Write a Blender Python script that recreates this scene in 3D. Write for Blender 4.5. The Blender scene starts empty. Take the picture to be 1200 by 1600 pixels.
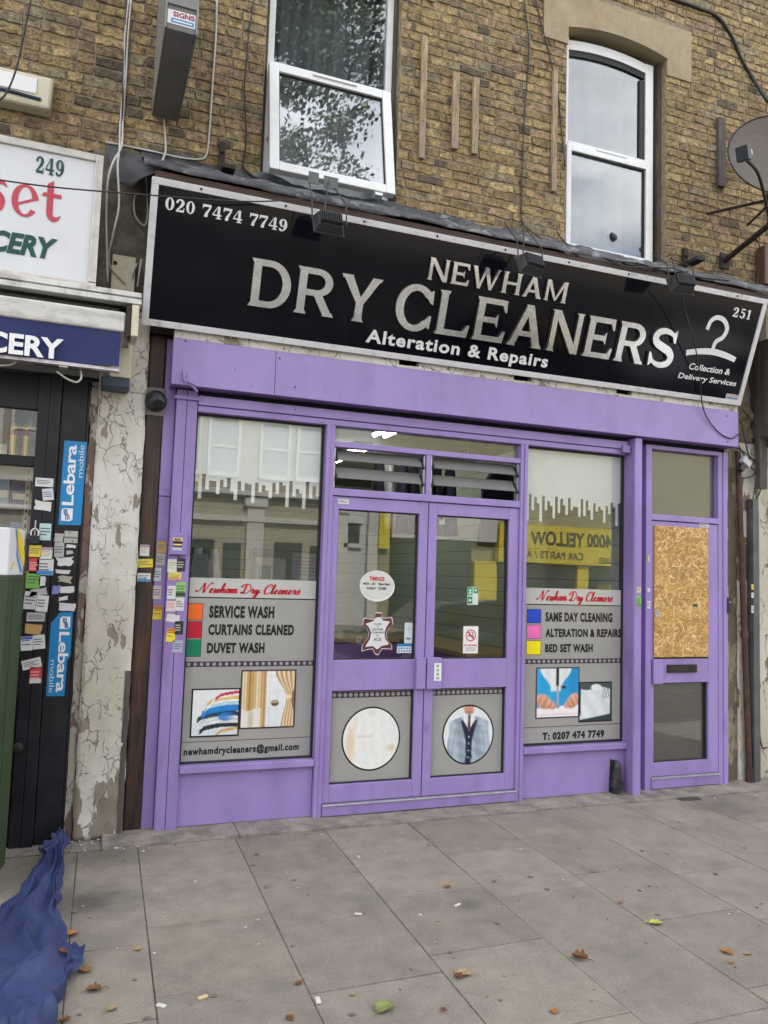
import bpy, bmesh, math, random
from math import sin, cos, pi, radians, sqrt, atan2
from mathutils import Vector as V, Matrix, noise as mnoise
SC = bpy.context.scene
COL = SC.collection
rnd = random.Random(7)

# ------------------------------------------------------------------ camera
F_PX, YAW, PITCH, ROLL = 1226.73, 0.36116, 0.07976, 0.031606
CAM = V((0.0, -5.4, 1.722))
cf = V((sin(YAW) * cos(PITCH), cos(YAW) * cos(PITCH), sin(PITCH)))
cr = V((cos(YAW), -sin(YAW), 0.0))
cu_ = cr.cross(cf)
CR = cos(ROLL) * cr + sin(ROLL) * cu_
CU = -sin(ROLL) * cr + cos(ROLL) * cu_
cam_d = bpy.data.cameras.new('camera')
cam = bpy.data.objects.new('camera', cam_d)
COL.objects.link(cam)
m = Matrix((CR, CU, -cf)).transposed().to_4x4()
m.translation = CAM
cam.matrix_world = m
cam_d.sensor_fit = 'HORIZONTAL'
cam_d.sensor_width = 36.0
cam_d.lens = F_PX / 1200 * 36.0
cam_d.clip_start = 0.05
cam_d.clip_end = 500
SC.camera = cam

# ------------------------------------------------------------------ sky, sun, exposure
SUN_EL, SUN_AZ = radians(46), radians(14)      # azimuth from +Y towards +X: the sun is behind the shop
w = bpy.data.worlds.new('World'); SC.world = w
w.use_nodes = True
nt = w.node_tree; N = nt.nodes; L = nt.links
bg = N['Background']; bg.inputs[1].default_value = 0.15
sky = N.new('ShaderNodeTexSky'); sky.sky_type = 'NISHITA'; sky.sun_disc = False
sky.sun_elevation = SUN_EL; sky.sun_rotation = SUN_AZ
tc = N.new('ShaderNodeTexCoord')
mp = N.new('ShaderNodeMapping'); mp.inputs['Scale'].default_value = (1.0, 1.0, 2.2)
nz = N.new('ShaderNodeTexNoise'); nz.inputs['Scale'].default_value = 2.1; nz.inputs['Detail'].default_value = 7; nz.inputs['Roughness'].default_value = .55
nz2 = N.new('ShaderNodeTexNoise'); nz2.inputs['Scale'].default_value = 4.5; nz2.inputs['Detail'].default_value = 6
rp = N.new('ShaderNodeValToRGB'); rp.color_ramp.elements[0].position = .33; rp.color_ramp.elements[1].position = .5
rp2 = N.new('ShaderNodeValToRGB')
rp2.color_ramp.elements[0].position = .3; rp2.color_ramp.elements[0].color = (4.6, 4.9, 5.4, 1)
rp2.color_ramp.elements[1].position = .7; rp2.color_ramp.elements[1].color = (11.0, 11.0, 11.0, 1)
mx = N.new('ShaderNodeMix'); mx.data_type = 'RGBA'
L.new(tc.outputs['Generated'], mp.inputs[0]); L.new(mp.outputs[0], nz.inputs[0]); L.new(mp.outputs[0], nz2.inputs[0])
L.new(nz.outputs[0], rp.inputs[0]); L.new(nz2.outputs[0], rp2.inputs[0])
L.new(rp.outputs[0], mx.inputs['Factor']); L.new(sky.outputs[0], mx.inputs[6]); L.new(rp2.outputs[0], mx.inputs[7])
L.new(mx.outputs[2], bg.inputs[0])
sd = bpy.data.lights.new('sun', 'SUN'); sd.energy = 3.0; sd.angle = radians(2.0); sd.color = (1.0, .95, .87)
sun = bpy.data.objects.new('sun', sd); COL.objects.link(sun)
dirv = V((sin(SUN_AZ) * cos(SUN_EL), cos(SUN_AZ) * cos(SUN_EL), sin(SUN_EL)))
sun.rotation_euler = dirv.to_track_quat('Z', 'Y').to_euler()
sun.location = (2, 12, 16)
SC.view_settings.view_transform = 'Standard'
SC.view_settings.look = 'None'
SC.view_settings.exposure = 1.18
SC.view_settings.gamma = 1
SC.cycles.use_denoising = True
SC.cycles.max_bounces = 8
SC.cycles.transparent_max_bounces = 16
SC.cycles.caustics_reflective = False
SC.cycles.caustics_refractive = False
SC.cycles.sample_clamp_indirect = 6.0

# ------------------------------------------------------------------ geometry helpers
def PX(px, py, y=0.0):
    """point of the plane at depth y that the photograph shows at pixel (px, py)"""
    d = cf * F_PX + CR * (px - 600) - CU * (py - 800)
    return CAM + d * ((y - CAM.y) / d.y)
def GX(px, py, z=0.0):
    d = cf * F_PX + CR * (px - 600) - CU * (py - 800)
    return CAM + d * ((z - CAM.z) / d.z)

def catmull(pts, n=8):
    P = [V(p) for p in pts]
    if len(P) < 3: return P
    out = []
    for i in range(len(P) - 1):
        p0 = P[i - 1] if i else P[0] * 2 - P[1]
        p1, p2 = P[i], P[i + 1]
        p3 = P[i + 2] if i + 2 < len(P) else P[-1] * 2 - P[-2]
        for k in range(n):
            t = k / n
            out.append(.5 * ((2 * p1) + (p2 - p0) * t + (2 * p0 - 5 * p1 + 4 * p2 - p3) * t * t + (3 * p1 - p0 - 3 * p2 + p3) * t ** 3))
    out.append(P[-1])
    return out

class Plane:
    def __init__(s, O, U=(1, 0, 0), Vv=(0, 0, 1), Nn=(0, -1, 0)):
        s.O, s.U, s.V, s.N = V(O), V(U).normalized(), V(Vv).normalized(), V(Nn).normalized()
    def __call__(s, u, v, d=0.0): return s.O + s.U * u + s.V * v + s.N * d

class MB:
    def __init__(s): s.v, s.f, s.mi, s.col = [], [], [], []
    def add(s, vs, fs, mi=0, col=None):
        b = len(s.v); s.v += [tuple(p) for p in vs]
        for f in fs:
            s.f.append(tuple(b + i for i in f)); s.mi.append(mi); s.col.append(col)
        return s
    def box(s, x0, x1, y0, y1, z0, z1, mi=0, col=None):
        v = [(x, y, z) for z in (z0, z1) for y in (y0, y1) for x in (x0, x1)]
        return s.add(v, [(0, 1, 3, 2), (4, 6, 7, 5), (0, 4, 5, 1), (2, 3, 7, 6), (0, 2, 6, 4), (1, 5, 7, 3)], mi, col)
    def obox(s, c, sz, R=None, mi=0, col=None):
        c = V(c); R = R or Matrix.Identity(3); h = [q / 2 for q in sz]
        v = [c + R @ V((x * h[0], y * h[1], z * h[2])) for z in (-1, 1) for y in (-1, 1) for x in (-1, 1)]
        return s.add(v, [(0, 1, 3, 2), (4, 6, 7, 5), (0, 4, 5, 1), (2, 3, 7, 6), (0, 2, 6, 4), (1, 5, 7, 3)], mi, col)
    def hexa(s, a, b, mi=0, col=None):
        """solid between two quads a and b (4 points each)"""
        return s.add(list(a) + list(b), [(3, 2, 1, 0), (4, 5, 6, 7), (0, 1, 5, 4), (1, 2, 6, 5), (2, 3, 7, 6), (3, 0, 4, 7)], mi, col)
    def prism(s, pts, d, mi=0, col=None):
        P = [V(p) for p in pts]; d = V(d); n = len(P)
        return s.add(P + [p + d for p in P], [tuple(range(n)), tuple(range(2 * n - 1, n - 1, -1))] + [(i, (i + 1) % n, n + (i + 1) % n, n + i) for i in range(n)], mi, col)
    def poly(s, pts, mi=0, col=None): return s.add(pts, [tuple(range(len(pts)))], mi, col)
    def tube(s, pts, r, n=8, mi=0, col=None, smooth=6, caps=True):
        P = catmull(pts, smooth) if smooth else [V(p) for p in pts]
        vs = []; fs = []; up = None
        for i, p in enumerate(P):
            t = (P[min(i + 1, len(P) - 1)] - P[max(i - 1, 0)])
            if t.length < 1e-9: t = V((0, 0, 1))
            t.normalize()
            if up is None: up = V((0, 0, 1)) if abs(t.z) < .9 else V((1, 0, 0))
            a = t.cross(up)
            if a.length < 1e-6: a = t.cross(V((1, .3, 0)))
            a.normalize(); b = a.cross(t).normalized(); up = b
            rr = r[i * len(r) // len(P)] if isinstance(r, (list, tuple)) else r
            for k in range(n):
                q = 2 * pi * k / n
                vs.append(p + a * (cos(q) * rr) + b * (sin(q) * rr))
        for i in range(len(P) - 1):
            for k in range(n):
                fs.append((i * n + k, i * n + (k + 1) % n, (i + 1) * n + (k + 1) % n, (i + 1) * n + k))
        if caps: fs += [tuple(range(n))[::-1], tuple(range(len(vs) - n, len(vs)))]
        return s.add(vs, fs, mi, col)
    def lathe(s, prof, O, axis=(0, 0, 1), n=24, mi=0, col=None):
        O = V(O); ax = V(axis).normalized(); a = ax.orthogonal().normalized(); b = ax.cross(a)
        vs = [O + ax * h + (a * cos(2 * pi * k / n) + b * sin(2 * pi * k / n)) * r for r, h in prof for k in range(n)]
        fs = [(i * n + k, i * n + (k + 1) % n, (i + 1) * n + (k + 1) % n, (i + 1) * n + k) for i in range(len(prof) - 1) for k in range(n)]
        fs += [tuple(range(n))[::-1], tuple(range(len(vs) - n, len(vs)))]
        return s.add(vs, fs, mi, col)
    # flat figures on a Plane -------------------------------------------------
    def fig(s, pl, pts, d0, d1, mi=0):
        """polygon in (u, v); d1 = front, d0 = back (d0 None: a flat sheet)"""
        if d0 is None: return s.add([pl(u, v, d1) for u, v in pts], [tuple(range(len(pts)))], mi)
        n = len(pts)
        return s.add([pl(u, v, d1) for u, v in pts] + [pl(u, v, d0) for u, v in pts],
                     [tuple(range(n))] + [(i, n + i, n + (i + 1) % n, (i + 1) % n) for i in range(n)], mi)
    def strip(s, pl, A, B, d0, d1, mi=0):
        n = len(A); vs = [pl(u, v, d1) for u, v in A] + [pl(u, v, d1) for u, v in B]
        fs = [(i, i + 1, n + i + 1, n + i) for i in range(n - 1)]
        if d0 is not None:
            vs += [pl(u, v, d0) for u, v in A] + [pl(u, v, d0) for u, v in B]
            fs += [(i, 2 * n + i, 2 * n + i + 1, i + 1) for i in range(n - 1)] + [(n + i, n + i + 1, 3 * n + i + 1, 3 * n + i) for i in range(n - 1)]
            fs += [(0, n, 3 * n, 2 * n), (n - 1, 3 * n - 1, 4 * n - 1, 2 * n - 1)]
        return s.add(vs, fs, mi)
    def rect(s, pl, u0, u1, v0, v1, d=0, mi=0): return s.fig(pl, [(u0, v0), (u1, v0), (u1, v1), (u0, v1)], None, d, mi)
    def disc(s, pl, u, v, ru, rv, d=0, mi=0, n=40, d0=None):
        return s.fig(pl, [(u + ru * cos(2 * pi * k / n), v + rv * sin(2 * pi * k / n)) for k in range(n)], d0, d, mi)
    def text(s, pl, body, u0, u1, v0, v1, d=0.0, mi=0, off=0.0, shear=0.0, d0=None, res=3, sp=1.0):
        cu = bpy.data.curves.new('t', 'FONT'); cu.body = body; cu.resolution_u = res; cu.offset = off; cu.shear = shear; cu.space_character = sp
        ob = bpy.data.objects.new('t', cu); COL.objects.link(ob)
        me = bpy.data.meshes.new_from_object(ob.evaluated_get(bpy.context.evaluated_depsgraph_get()))
        xs = [q.co.x for q in me.vertices]; ys = [q.co.y for q in me.vertices]
        ax, bx, ay, by = min(xs), max(xs), min(ys), max(ys)
        fx = lambda q: (u0 + (q.x - ax) / (bx - ax) * (u1 - u0), v0 + (q.y - ay) / (by - ay) * (v1 - v0))
        s.add([pl(*fx(q.co), d) for q in me.vertices], [tuple(p.vertices) for p in me.polygons], mi)
        if d0 is not None:
            n = len(me.vertices); cnt = {}
            for p in me.polygons:
                for e in p.edge_keys: cnt[e] = cnt.get(e, 0) + 1
            E = [e for e, c in cnt.items() if c == 1]
            b = len(s.v); s.v += [tuple(pl(*fx(q.co), d)) for q in me.vertices] + [tuple(pl(*fx(q.co), d0)) for q in me.vertices]
            for e in E: s.f.append((b + e[0], b + e[1], b + n + e[1], b + n + e[0])); s.mi.append(mi); s.col.append(None)
        bpy.data.objects.remove(ob); bpy.data.curves.remove(cu); bpy.data.meshes.remove(me)
        return s
    def glyphs(s, pl, table, body, u0, u1, v0, v1, d0, d1, mi=0, gap=.12, space=.45, shear=0.0):
        """lettering drawn stroke by stroke; v0..v1 = baseline to cap height"""
        tot = 0
        for ch in body: tot += space if ch == ' ' else table[ch][0] + gap
        tot -= gap; k = (u1 - u0) / tot; h = v1 - v0; x = 0; q = 0
        T = lambda a, b: (u0 + (x + a + shear * b) * k, v0 + b * h)
        for ch in body:
            if ch == ' ': x += space; continue
            for pr in table[ch][1]:
                q += 1; dd = d1 + (q % 9) * .00025
                if pr[0] == 'p': s.fig(pl, [T(*c) for c in pr[1]], d0, dd, mi)
                elif pr[0] == 'a':
                    _, cx, cy, rx, ry, ix, iy, a0, a1 = pr; n = max(10, int(abs(a1 - a0) / 8))
                    ang = [radians(a0 + (a1 - a0) * i / n) for i in range(n + 1)]
                    s.strip(pl, [T(cx + rx * cos(t), cy + ry * sin(t)) for t in ang], [T(cx + ix * cos(t), cy + iy * sin(t)) for t in ang], d0, dd, mi)
                elif pr[0] == 's':
                    A, B = ribbon(pr[1]); s.strip(pl, [T(*c) for c in A], [T(*c) for c in B], d0, dd, mi)
            x += table[ch][0] + gap
        return s
    def pieces(s, name, mats, parent=None, **k):
        """one object per connected piece"""
        par = list(range(len(s.v)))
        def fd(i):
            while par[i] != i: par[i] = par[par[i]]; i = par[i]
            return i
        for f in s.f:
            for q in f[1:]: par[fd(q)] = fd(f[0])
        grp = {}
        for f, mi, c in zip(s.f, s.mi, s.col): grp.setdefault(fd(f[0]), []).append((f, mi, c))
        out = []
        for fs in grp.values():
            o = MB(); ix = {}
            for f, mi, c in fs:
                for q in f:
                    if q not in ix: ix[q] = len(o.v); o.v.append(s.v[q])
                o.f.append(tuple(ix[q] for q in f)); o.mi.append(mi); o.col.append(c)
            out.append(o.build(name, mats, parent, **k))
        return out
    def build(s, name, mats, parent=None, smooth=False, bevel=0.0, loc=None, recalc=True):
        me = bpy.data.meshes.new(name)
        off = V((0, 0, 0)); p = parent
        while p: off += p.location; p = p.parent
        if loc is not None: off = V(loc)
        me.from_pydata([tuple(V(q) - off) for q in s.v], [], s.f)
        for mt in (mats if isinstance(mats, (list, tuple)) else [mats]): me.materials.append(mt)
        me.polygons.foreach_set('material_index', s.mi)
        if any(c is not None for c in s.col):
            at = me.color_attributes.new('Col', 'FLOAT_COLOR', 'CORNER')
            buf = []
            for p_, c in zip(me.polygons, s.col):
                buf += list((c or (.5, .5, .5)) + (1.0,)) * p_.loop_total
            at.data.foreach_set('color', buf)
        if recalc:
            bm = bmesh.new(); bm.from_mesh(me); bmesh.ops.recalc_face_normals(bm, faces=bm.faces); bm.to_mesh(me); bm.free()
        if smooth: me.polygons.foreach_set('use_smooth', [True] * len(me.polygons))
        o = bpy.data.objects.new(name, me); COL.objects.link(o)
        if parent: o.parent = parent
        elif loc is not None: o.location = loc
        if bevel:
            b = o.modifiers.new('bevel', 'BEVEL'); b.width = bevel; b.segments = 2; b.limit_method = 'ANGLE'; b.angle_limit = radians(50)
        return o

def ribbon(pts, n=7):
    P = catmull([(a, b, c) for a, b, c in pts], n); A = []; B = []
    for i, p in enumerate(P):
        t = P[min(i + 1, len(P) - 1)] - P[max(i - 1, 0)]; l = sqrt(t.x ** 2 + t.y ** 2) or 1
        nx, ny = -t.y / l, t.x / l; hw = p.z / 2
        A.append((p.x + nx * hw, p.y + ny * hw)); B.append((p.x - nx * hw, p.y - ny * hw))
    return A, B

def thing(name, label, cat, loc=(0, 0, 0), group=None):
    o = bpy.data.objects.new(name, None); COL.objects.link(o); o.location = loc; o.empty_display_size = .1
    o['label'] = label; o['category'] = cat
    if group: o['group'] = group
    return o
def tag(o, label, cat, group=None):
    o['label'] = label; o['category'] = cat
    if group: o['group'] = group
    return o
def struct(o, kind='structure'): o['kind'] = kind; return o
def cen(mb):
    n = len(mb.v); xs, ys, zs = zip(*mb.v)
    return ((min(xs) + max(xs)) / 2, (min(ys) + max(ys)) / 2, min(zs))

# ------------------------------------------------------------------ materials
def mat(name, col=(.5, .5, .5), rough=.5, metal=0.0, var=0.12, scale=6.0, bump=0.0, bscale=60.0, spec=.5, attr=False, dirt=None, dscale=2.5, dlo=.5, dhi=.68, stretch=(1, 1, 1), coat=0.0, chips=None, grain=0.0, gscale=140):
    """principled paint with noise mottling, optional dirt patches and fine bump"""
    mt = bpy.data.materials.new(name); mt.use_nodes = True
    n = mt.node_tree.nodes; l = mt.node_tree.links; b = n['Principled BSDF']
    b.inputs['Roughness'].default_value = rough; b.inputs['Metallic'].default_value = metal
    b.inputs['Specular IOR Level'].default_value = spec; b.inputs['Coat Weight'].default_value = coat
    t = n.new('ShaderNodeTexCoord'); mp = n.new('ShaderNodeMapping'); mp.inputs['Scale'].default_value = stretch
    l.new(t.outputs['Object'], mp.inputs[0])
    nz = n.new('ShaderNodeTexNoise'); nz.inputs['Scale'].default_value = scale; nz.inputs['Detail'].default_value = 6; nz.inputs['Roughness'].default_value = .62
    l.new(mp.outputs[0], nz.inputs[0])
    mr = n.new('ShaderNodeMapRange'); mr.inputs[1].default_value = .34; mr.inputs[2].default_value = .66
    mr.inputs[3].default_value = 1 - var; mr.inputs[4].default_value = 1 + var
    l.new(nz.outputs[0], mr.inputs[0])
    mu = n.new('ShaderNodeVectorMath'); mu.operation = 'SCALE'
    if attr:
        at = n.new('ShaderNodeAttribute'); at.attribute_name = 'Col'; l.new(at.outputs['Color'], mu.inputs[0])
    else: mu.inputs[0].default_value = col
    l.new(mr.outputs[0], mu.inputs['Scale'])
    out = mu.outputs[0]
    if dirt:
        d = n.new('ShaderNodeTexNoise'); d.inputs['Scale'].default_value = dscale; d.inputs['Detail'].default_value = 8; d.inputs['Roughness'].default_value = .65
        l.new(mp.outputs[0], d.inputs[0])
        m2 = n.new('ShaderNodeMapRange'); m2.inputs[1].default_value = dlo; m2.inputs[2].default_value = dhi; m2.inputs[3].default_value = 0; m2.inputs[4].default_value = dirt[3] if len(dirt) > 3 else .8
        l.new(d.outputs[0], m2.inputs[0])
        x = n.new('ShaderNodeMix'); x.data_type = 'RGBA'; l.new(m2.outputs[0], x.inputs['Factor']); l.new(out, x.inputs[6]); x.inputs[7].default_value = (*dirt[:3], 1)
        out = x.outputs[2]
    if grain:                                  # sand and pores, a few millimetres across
        g = n.new('ShaderNodeTexNoise'); g.inputs['Scale'].default_value = gscale; g.inputs['Detail'].default_value = 3; g.inputs['Roughness'].default_value = .75; l.new(t.outputs['Object'], g.inputs[0])
        gm_ = n.new('ShaderNodeMapRange'); gm_.inputs[1].default_value = .34; gm_.inputs[2].default_value = .66; gm_.inputs[3].default_value = 1 - grain; gm_.inputs[4].default_value = 1 + grain; l.new(g.outputs[0], gm_.inputs[0])
        gs = n.new('ShaderNodeVectorMath'); gs.operation = 'SCALE'; l.new(out, gs.inputs[0]); l.new(gm_.outputs[0], gs.inputs['Scale']); out = gs.outputs[0]
    if chips:                                  # small knocks and stains with hard edges
        d = n.new('ShaderNodeTexNoise'); d.inputs['Scale'].default_value = 19; d.inputs['Detail'].default_value = 6; d.inputs['Roughness'].default_value = .7
        l.new(t.outputs['Object'], d.inputs[0])
        m2 = n.new('ShaderNodeMapRange'); m2.inputs[1].default_value = .665; m2.inputs[2].default_value = .70; m2.inputs[4].default_value = .8; l.new(d.outputs[0], m2.inputs[0])
        x = n.new('ShaderNodeMix'); x.data_type = 'RGBA'; l.new(m2.outputs[0], x.inputs['Factor']); l.new(out, x.inputs[6]); x.inputs[7].default_value = (*chips, 1)
        out = x.outputs[2]
    l.new(out, b.inputs['Base Color'])
    r2 = n.new('ShaderNodeMapRange'); r2.inputs[3].default_value = max(.03, rough - .1); r2.inputs[4].default_value = min(1, rough + .1)
    l.new(nz.outputs[0], r2.inputs[0]); l.new(r2.outputs[0], b.inputs['Roughness'])
    if bump:
        bz = n.new('ShaderNodeTexNoise'); bz.inputs['Scale'].default_value = bscale; bz.inputs['Detail'].default_value = 5
        l.new(mp.outputs[0], bz.inputs[0])
        bp = n.new('ShaderNodeBump'); bp.inputs['Strength'].default_value = bump; bp.inputs['Distance'].default_value = .01
        l.new(bz.outputs[0], bp.inputs['Height']); l.new(bp.outputs[0], b.inputs['Normal'])
    return mt
_flat = {}
def ink(r, g, b, rough=.45):
    k = (round(r, 3), round(g, 3), round(b, 3), rough)
    if k not in _flat: _flat[k] = mat('ink', (r, g, b), rough, var=.06, scale=14, spec=.4)
    return _flat[k]
def glass(name, tint=(1, 1, 1), k=1.0, rough=0.0):
    mt = bpy.data.materials.new(name); mt.use_nodes = True
    n = mt.node_tree.nodes; l = mt.node_tree.links; n.remove(n['Principled BSDF'])
    t = n.new('ShaderNodeBsdfTransparent'); t.inputs[0].default_value = (*tint, 1)
    g = n.new('ShaderNodeBsdfGlossy'); g.inputs['Roughness'].default_value = rough
    # real panes are never flat: a very slow ripple
    co = n.new('ShaderNodeTexCoord'); nz = n.new('ShaderNodeTexNoise'); nz.inputs['Scale'].default_value = 1.6; nz.inputs['Detail'].default_value = 1
    l.new(co.outputs['Object'], nz.inputs[0])
    bp = n.new('ShaderNodeBump'); bp.inputs['Strength'].default_value = .012; bp.inputs['Distance'].default_value = .05
    l.new(nz.outputs[0], bp.inputs['Height']); l.new(bp.outputs[0], g.inputs['Normal'])
    f = n.new('ShaderNodeFresnel'); ge = n.new('ShaderNodeNewGeometry'); io = n.new('ShaderNodeMix'); io.inputs[2].default_value = 1.52; io.inputs[3].default_value = 1 / 1.52
    l.new(ge.outputs['Backfacing'], io.inputs[0]); l.new(io.outputs[0], f.inputs[0])      # leaving a pane reflects like entering it
    mm = n.new('ShaderNodeMath'); mm.operation = 'MULTIPLY'; mm.use_clamp = True; mm.inputs[1].default_value = 1.9 * k; l.new(f.outputs[0], mm.inputs[0])
    x = n.new('ShaderNodeMixShader'); l.new(mm.outputs[0], x.inputs[0]); l.new(t.outputs[0], x.inputs[1]); l.new(g.outputs[0], x.inputs[2])
    l.new(x.outputs[0], n['Material Output'].inputs[0])
    return mt
def emit(name, col, s):
    mt = bpy.data.materials.new(name); mt.use_nodes = True
    b = mt.node_tree.nodes['Principled BSDF']; b.inputs['Base Color'].default_value = (.8, .8, .8, 1)
    b.inputs['Emission Color'].default_value = (*col, 1); b.inputs['Emission Strength'].default_value = s
    return mt
def peeling(name, paint, under, crack=(.05, .045, .04), cscale=9, amount=.58, edge=.035, foot=0.0):
    """old paint broken into plates by cracks, flaked away in patches"""
    mt = bpy.data.materials.new(name); mt.use_nodes = True
    n = mt.node_tree.nodes; l = mt.node_tree.links; b = n['Principled BSDF']; b.inputs['Roughness'].default_value = .7
    co = n.new('ShaderNodeTexCoord'); wn = n.new('ShaderNodeTexNoise'); wn.inputs['Scale'].default_value = 9; wn.inputs['Detail'].default_value = 5
    l.new(co.outputs['Object'], wn.inputs[0])
    wa = n.new('ShaderNodeVectorMath'); wa.operation = 'MULTIPLY_ADD'; wa.inputs[1].default_value = (.10, .10, .10); wv = n.new('ShaderNodeMapping'); wv.inputs['Scale'].default_value = (1, 1, .62); l.new(co.outputs['Object'], wv.inputs[0]); l.new(wn.outputs['Color'], wa.inputs[0]); l.new(wv.outputs[0], wa.inputs[2])
    def crk(sc, ed):
        vo = n.new('ShaderNodeTexVoronoi'); vo.feature = 'DISTANCE_TO_EDGE'; vo.inputs['Scale'].default_value = sc; l.new(wa.outputs[0], vo.inputs['Vector'])
        r = n.new('ShaderNodeMapRange'); r.inputs[1].default_value = 0; r.inputs[2].default_value = ed; l.new(vo.outputs['Distance'], r.inputs[0]); return r.outputs[0]
    c1 = crk(cscale, edge); c2 = crk(cscale * 2.3, edge * 1.1)
    def patch(sc, lo, hi, off):           # where a crack family shows at all
        pm_ = n.new('ShaderNodeMapping'); pm_.inputs['Location'].default_value = (off, off, off); pm_.inputs['Scale'].default_value = (1, 1, .45); l.new(co.outputs['Object'], pm_.inputs[0])
        pn = n.new('ShaderNodeTexNoise'); pn.inputs['Scale'].default_value = sc; pn.inputs['Detail'].default_value = 4; l.new(pm_.outputs[0], pn.inputs[0])
        pr = n.new('ShaderNodeMapRange'); pr.inputs[1].default_value = lo; pr.inputs[2].default_value = hi; l.new(pn.outputs[0], pr.inputs[0]); return pr.outputs[0]
    def mm(x, y, op):
        q = n.new('ShaderNodeMath'); q.operation = op; l.new(x, q.inputs[0]); l.new(y, q.inputs[1]); return q
    mn = mm(mm(c1, patch(10.0, .44, .52, 0), 'MAXIMUM').outputs[0], mm(c2, patch(12.0, .40, .47, 7), 'MAXIMUM').outputs[0], 'MULTIPLY')
    fm = n.new('ShaderNodeMapping'); fm.inputs['Scale'].default_value = (1, 1, .4); l.new(co.outputs['Object'], fm.inputs[0])
    fn = n.new('ShaderNodeTexNoise'); fn.inputs['Scale'].default_value = 6.5; fn.inputs['Detail'].default_value = 9; fn.inputs['Roughness'].default_value = .6; l.new(fm.outputs[0], fn.inputs[0])
    sx = n.new('ShaderNodeSeparateXYZ'); l.new(co.outputs['Object'], sx.inputs[0])
    fz = n.new('ShaderNodeMapRange'); fz.inputs[1].default_value = .05; fz.inputs[2].default_value = .55; fz.inputs[3].default_value = foot; fz.inputs[4].default_value = 0; l.new(sx.outputs['Z'], fz.inputs[0])
    fa = n.new('ShaderNodeMath'); fa.operation = 'ADD'; l.new(fn.outputs[0], fa.inputs[0]); l.new(fz.outputs[0], fa.inputs[1])
    fr = n.new('ShaderNodeMapRange'); fr.inputs[1].default_value = amount; fr.inputs[2].default_value = amount + .012; l.new(fa.outputs[0], fr.inputs[0])
    tn = n.new('ShaderNodeTexNoise'); tn.inputs['Scale'].default_value = 2.6; tn.inputs['Detail'].default_value = 7; l.new(fm.outputs[0], tn.inputs[0])
    tr = n.new('ShaderNodeValToRGB'); tr.color_ramp.elements[0].position = .40; tr.color_ramp.elements[0].color = (paint[0] * .78, paint[1] * .75, paint[2] * .67, 1); tr.color_ramp.elements[1].position = .6; tr.color_ramp.elements[1].color = (*paint, 1)
    l.new(tn.outputs[0], tr.inputs[0])
    ur = n.new('ShaderNodeValToRGB'); ur.color_ramp.elements[0].color = (under[0] * .5, under[1] * .48, under[2] * .45, 1); ur.color_ramp.elements[1].color = (under[0] * 1.3, under[1] * 1.3, under[2] * 1.3, 1); l.new(fn.outputs['Color'], ur.inputs[0])
    x1 = n.new('ShaderNodeMix'); x1.data_type = 'RGBA'; l.new(mn.outputs[0], x1.inputs['Factor']); x1.inputs[6].default_value = (*crack, 1); l.new(tr.outputs[0], x1.inputs[7])
    x2 = n.new('ShaderNodeMix'); x2.data_type = 'RGBA'; l.new(fr.outputs[0], x2.inputs['Factor']); l.new(x1.outputs[2], x2.inputs[6]); l.new(ur.outputs[0], x2.inputs[7])
    l.new(x2.outputs[2], b.inputs['Base Color'])
    h = n.new('ShaderNodeMath'); h.operation = 'SUBTRACT'; l.new(mn.outputs[0], h.inputs[0]); l.new(fr.outputs[0], h.inputs[1])
    bp = n.new('ShaderNodeBump'); bp.inputs['Strength'].default_value = .7; bp.inputs['Distance'].default_value = .006; l.new(h.outputs[0], bp.inputs['Height']); l.new(bp.outputs[0], b.inputs['Normal'])
    return mt

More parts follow.
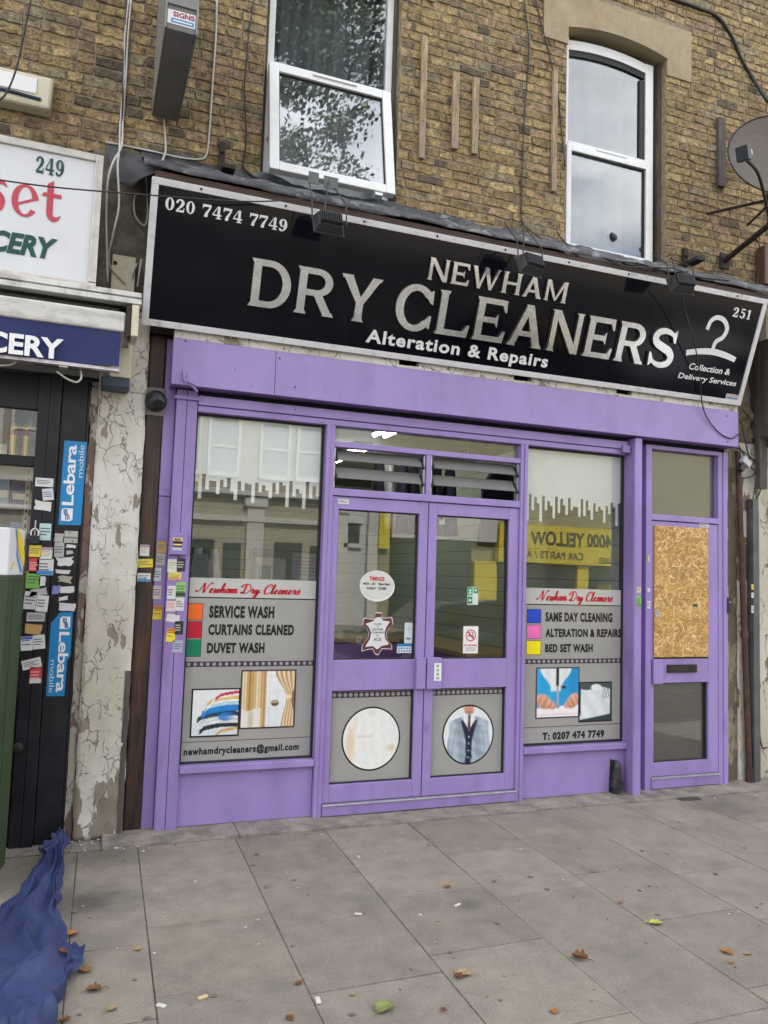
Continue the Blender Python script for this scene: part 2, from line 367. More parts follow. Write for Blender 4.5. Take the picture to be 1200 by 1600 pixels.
M = dict(
    purple=mat('purple_paint', (.318, .228, .52), .42, var=.08, scale=3, bump=.1, bscale=45, dirt=(.20, .135, .33, .5), dscale=3.5, dlo=.5, dhi=.75, stretch=(1, 1, .45), chips=(.10, .075, .14)),
    purple2=mat('purple_paint_weathered', (.275, .193, .455), .5, var=.12, scale=4, bump=.14, bscale=40, dirt=(.11, .075, .16, .6), dscale=4.5, dlo=.53, dhi=.74, stretch=(1, 1, .35), chips=(.07, .055, .08)),
    alu=mat('worn_aluminium', (.55, .53, .56), .42, .7, var=.15, scale=20),
    dark=mat('dark_gap', (.012, .011, .013), .8),
    upvc=mat('white_upvc', (.80, .81, .82), .3, var=.03, dirt=(.5, .5, .48, .25), dscale=7),
    gasket_and_shade=mat('black_gasket_and_shade', (.015, .015, .016), .6),
    glass=glass('window_glass', (.98, .99, .985), 1.25),
    glass_up=glass('upper_window_glass', (.80, .83, .84), 1.9),
    signblack=mat('gloss_black_panel', (.004, .0045, .008), .07, var=.2, scale=3, dirt=(.012, .012, .014, .4), dscale=2.2, spec=.38),
    signframe=mat('white_sign_frame', (.68, .68, .70), .4, var=.06, scale=9, dirt=(.25, .23, .21, .5), dscale=14, dlo=.55, dhi=.7),
    steel=mat('polished_steel_letter', (.97, .955, .92), .12, .74, var=.08, scale=14, bump=.22, bscale=3.5),
    steelside=mat('letter_return', (.25, .24, .23), .35, .8),
    white=mat('white_vinyl', (.80, .80, .81), .4, var=.03),
    lead=mat('lead_flashing', (.075, .078, .085), .5, .3, var=.4, scale=9, bump=.6, bscale=22, dirt=(.26, .265, .27, .8), dscale=7, dlo=.53, dhi=.60),
    lead_d=mat('dark_felt', (.05, .052, .058), .75, var=.3, scale=9, bump=.5, bscale=18),
    rotwood=mat('stained_dark_timber', (.050, .022, .012), .5, var=.6, scale=5, bump=.35, bscale=20, stretch=(4, 4, .35), dirt=(.007, .006, .006, .95), dscale=3.5, dlo=.44, dhi=.62),
    batten=mat('weathered_batten', (.35, .26, .17), .75, var=.5, scale=9, bump=.3, bscale=25, stretch=(4, 4, .4), dirt=(.22, .19, .165, .8), dscale=3, dlo=.5, dhi=.7),
    greywood=mat('grey_timber', (.085, .075, .066), .8, var=.35, scale=9, bump=.4, bscale=25, stretch=(4, 4, .4)),
    iron=mat('rusted_iron', (.035, .027, .024), .7, .3, var=.4, scale=18, bump=.3, bscale=40),
    black=mat('black_plastic', (.018, .018, .02), .42),
    blackpaint=mat('black_painted_frame', (.0095, .0105, .015), .4, var=.3, scale=4, bump=.08, bscale=30, dirt=(.026, .026, .029, .6), dscale=5, spec=.35),
    cable_w=mat('white_cable', (.50, .49, .46), .5, var=.15, scale=6),
    cable_k=mat('black_cable', (.02, .02, .02), .5),
    cream=mat('aged_cream_plastic', (.62, .57, .43), .5, var=.08, scale=5, dirt=(.33, .28, .18, .5), dscale=8),
    stucco=mat('painted_stucco', (.36, .29, .185), .85, var=.14, scale=3.5, bump=.35, bscale=50, dirt=(.25, .19, .11, .6), dscale=1.8, grain=.15, gscale=90),
    mortar=mat('lime_mortar', (.265, .212, .145), .95, var=.35, scale=25, bump=.5, bscale=90),
    brick=mat('stock_brick', rough=.92, var=.5, scale=22, bump=1.0, bscale=55, attr=True, dirt=(.055, .042, .028, .85), dscale=13, dlo=.51, dhi=.66, grain=.30, gscale=75),
    flag=mat('concrete_flag', rough=.85, var=.13, scale=7.0, bump=.35, bscale=170, attr=True, dirt=(.135, .12, .105, .5), dscale=2.6, dlo=.48, dhi=.72, chips=(.12, .105, .09), grain=.20, gscale=120),
    concrete=mat('worn_concrete', (.25, .22, .19), .9, var=.3, scale=6, bump=.5, bscale=40, grain=.3, dirt=(.10, .085, .08, .7), dscale=5),
    asphalt=mat('asphalt', (.05, .05, .052), .9, var=.2, scale=30, bump=.5, bscale=200),
    peel=peeling('peeling_white_paint', (.64, .625, .58), (.27, .23, .18), crack=(.15, .13, .11), cscale=10, amount=.60, edge=.03, foot=.16),
    peel2=peeling('peeling_cream_paint', (.66, .64, .58), (.20, .15, .11), crack=(.14, .12, .10), cscale=11, amount=.55, edge=.022),
    slat=mat('pale_green_slat_panel', (.45, .50, .36), .55, var=.04),
    ceil=mat('ceiling_board', (.60, .62, .58), .8, var=.05),
    shopfloor=mat('lino_floor', (.22, .20, .18), .5),
    woodtop=mat('beech_counter_top', (.45, .29, .12), .4, var=.2, scale=5, stretch=(.3, 3, 3)),
    tube=emit('fluorescent_tube', (1, 1, .96), 11.0),
    film=mat('frosted_film', (.86, .90, .88), .55, var=.04),
    vinylgrey=mat('silver_grey_vinyl', (.345, .34, .32), .16, var=.05, scale=2),
    vinyllight=mat('pale_grey_vinyl', (.50, .50, .48), .16, var=.05, scale=2),
    cloth_white=mat('net_curtain', (.72, .74, .75), .9, var=.08),
    tarp=mat('blue_tarpaulin', (.025, .039, .125), .55, var=.25, scale=3.5, bump=.35, bscale=30, dirt=(.055, .075, .165, .55), dscale=4, dlo=.5, dhi=.75),
)

# ================================================================== GROUND
def stain(mt, x, y, r, k=.5):
    n = mt.node_tree.nodes; l = mt.node_tree.links; bs = n['Principled BSDF']; src = bs.inputs['Base Color'].links[0].from_socket
    co = n.new('ShaderNodeTexCoord'); nz_ = n.new('ShaderNodeTexNoise'); nz_.inputs['Scale'].default_value = 5; nz_.inputs['Detail'].default_value = 6; l.new(co.outputs['Object'], nz_.inputs[0])
    ds = n.new('ShaderNodeVectorMath'); ds.operation = 'DISTANCE'; l.new(co.outputs['Object'], ds.inputs[0]); ds.inputs[1].default_value = (x, y, 0)
    ad = n.new('ShaderNodeMath'); ad.operation = 'MULTIPLY_ADD'; ad.inputs[1].default_value = r * 1.6; l.new(nz_.outputs[0], ad.inputs[0]); l.new(ds.outputs['Value'], ad.inputs[2])
    mr = n.new('ShaderNodeMapRange'); mr.inputs[1].default_value = r * .9; mr.inputs[2].default_value = r * 1.9; mr.inputs[3].default_value = k; mr.inputs[4].default_value = 0; l.new(ad.outputs[0], mr.inputs[0])
    x_ = n.new('ShaderNodeMix'); x_.data_type = 'RGBA'; l.new(mr.outputs[0], x_.inputs['Factor']); l.new(src, x_.inputs[6]); x_.inputs[7].default_value = (.05, .045, .04, 1); l.new(x_.outputs[2], bs.inputs['Base Color'])
stain(M['flag'], .12, -.95, .26, .75); stain(M['flag'], .25, -.3, .3, .5); stain(M['flag'], 2.0, -1.55, .10, .5); stain(M['flag'], 4.7, -.45, .3, .4)
def jit(a): return rnd.uniform(-a, a)
mb = MB()
xs = [-9.0 + .604 * i for i in range(0, 16)]
xs = [x for x in xs if x < .2] + [.405 + .6025 * i for i in range(0, 20)]
rows_odd = [-.205, -.86, -1.52, -2.16, -2.82, -3.48, -4.14, -4.8, -5.46, -6.1]
rows_even = [-.205, -.70, -1.36, -2.01, -2.68, -3.34, -4.0, -4.66, -5.32, -6.1]
k0 = xs.index(.405)
for i in range(len(xs) - 1):
    rows = rows_odd if (i - k0) % 2 == 1 else rows_even
    if i == k0 - 1: rows = rows_odd
    for j in range(len(rows) - 1):
        y1, y0 = rows[j], rows[j + 1]; sk = .045
        g = .0018 + rnd.random() * .002
        q = [(xs[i] + g, y0 + g), (xs[i + 1] - g, y0 + g), (xs[i + 1] - g, y1 - g), (xs[i] + g, y1 - g)]
        q = [(x + sk * (y + .2) * .5, y) for x, y in q]
        zt = [jit(.0022) for _ in range(4)]
        b = rnd.uniform(.90, 1.08); c = (.252 * b, .221 * b, .184 * b * rnd.uniform(.97, 1.02))
        mb.hexa([(x, y, -.05) for x, y in q], [(x, y, z) for (x, y), z in zip(q, zt)], 0, c)
mb.box(-9.5, 13, -6.1, -.18, -.06, -.005, 1)
struct(mb.build('pavement', [M['flag'], mat('joint_sand', (.11, .092, .074), .95, var=.5, scale=30)], bevel=.003))
mb = MB()
n = 40
for i in range(n):
    x0, x1 = .20 + 5.6 * i / n, .20 + 5.6 * (i + 1) / n
    if i % 13 == 5: x1 -= .006
    h0 = .012 + .012 * mnoise.noise((x0 * 2, 0, 0)); h1 = .012 + .012 * mnoise.noise((x1 * 2, 0, 0))
    e0 = -.205 + .012 * mnoise.noise((x0 * 5, 3, 0)); e1 = -.205 + .012 * mnoise.noise((x1 * 5, 3, 0))
    mb.hexa([(x0, e0, -.05), (x1, e1, -.05), (x1, .13, -.05), (x0, .13, -.05)], [(x0, e0, h0), (x1, e1, h1), (x1, .13, .034), (x0, .13, .034)])
struct(mb.build('step_strip', M['concrete']))
mb = MB(); mb.box(-9.5, .2, -.18, .3, -.06, -.004); struct(mb.build('forecourt', M['concrete']))
mb = MB(); mb.box(-9.5, 13, -6.30, -6.105, -.2, .004); struct(mb.build('kerb', M['concrete'], bevel=.01))
mb = MB(); mb.box(-40, 60, -15, -6.3, -.3, -.12); struct(mb.build('road', M['asphalt']))
mb = MB(); mb.box(-40, 60, -20.2, -15, -.3, 0); struct(mb.build('far_pavement', M['concrete']))
mb = MB(); mb.box(-140, 140, -160, 120, -.6, -.32); struct(mb.build('ground', M['asphalt']))

# ================================================================== BRICK BUILDING
BD = thing('brick_building', 'yellow stock brick upper wall with two sash windows above the black shop sign', 'building', (3, .1, 0))
YW = .10
OPEN = [(1.03, 2.093), (3.633, 4.69)]
SPR, APX = 6.485, 6.555
def surround_x(o): return (o[0] - .245, o[1] + .275)
PAL = [((.315, .235, .115), 5), ((.27, .20, .10), 5), ((.345, .265, .14), 4), ((.23, .172, .092), 3), ((.285, .20, .112), 3), ((.255, .215, .135), 2), ((.31, .215, .135), 1.5), ((.18, .14, .09), .5)]
def pick():
    t = rnd.random() * sum(b for _, b in PAL)
    for c, b in PAL:
        t -= b
        if t <= 0: return c
    return PAL[0][0]
mb = MB(); CO = .0765
z = 4.36; ci = 0
while z < 7.5:
    x = -2.2 - (.085 if ci % 2 else 0.0) - jit(.03); hd = ci % 2
    while x < 7.6:
        ln = (.103 if hd else .216) + jit(.006); hd = 1 - hd
        x0, x1 = x, x + ln; x += ln + .0105 + jit(.003)
        cut = [(x0, x1)]
        for o in OPEN:
            s0, s1 = (o if z < 6.33 - .02 else surround_x(o))
            if z > 6.82: continue
            nc = []
            for a, b in cut:
                if b <= s0 or a >= s1: nc.append((a, b)); continue
                if a < s0 - .03: nc.append((a, s0 - .004))
                if b > s1 + .03: nc.append((s1 + .004, b))
            cut = nc
        for a, b in cut:
            zz0, zz1 = z + jit(.003), z + CO - .0115 + jit(.003)
            c = pick(); v = rnd.uniform(.80, 1.16)
            soot_shade = max(0, 1 - (z - 4.36) / .42) * .5 + (.12 if a < 1.1 else .02) + (.05 if mnoise.noise((a * .9, z * 1.1, 4)) > .12 else 0)  # sooty lower courses; the left weighting also paints tree shade into the bricks
            if rnd.random() < soot_shade: c = tuple(q * .62 + .02 for q in c) if rnd.random() < .6 else (.11, .088, .062)
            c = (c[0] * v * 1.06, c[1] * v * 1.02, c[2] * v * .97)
            yf = YW + jit(.0035); rr = []
            nx = max(2, int((b - a) / .035))
            P = [(a + (b - a) * t / nx, zz0) for t in range(nx + 1)] + [(b, (zz0 + zz1) / 2)] + [(b - (b - a) * t / nx, zz1) for t in range(nx + 1)] + [(a, (zz0 + zz1) / 2)]
            chip = rnd.random() < .22
            P = [(px + jit(.004), pz + jit(.0036 if not chip else .009)) for px, pz in P]
            cx, cz = (a + b) / 2, (zz0 + zz1) / 2; k = len(P)
            ty, tz = jit(.004), jit(.002)
            fr = [(cx + (px - cx) * (1 - .006 / (b - a)), yf + ty * (px - cx) / .1, cz + (pz - cz) * .87) for px, pz in P]
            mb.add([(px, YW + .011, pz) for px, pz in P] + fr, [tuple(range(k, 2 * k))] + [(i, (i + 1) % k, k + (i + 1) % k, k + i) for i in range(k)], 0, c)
    z += CO; ci += 1
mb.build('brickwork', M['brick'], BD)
mb = MB()
yb = YW + .0075
xl = [-4.2, OPEN[0][0], OPEN[0][1], OPEN[1][0], OPEN[1][1], 11]
for i in (0, 2, 4): mb.box(xl[i], xl[i + 1], yb, .36, 4.46, 6.60)
mb.box(-4.2, 11, yb, .36, 6.603, 10.5); mb.box(-4.2, 11, yb, .36, 3.05, 4.457)
mb.build('mortar_bed', M['mortar'], BD)
for o in OPEN:                                    # rendered arched surrounds
    s0, s1 = surround_x(o); na = 14; mb = MB()
    arc = []
    for i in range(na + 1):
        t = i / na; arc.append((o[0] + (o[1] - o[0]) * t, SPR + (APX - SPR) * (1 - (2 * t - 1) ** 2)))
    top = [(s0 + (s1 - s0) * i / na, 6.815) for i in range(na + 1)]
    for i in range(na):
        a, b, c, d = arc[i], arc[i + 1], top[i + 1], top[i]
        mb.hexa([(a[0], .085, a[1]), (b[0], .085, b[1]), (c[0], .085, c[1]), (d[0], .085, d[1])], [(a[0], .30, a[1]), (b[0], .30, b[1]), (c[0], .30, c[1]), (d[0], .30, d[1])])
    for x0, x1, zt in ((s0, o[0], SPR), (o[1], s1, SPR)):
        mb.box(x0, x1, .085, .101, 6.33, zt)
        tri = [(x0, .085, zt), (x1, .085, zt), (o[0] if x1 == o[0] else o[1], .085, zt), (x0 if x1 == o[0] else x1, .085, 6.815)]
    mb.prism([(s0, .0855, SPR), (o[0], .0855, SPR), (s0, .0855, 6.815)], (0, .015, 0))
    mb.prism([(s1, .0855, SPR), (s1, .0855, 6.815), (o[1], .0855, SPR)], (0, .015, 0))
    mb.build('window_surround', M['stucco'], BD)
    mb = MB()
    for xa, xb in ((o[0], o[0] + .03), (o[1] - .03, o[1])): mb.box(xa + .001, xb - .001, .165, .30, 4.46, 6.49)
    mb.pieces('timber_reveal', mat('old_reveal_paint', (.085, .07, .05), .8, var=.3, scale=8, bump=.3, stretch=(3, 3, .5), dirt=(.20, .17, .12, .6), dscale=4), BD)
# rooms behind
mb = MB()
for x0, x1 in ((.7, 2.5), (3.2, 5.1)):
    mb.box(x0, x1, 2.2, 2.3, 4.3, 6.9); mb.box(x0 - .1, x0, .37, 2.3, 4.3, 6.9); mb.box(x1, x1 + .1, .37, 2.3, 4.3, 6.9); mb.box(x0 - .1, x1 + .1, .37, 2.3, 4.2, 4.299); mb.box(x0 - .1, x1 + .1, .37, 2.3, 6.901, 7.0)
mb.pieces('room_wall', mat('room_paint', (.05, .05, .05), .8), BD)
def curtain(x0, x1, y, z0, z1, amp, fr, seed, name, par, m_=None):
    mb = MB(); n = 70
    top = []
    for i in range(n + 1):
        x = x0 + (x1 - x0) * i / n
        top.append((x, y + amp * sin(fr * x + 1.5 * sin(2.3 * x + seed)) + amp * .5 * sin(fr * 2.3 * x + seed)))
    vs = [(x, yy, z1) for x, yy in top] + [(x + .01 * sin(9 * x), y + (yy - y) * 1.5, z0) for x, yy in top]
    mb.add(vs, [(i, i + 1, n + 2 + i, n + 1 + i) for i in range(n)])
    return mb.build(name, m_ or M['cloth_white'], par, smooth=True)
netg = mat('grey_net', (.42, .43, .44), .95, var=.1)
curtain(1.02, 2.1, .46, 5.45, 6.6, .03, 26, 1, 'curtain', BD, netg)
curtain(1.02, 2.1, .44, 4.72, 5.46, .012, 16, 2, 'curtain', BD)
curtain(3.62, 4.52, .50, 4.4, 6.6, .018, 22, 3, 'curtain', BD, netg)

def frame4(mb, x0, x1, y0, y1, z0, z1, wl, wr, wb, wt, mi=0):
    """four butted bars round an opening; w* = bar widths"""
    if wl: mb.box(x0, x0 + wl, y0, y1, z0, z1, mi)
    if wr: mb.box(x1 - wr, x1, y0, y1, z0, z1, mi)
    if wb: mb.box(x0 + wl, x1 - wr, y0 + .0015, y1, z0, z0 + wb, mi)
    if wt: mb.box(x0 + wl, x1 - wr, y0 + .0015, y1, z1 - wt, z1, mi)
    return mb
# window over the left of the sign: fixed upper light, lower sash hung open
mb = MB(); x0, x1 = 1.061, 2.062
frame4(mb, x0, x1, .19, .25, 4.53, 6.50, .05, .05, .06, .06); mb.box(x0 + .05, x1 - .05, .185, .25, 5.485, 5.545)
W1 = mb.build('window', M['upvc'], BD, bevel=.004)
MB().box(x0 + .051, x1 - .051, .222, .226, 5.546, 6.439).build('pane', M['glass_up'], W1)
T = radians(11); sp = Plane((x0 + .0, .125, 5.475), (1, 0, 0), (0, sin(T), cos(T)), (0, -cos(T), sin(T)))
mb = MB(); SWd, SH, SB = .962, .925, .072
def ob(mb, pl, u0, u1, v0, v1, d0, d1, mi=0):
    mb.hexa([pl(u0, v0, d0), pl(u1, v0, d0), pl(u1, v1, d0), pl(u0, v1, d0)], [pl(u0, v0, d1), pl(u1, v0, d1), pl(u1, v1, d1), pl(u0, v1, d1)], mi)
ob(mb, sp, 0, SB, -SH, 0, -.03, .03); ob(mb, sp, SWd - SB, SWd, -SH, 0, -.03, .03)
ob(mb, sp, SB, SWd - SB, -SH, -SH + SB, -.03, .0285); ob(mb, sp, SB, SWd - SB, -SB, 0, -.03, .0285)
mb.build('sash', M['upvc'], W1, bevel=.006)
mb = MB()
for a in ((SB, SB + .008, -SH + SB, -SB), (SWd - SB - .008, SWd - SB, -SH + SB, -SB), (SB + .008, SWd - SB - .008, -SH + SB, -SH + SB + .008), (SB + .008, SWd - SB - .008, -SB - .008, -SB)): ob(mb, sp, a[0], a[1], a[2], a[3], .0, .012)
mb.build('gasket_and_shade', M['gasket_and_shade'], W1)
mb = MB(); ob(mb, sp, SB, SWd - SB, -SH + SB, -SB, -.004, .004); mb.build('sash_pane', glass('sash_glass', (.86, .88, .9), 3.0), W1)
mb = MB(); ob(mb, sp, .33, .68, -.035, -.012, .03, .042); mb.build('trickle_vent', M['upvc'], W1, bevel=.004)
mb = MB(); ob(mb, sp, .80, .86, -SH - .028, -SH - .004, -.02, .02); mb.build('sash_latch', M['upvc'], W1)
# stay arms
mb = MB(); mb.tube([(x0 + .03, .2, 4.95), sp(.02, -.75, -.03)], .006, smooth=0); mb.tube([(x1 - .03, .2, 4.95), sp(SWd - .02, -.75, -.03)], .006, smooth=0); mb.pieces('stay_arm', M['iron'], W1)
# window over the right of the sign
x0, x1 = 3.655, 4.62
mb = MB()
mb.box(x0, x0 + .055, .19, .25, 4.53, 6.48); mb.box(x1 - .085, x1, .19, .25, 4.53, 6.46)
na = 12; ah = MB()
for i in range(na):
    t0, t1 = i / na, (i + 1) / na; f = lambda t: 6.455 + .038 * (1 - (2 * t - 1) ** 2)
    xa, xb = x0 + .055 + (x1 - x0 - .14) * t0, x0 + .055 + (x1 - x0 - .14) * t1
    ah.hexa([(xa, .1915, f(t0) - .085), (xb, .1915, f(t1) - .085), (xb, .1915, f(t1)), (xa, .1915, f(t0))], [(xa, .25, f(t0) - .085), (xb, .25, f(t1) - .085), (xb, .25, f(t1)), (xa, .25, f(t0))])
mb.box(x0 + .055, x1 - .085, .184, .25, 5.475, 5.535)
mk = MB()  # black band painting the dark reveal mirrored along the top of the glass
for i in range(na):
    t0, t1 = i / na, (i + 1) / na; f = lambda t: 6.37 + .038 * (1 - (2 * t - 1) ** 2) - .0005
    xa, xb = x0 + .056 + (x1 - x0 - .142) * t0, x0 + .056 + (x1 - x0 - .142) * t1
    mk.hexa([(xa, .205, f(t0) - .05), (xb, .205, f(t1) - .05), (xb, .205, f(t1)), (xa, .205, f(t0))], [(xa, .221, f(t0) - .05), (xb, .221, f(t1) - .05), (xb, .221, f(t1)), (xa, .221, f(t0))])
frame4(mb, x0 + .03, x1 - .045, .165, .19, 4.555, 5.49, .05, .05, .055, .05)
W2 = mb.build('window', M['upvc'], BD, bevel=.004); ah.build('arched_head', M['upvc'], W2)
mk.build('gasket_and_shade', M['gasket_and_shade'], W2)
mb = MB(); mb.box(x0 + .056, x1 - .086, .222, .226, 5.536, 6.52); mb.box(x0 + .08, x1 - .096, .2, .204, 4.60, 5.44); mb.pieces('pane', M['glass_up'], W2)
mb = MB(); frame4(mb, x0 + .056, x1 - .086, .205, .2215, 5.536, 6.30, .006, .055, .006, 0); mb.build('gasket_and_shade', M['gasket_and_shade'], W2); mb = MB(); frame4(mb, x0 + .081, x1 - .096, .19, .199, 4.611, 5.439, .006, .016, .006, .01); mb.build('gasket_and_shade', M['gasket_and_shade'], W2)  # wide right bar paints the dark mirrored reveal; the thin bars are gasket
MB().box(4.0, 4.32, .170, .183, 5.50, 5.52).build('trickle_vent', M['upvc'], W2, bevel=.004)
# a dark arm shape set just inside the right pane
mb = MB(); a = PX(957, 373, .222); b_ = PX(997, 391, .222)
mb.tube([a, (a + b_) / 2 + V((0, .0, .002)), b_], .011); mb.lathe([(.045, 0), (.05, .02), (.03, .06)], a + V((-.03, .0, .0)), (1, 0, .2), 14); mb.lathe([(.03, 0), (.03, .04)], b_, (1, 0, 0), 12)
tag(mb.build('window_arm', M['black'], loc=tuple(a)), 'small dark arm shape low behind the right upper window pane', 'lamp')

# lead flashing over the fascia box
mb = MB(); n = 220
def flz(x): return 4.585 - .012 * (x - 2.0)
sec = []
for i in range(n + 1):
    x = .20 + 5.53 * i / n
    nn = lambda s, a: a * mnoise.noise((x * s, s, 1.7))
    drip = 4.212 + .012 * mnoise.noise((x * 2.2, 5, 0)) + nn(9, .012)
    sec.append([(x, .098, flz(x) + nn(4, .035) + nn(11, .02)), (x, .085, flz(x) - .06 + nn(7, .012)), (x, -.06 + nn(5, .02), 4.475 + nn(6, .022)), (x, -.27 + nn(4, .02), 4.352 + nn(8, .03) + nn(19, .014)), (x, -.445 + nn(6, .012), 4.262 + nn(7, .012) + nn(17, .012)), (x, -.462 + nn(9, .012), drip)])
vs = [p for s_ in sec for p in s_]; m6 = 6
mb.add(vs, [(i * m6 + k, (i + 1) * m6 + k, (i + 1) * m6 + k + 1, i * m6 + k + 1) for i in range(n) for k in range(m6 - 1)])
o = mb.build('flashing', M['lead'], BD, smooth=True); sm = o.modifiers.new('t', 'SOLIDIFY'); sm.thickness = .004
mb = MB(); mb.box(.27, 5.29, -.447, -.425, 4.158, 4.2); mb.box(.27, 5.29, -.42, .09, 4.10, 4.155)
mb.build('fascia_batten', mat('red_brown_timber', (.045, .02, .013), .7, var=.3, scale=8, stretch=(.4, 4, 4)), BD)
mb = MB(); mb.box(.30, 5.25, .02, .09, 3.3, 4.1); mb.build('fascia_carcass', M['rotwood'], BD)

# ================================================================== SHOPFRONT
SF = thing('shopfront', 'purple painted timber shopfront with double glazed doors between two display windows', 'shopfront', (2.4, 0, 0))
PU, PU2 = M['purple'], M['purple2']
mb = MB(); mb.box(.516, .583, -.012, .10, 0.005, 2.93); mb.box(.586, .655, -.012, .10, .005, 2.93); mb.box(.50, .70, -.028, -.0125, 2.86, 2.885)
mb.build('corner_post', PU2, SF, bevel=.004)
mb = MB(); mb.box(.437, .513, .045, .10, 0.0, 2.20); mb.box(.437, .513, .041, .10, 2.204, 3.28); mb.build('side_panel', PU2, SF, bevel=.003)
xj = PX(430, 585, -.12).x
mb = MB(); mb.box(.465, xj - .0015, -.12, -.095, 2.936, 3.249); mb.box(xj + .0015, 5.297, -.12, -.095, 2.936, 3.249); mb.box(.465, .49, -.0945, .11, 2.936, 3.245); mb.box(5.272, 5.297, -.0945, .11, 2.936, 3.245)
FB = mb.build('fascia_board', PU, SF, bevel=.003)
mb = MB()
for px, py in ((461, 605), (461, 640), (437, 560), (437, 620), (1135, 650), (1137, 690), (290, 533), (444, 545), (700, 577), (776, 592)):
    p = PX(px, py, -.121); mb.lathe([(.006, 0), (.006, .003), (.003, .004)], p, (0, -1, 0), 8)
mb.pieces('screw', M['iron'], FB)
mb = MB(); pts = [PX(287, 578, -.125), PX(288, 592, -.15), PX(295, 600, -.17), PX(303, 606, -.17), PX(308, 612, -.16)]
mb.tube(pts, .008); mb.obox(PX(288, 588, -.126), (.02, .008, .07)); mb.tube([PX(290, 596, -.15), PX(298, 598, -.19), PX(306, 604, -.16)], .007)
mb.build('awning_hook', PU2, FB)
mb = MB(); n = 60
for i in range(n):
    xa, xb = .47 + 4.82 * i / n, .47 + 4.82 * (i + 1) / n
    h = 3.305 - (.035 if mnoise.noise((xa * 3.1, 2, 2)) > .28 else 0) + .006 * mnoise.noise((xa * 9, 0, 0))
    mb.box(xa, xb - .0002, -.118, -.05, 3.2495, h)
mb.build('fascia_trim', M['peel'], SF)
MB().box(.49, 5.272, -.0945, .115, 2.941, 2.955).build('soffit', PU2, SF)
mb = MB(); mb.box(.66, 4.20, -.022, .06, 2.835, 2.90); mb.box(.66, 4.20, -.008, .06, 2.79, 2.832); mb.build('header_rail', PU, SF, bevel=.004)
MB().box(.655, 5.3, .04, .11, 2.9005, 2.9405).build('shutter_slot', M['dark'], SF)
mb = MB(); p = PX(983, 724, -.0225); mb.box(4.13, 4.205, -.05, -.0225, 2.80, 2.862); mb.build('rail_end', PU2, SF, bevel=.004)

YG = .062         # glazing plane
GP = Plane((0, YG - .0036, 0))       # vinyl on the outer face
GI = Plane((0, YG + .012, 0))        # frosted film on the inner face
def up(px, py, y=YG - .0036): q = PX(px, py, y); return q.x, q.z
def TB(mb, pl_, body, lb, rt, d=.002, mi=0, **k):
    a, b = up(*lb), up(*rt); mb.text(pl_, body, a[0], b[0], a[1], b[1], d, mi, **k)

def display_window(x0, x1, z0=.424, z1=2.79):
    mb = MB(); frame4(mb, x0, x1, .045, .085, z0, z1, .014, .014, .014, .014)
    W = mb.build('display_window', M['gasket_and_shade'], SF)
    MB().box(x0 + .0145, x1 - .0145, YG - .003, YG + .003, z0 + .0145, z1 - .0145).build('pane', M['glass'], W)
    return W
def drips(W, x0, x1, zb, seed):
    r = random.Random(seed); mb = MB(); n = int((x1 - x0) / .0245); wd = (x1 - x0) / n
    mb.rect(GI, x0, x1, zb + .06, 2.776, .001)
    base = 0
    for i in range(n):
        k = i % 5; l = {0: .02, 1: .115, 2: -.045, 3: .045, 4: -.02}[k] + r.uniform(-.035, .035)
        mb.rect(GI, x0 + i * wd, x0 + (i + 1) * wd - .0005, zb - l, zb + .0599, .001)
    mb.build('frosted_film', M['film'], W)
def dotband(mb, x0, x1, z0, z1, d, md, mc):
    mb.rect(GP, x0, x1, z0, z1, d, md); h = z1 - z0; n = int((x1 - x0) / (h * 1.16)); s = (x1 - x0) / n
    for i in range(n): mb.disc(GP, x0 + s * (i + .5), (z0 + z1) / 2, h * .33, h * .33, d + .0006, mc, 14)

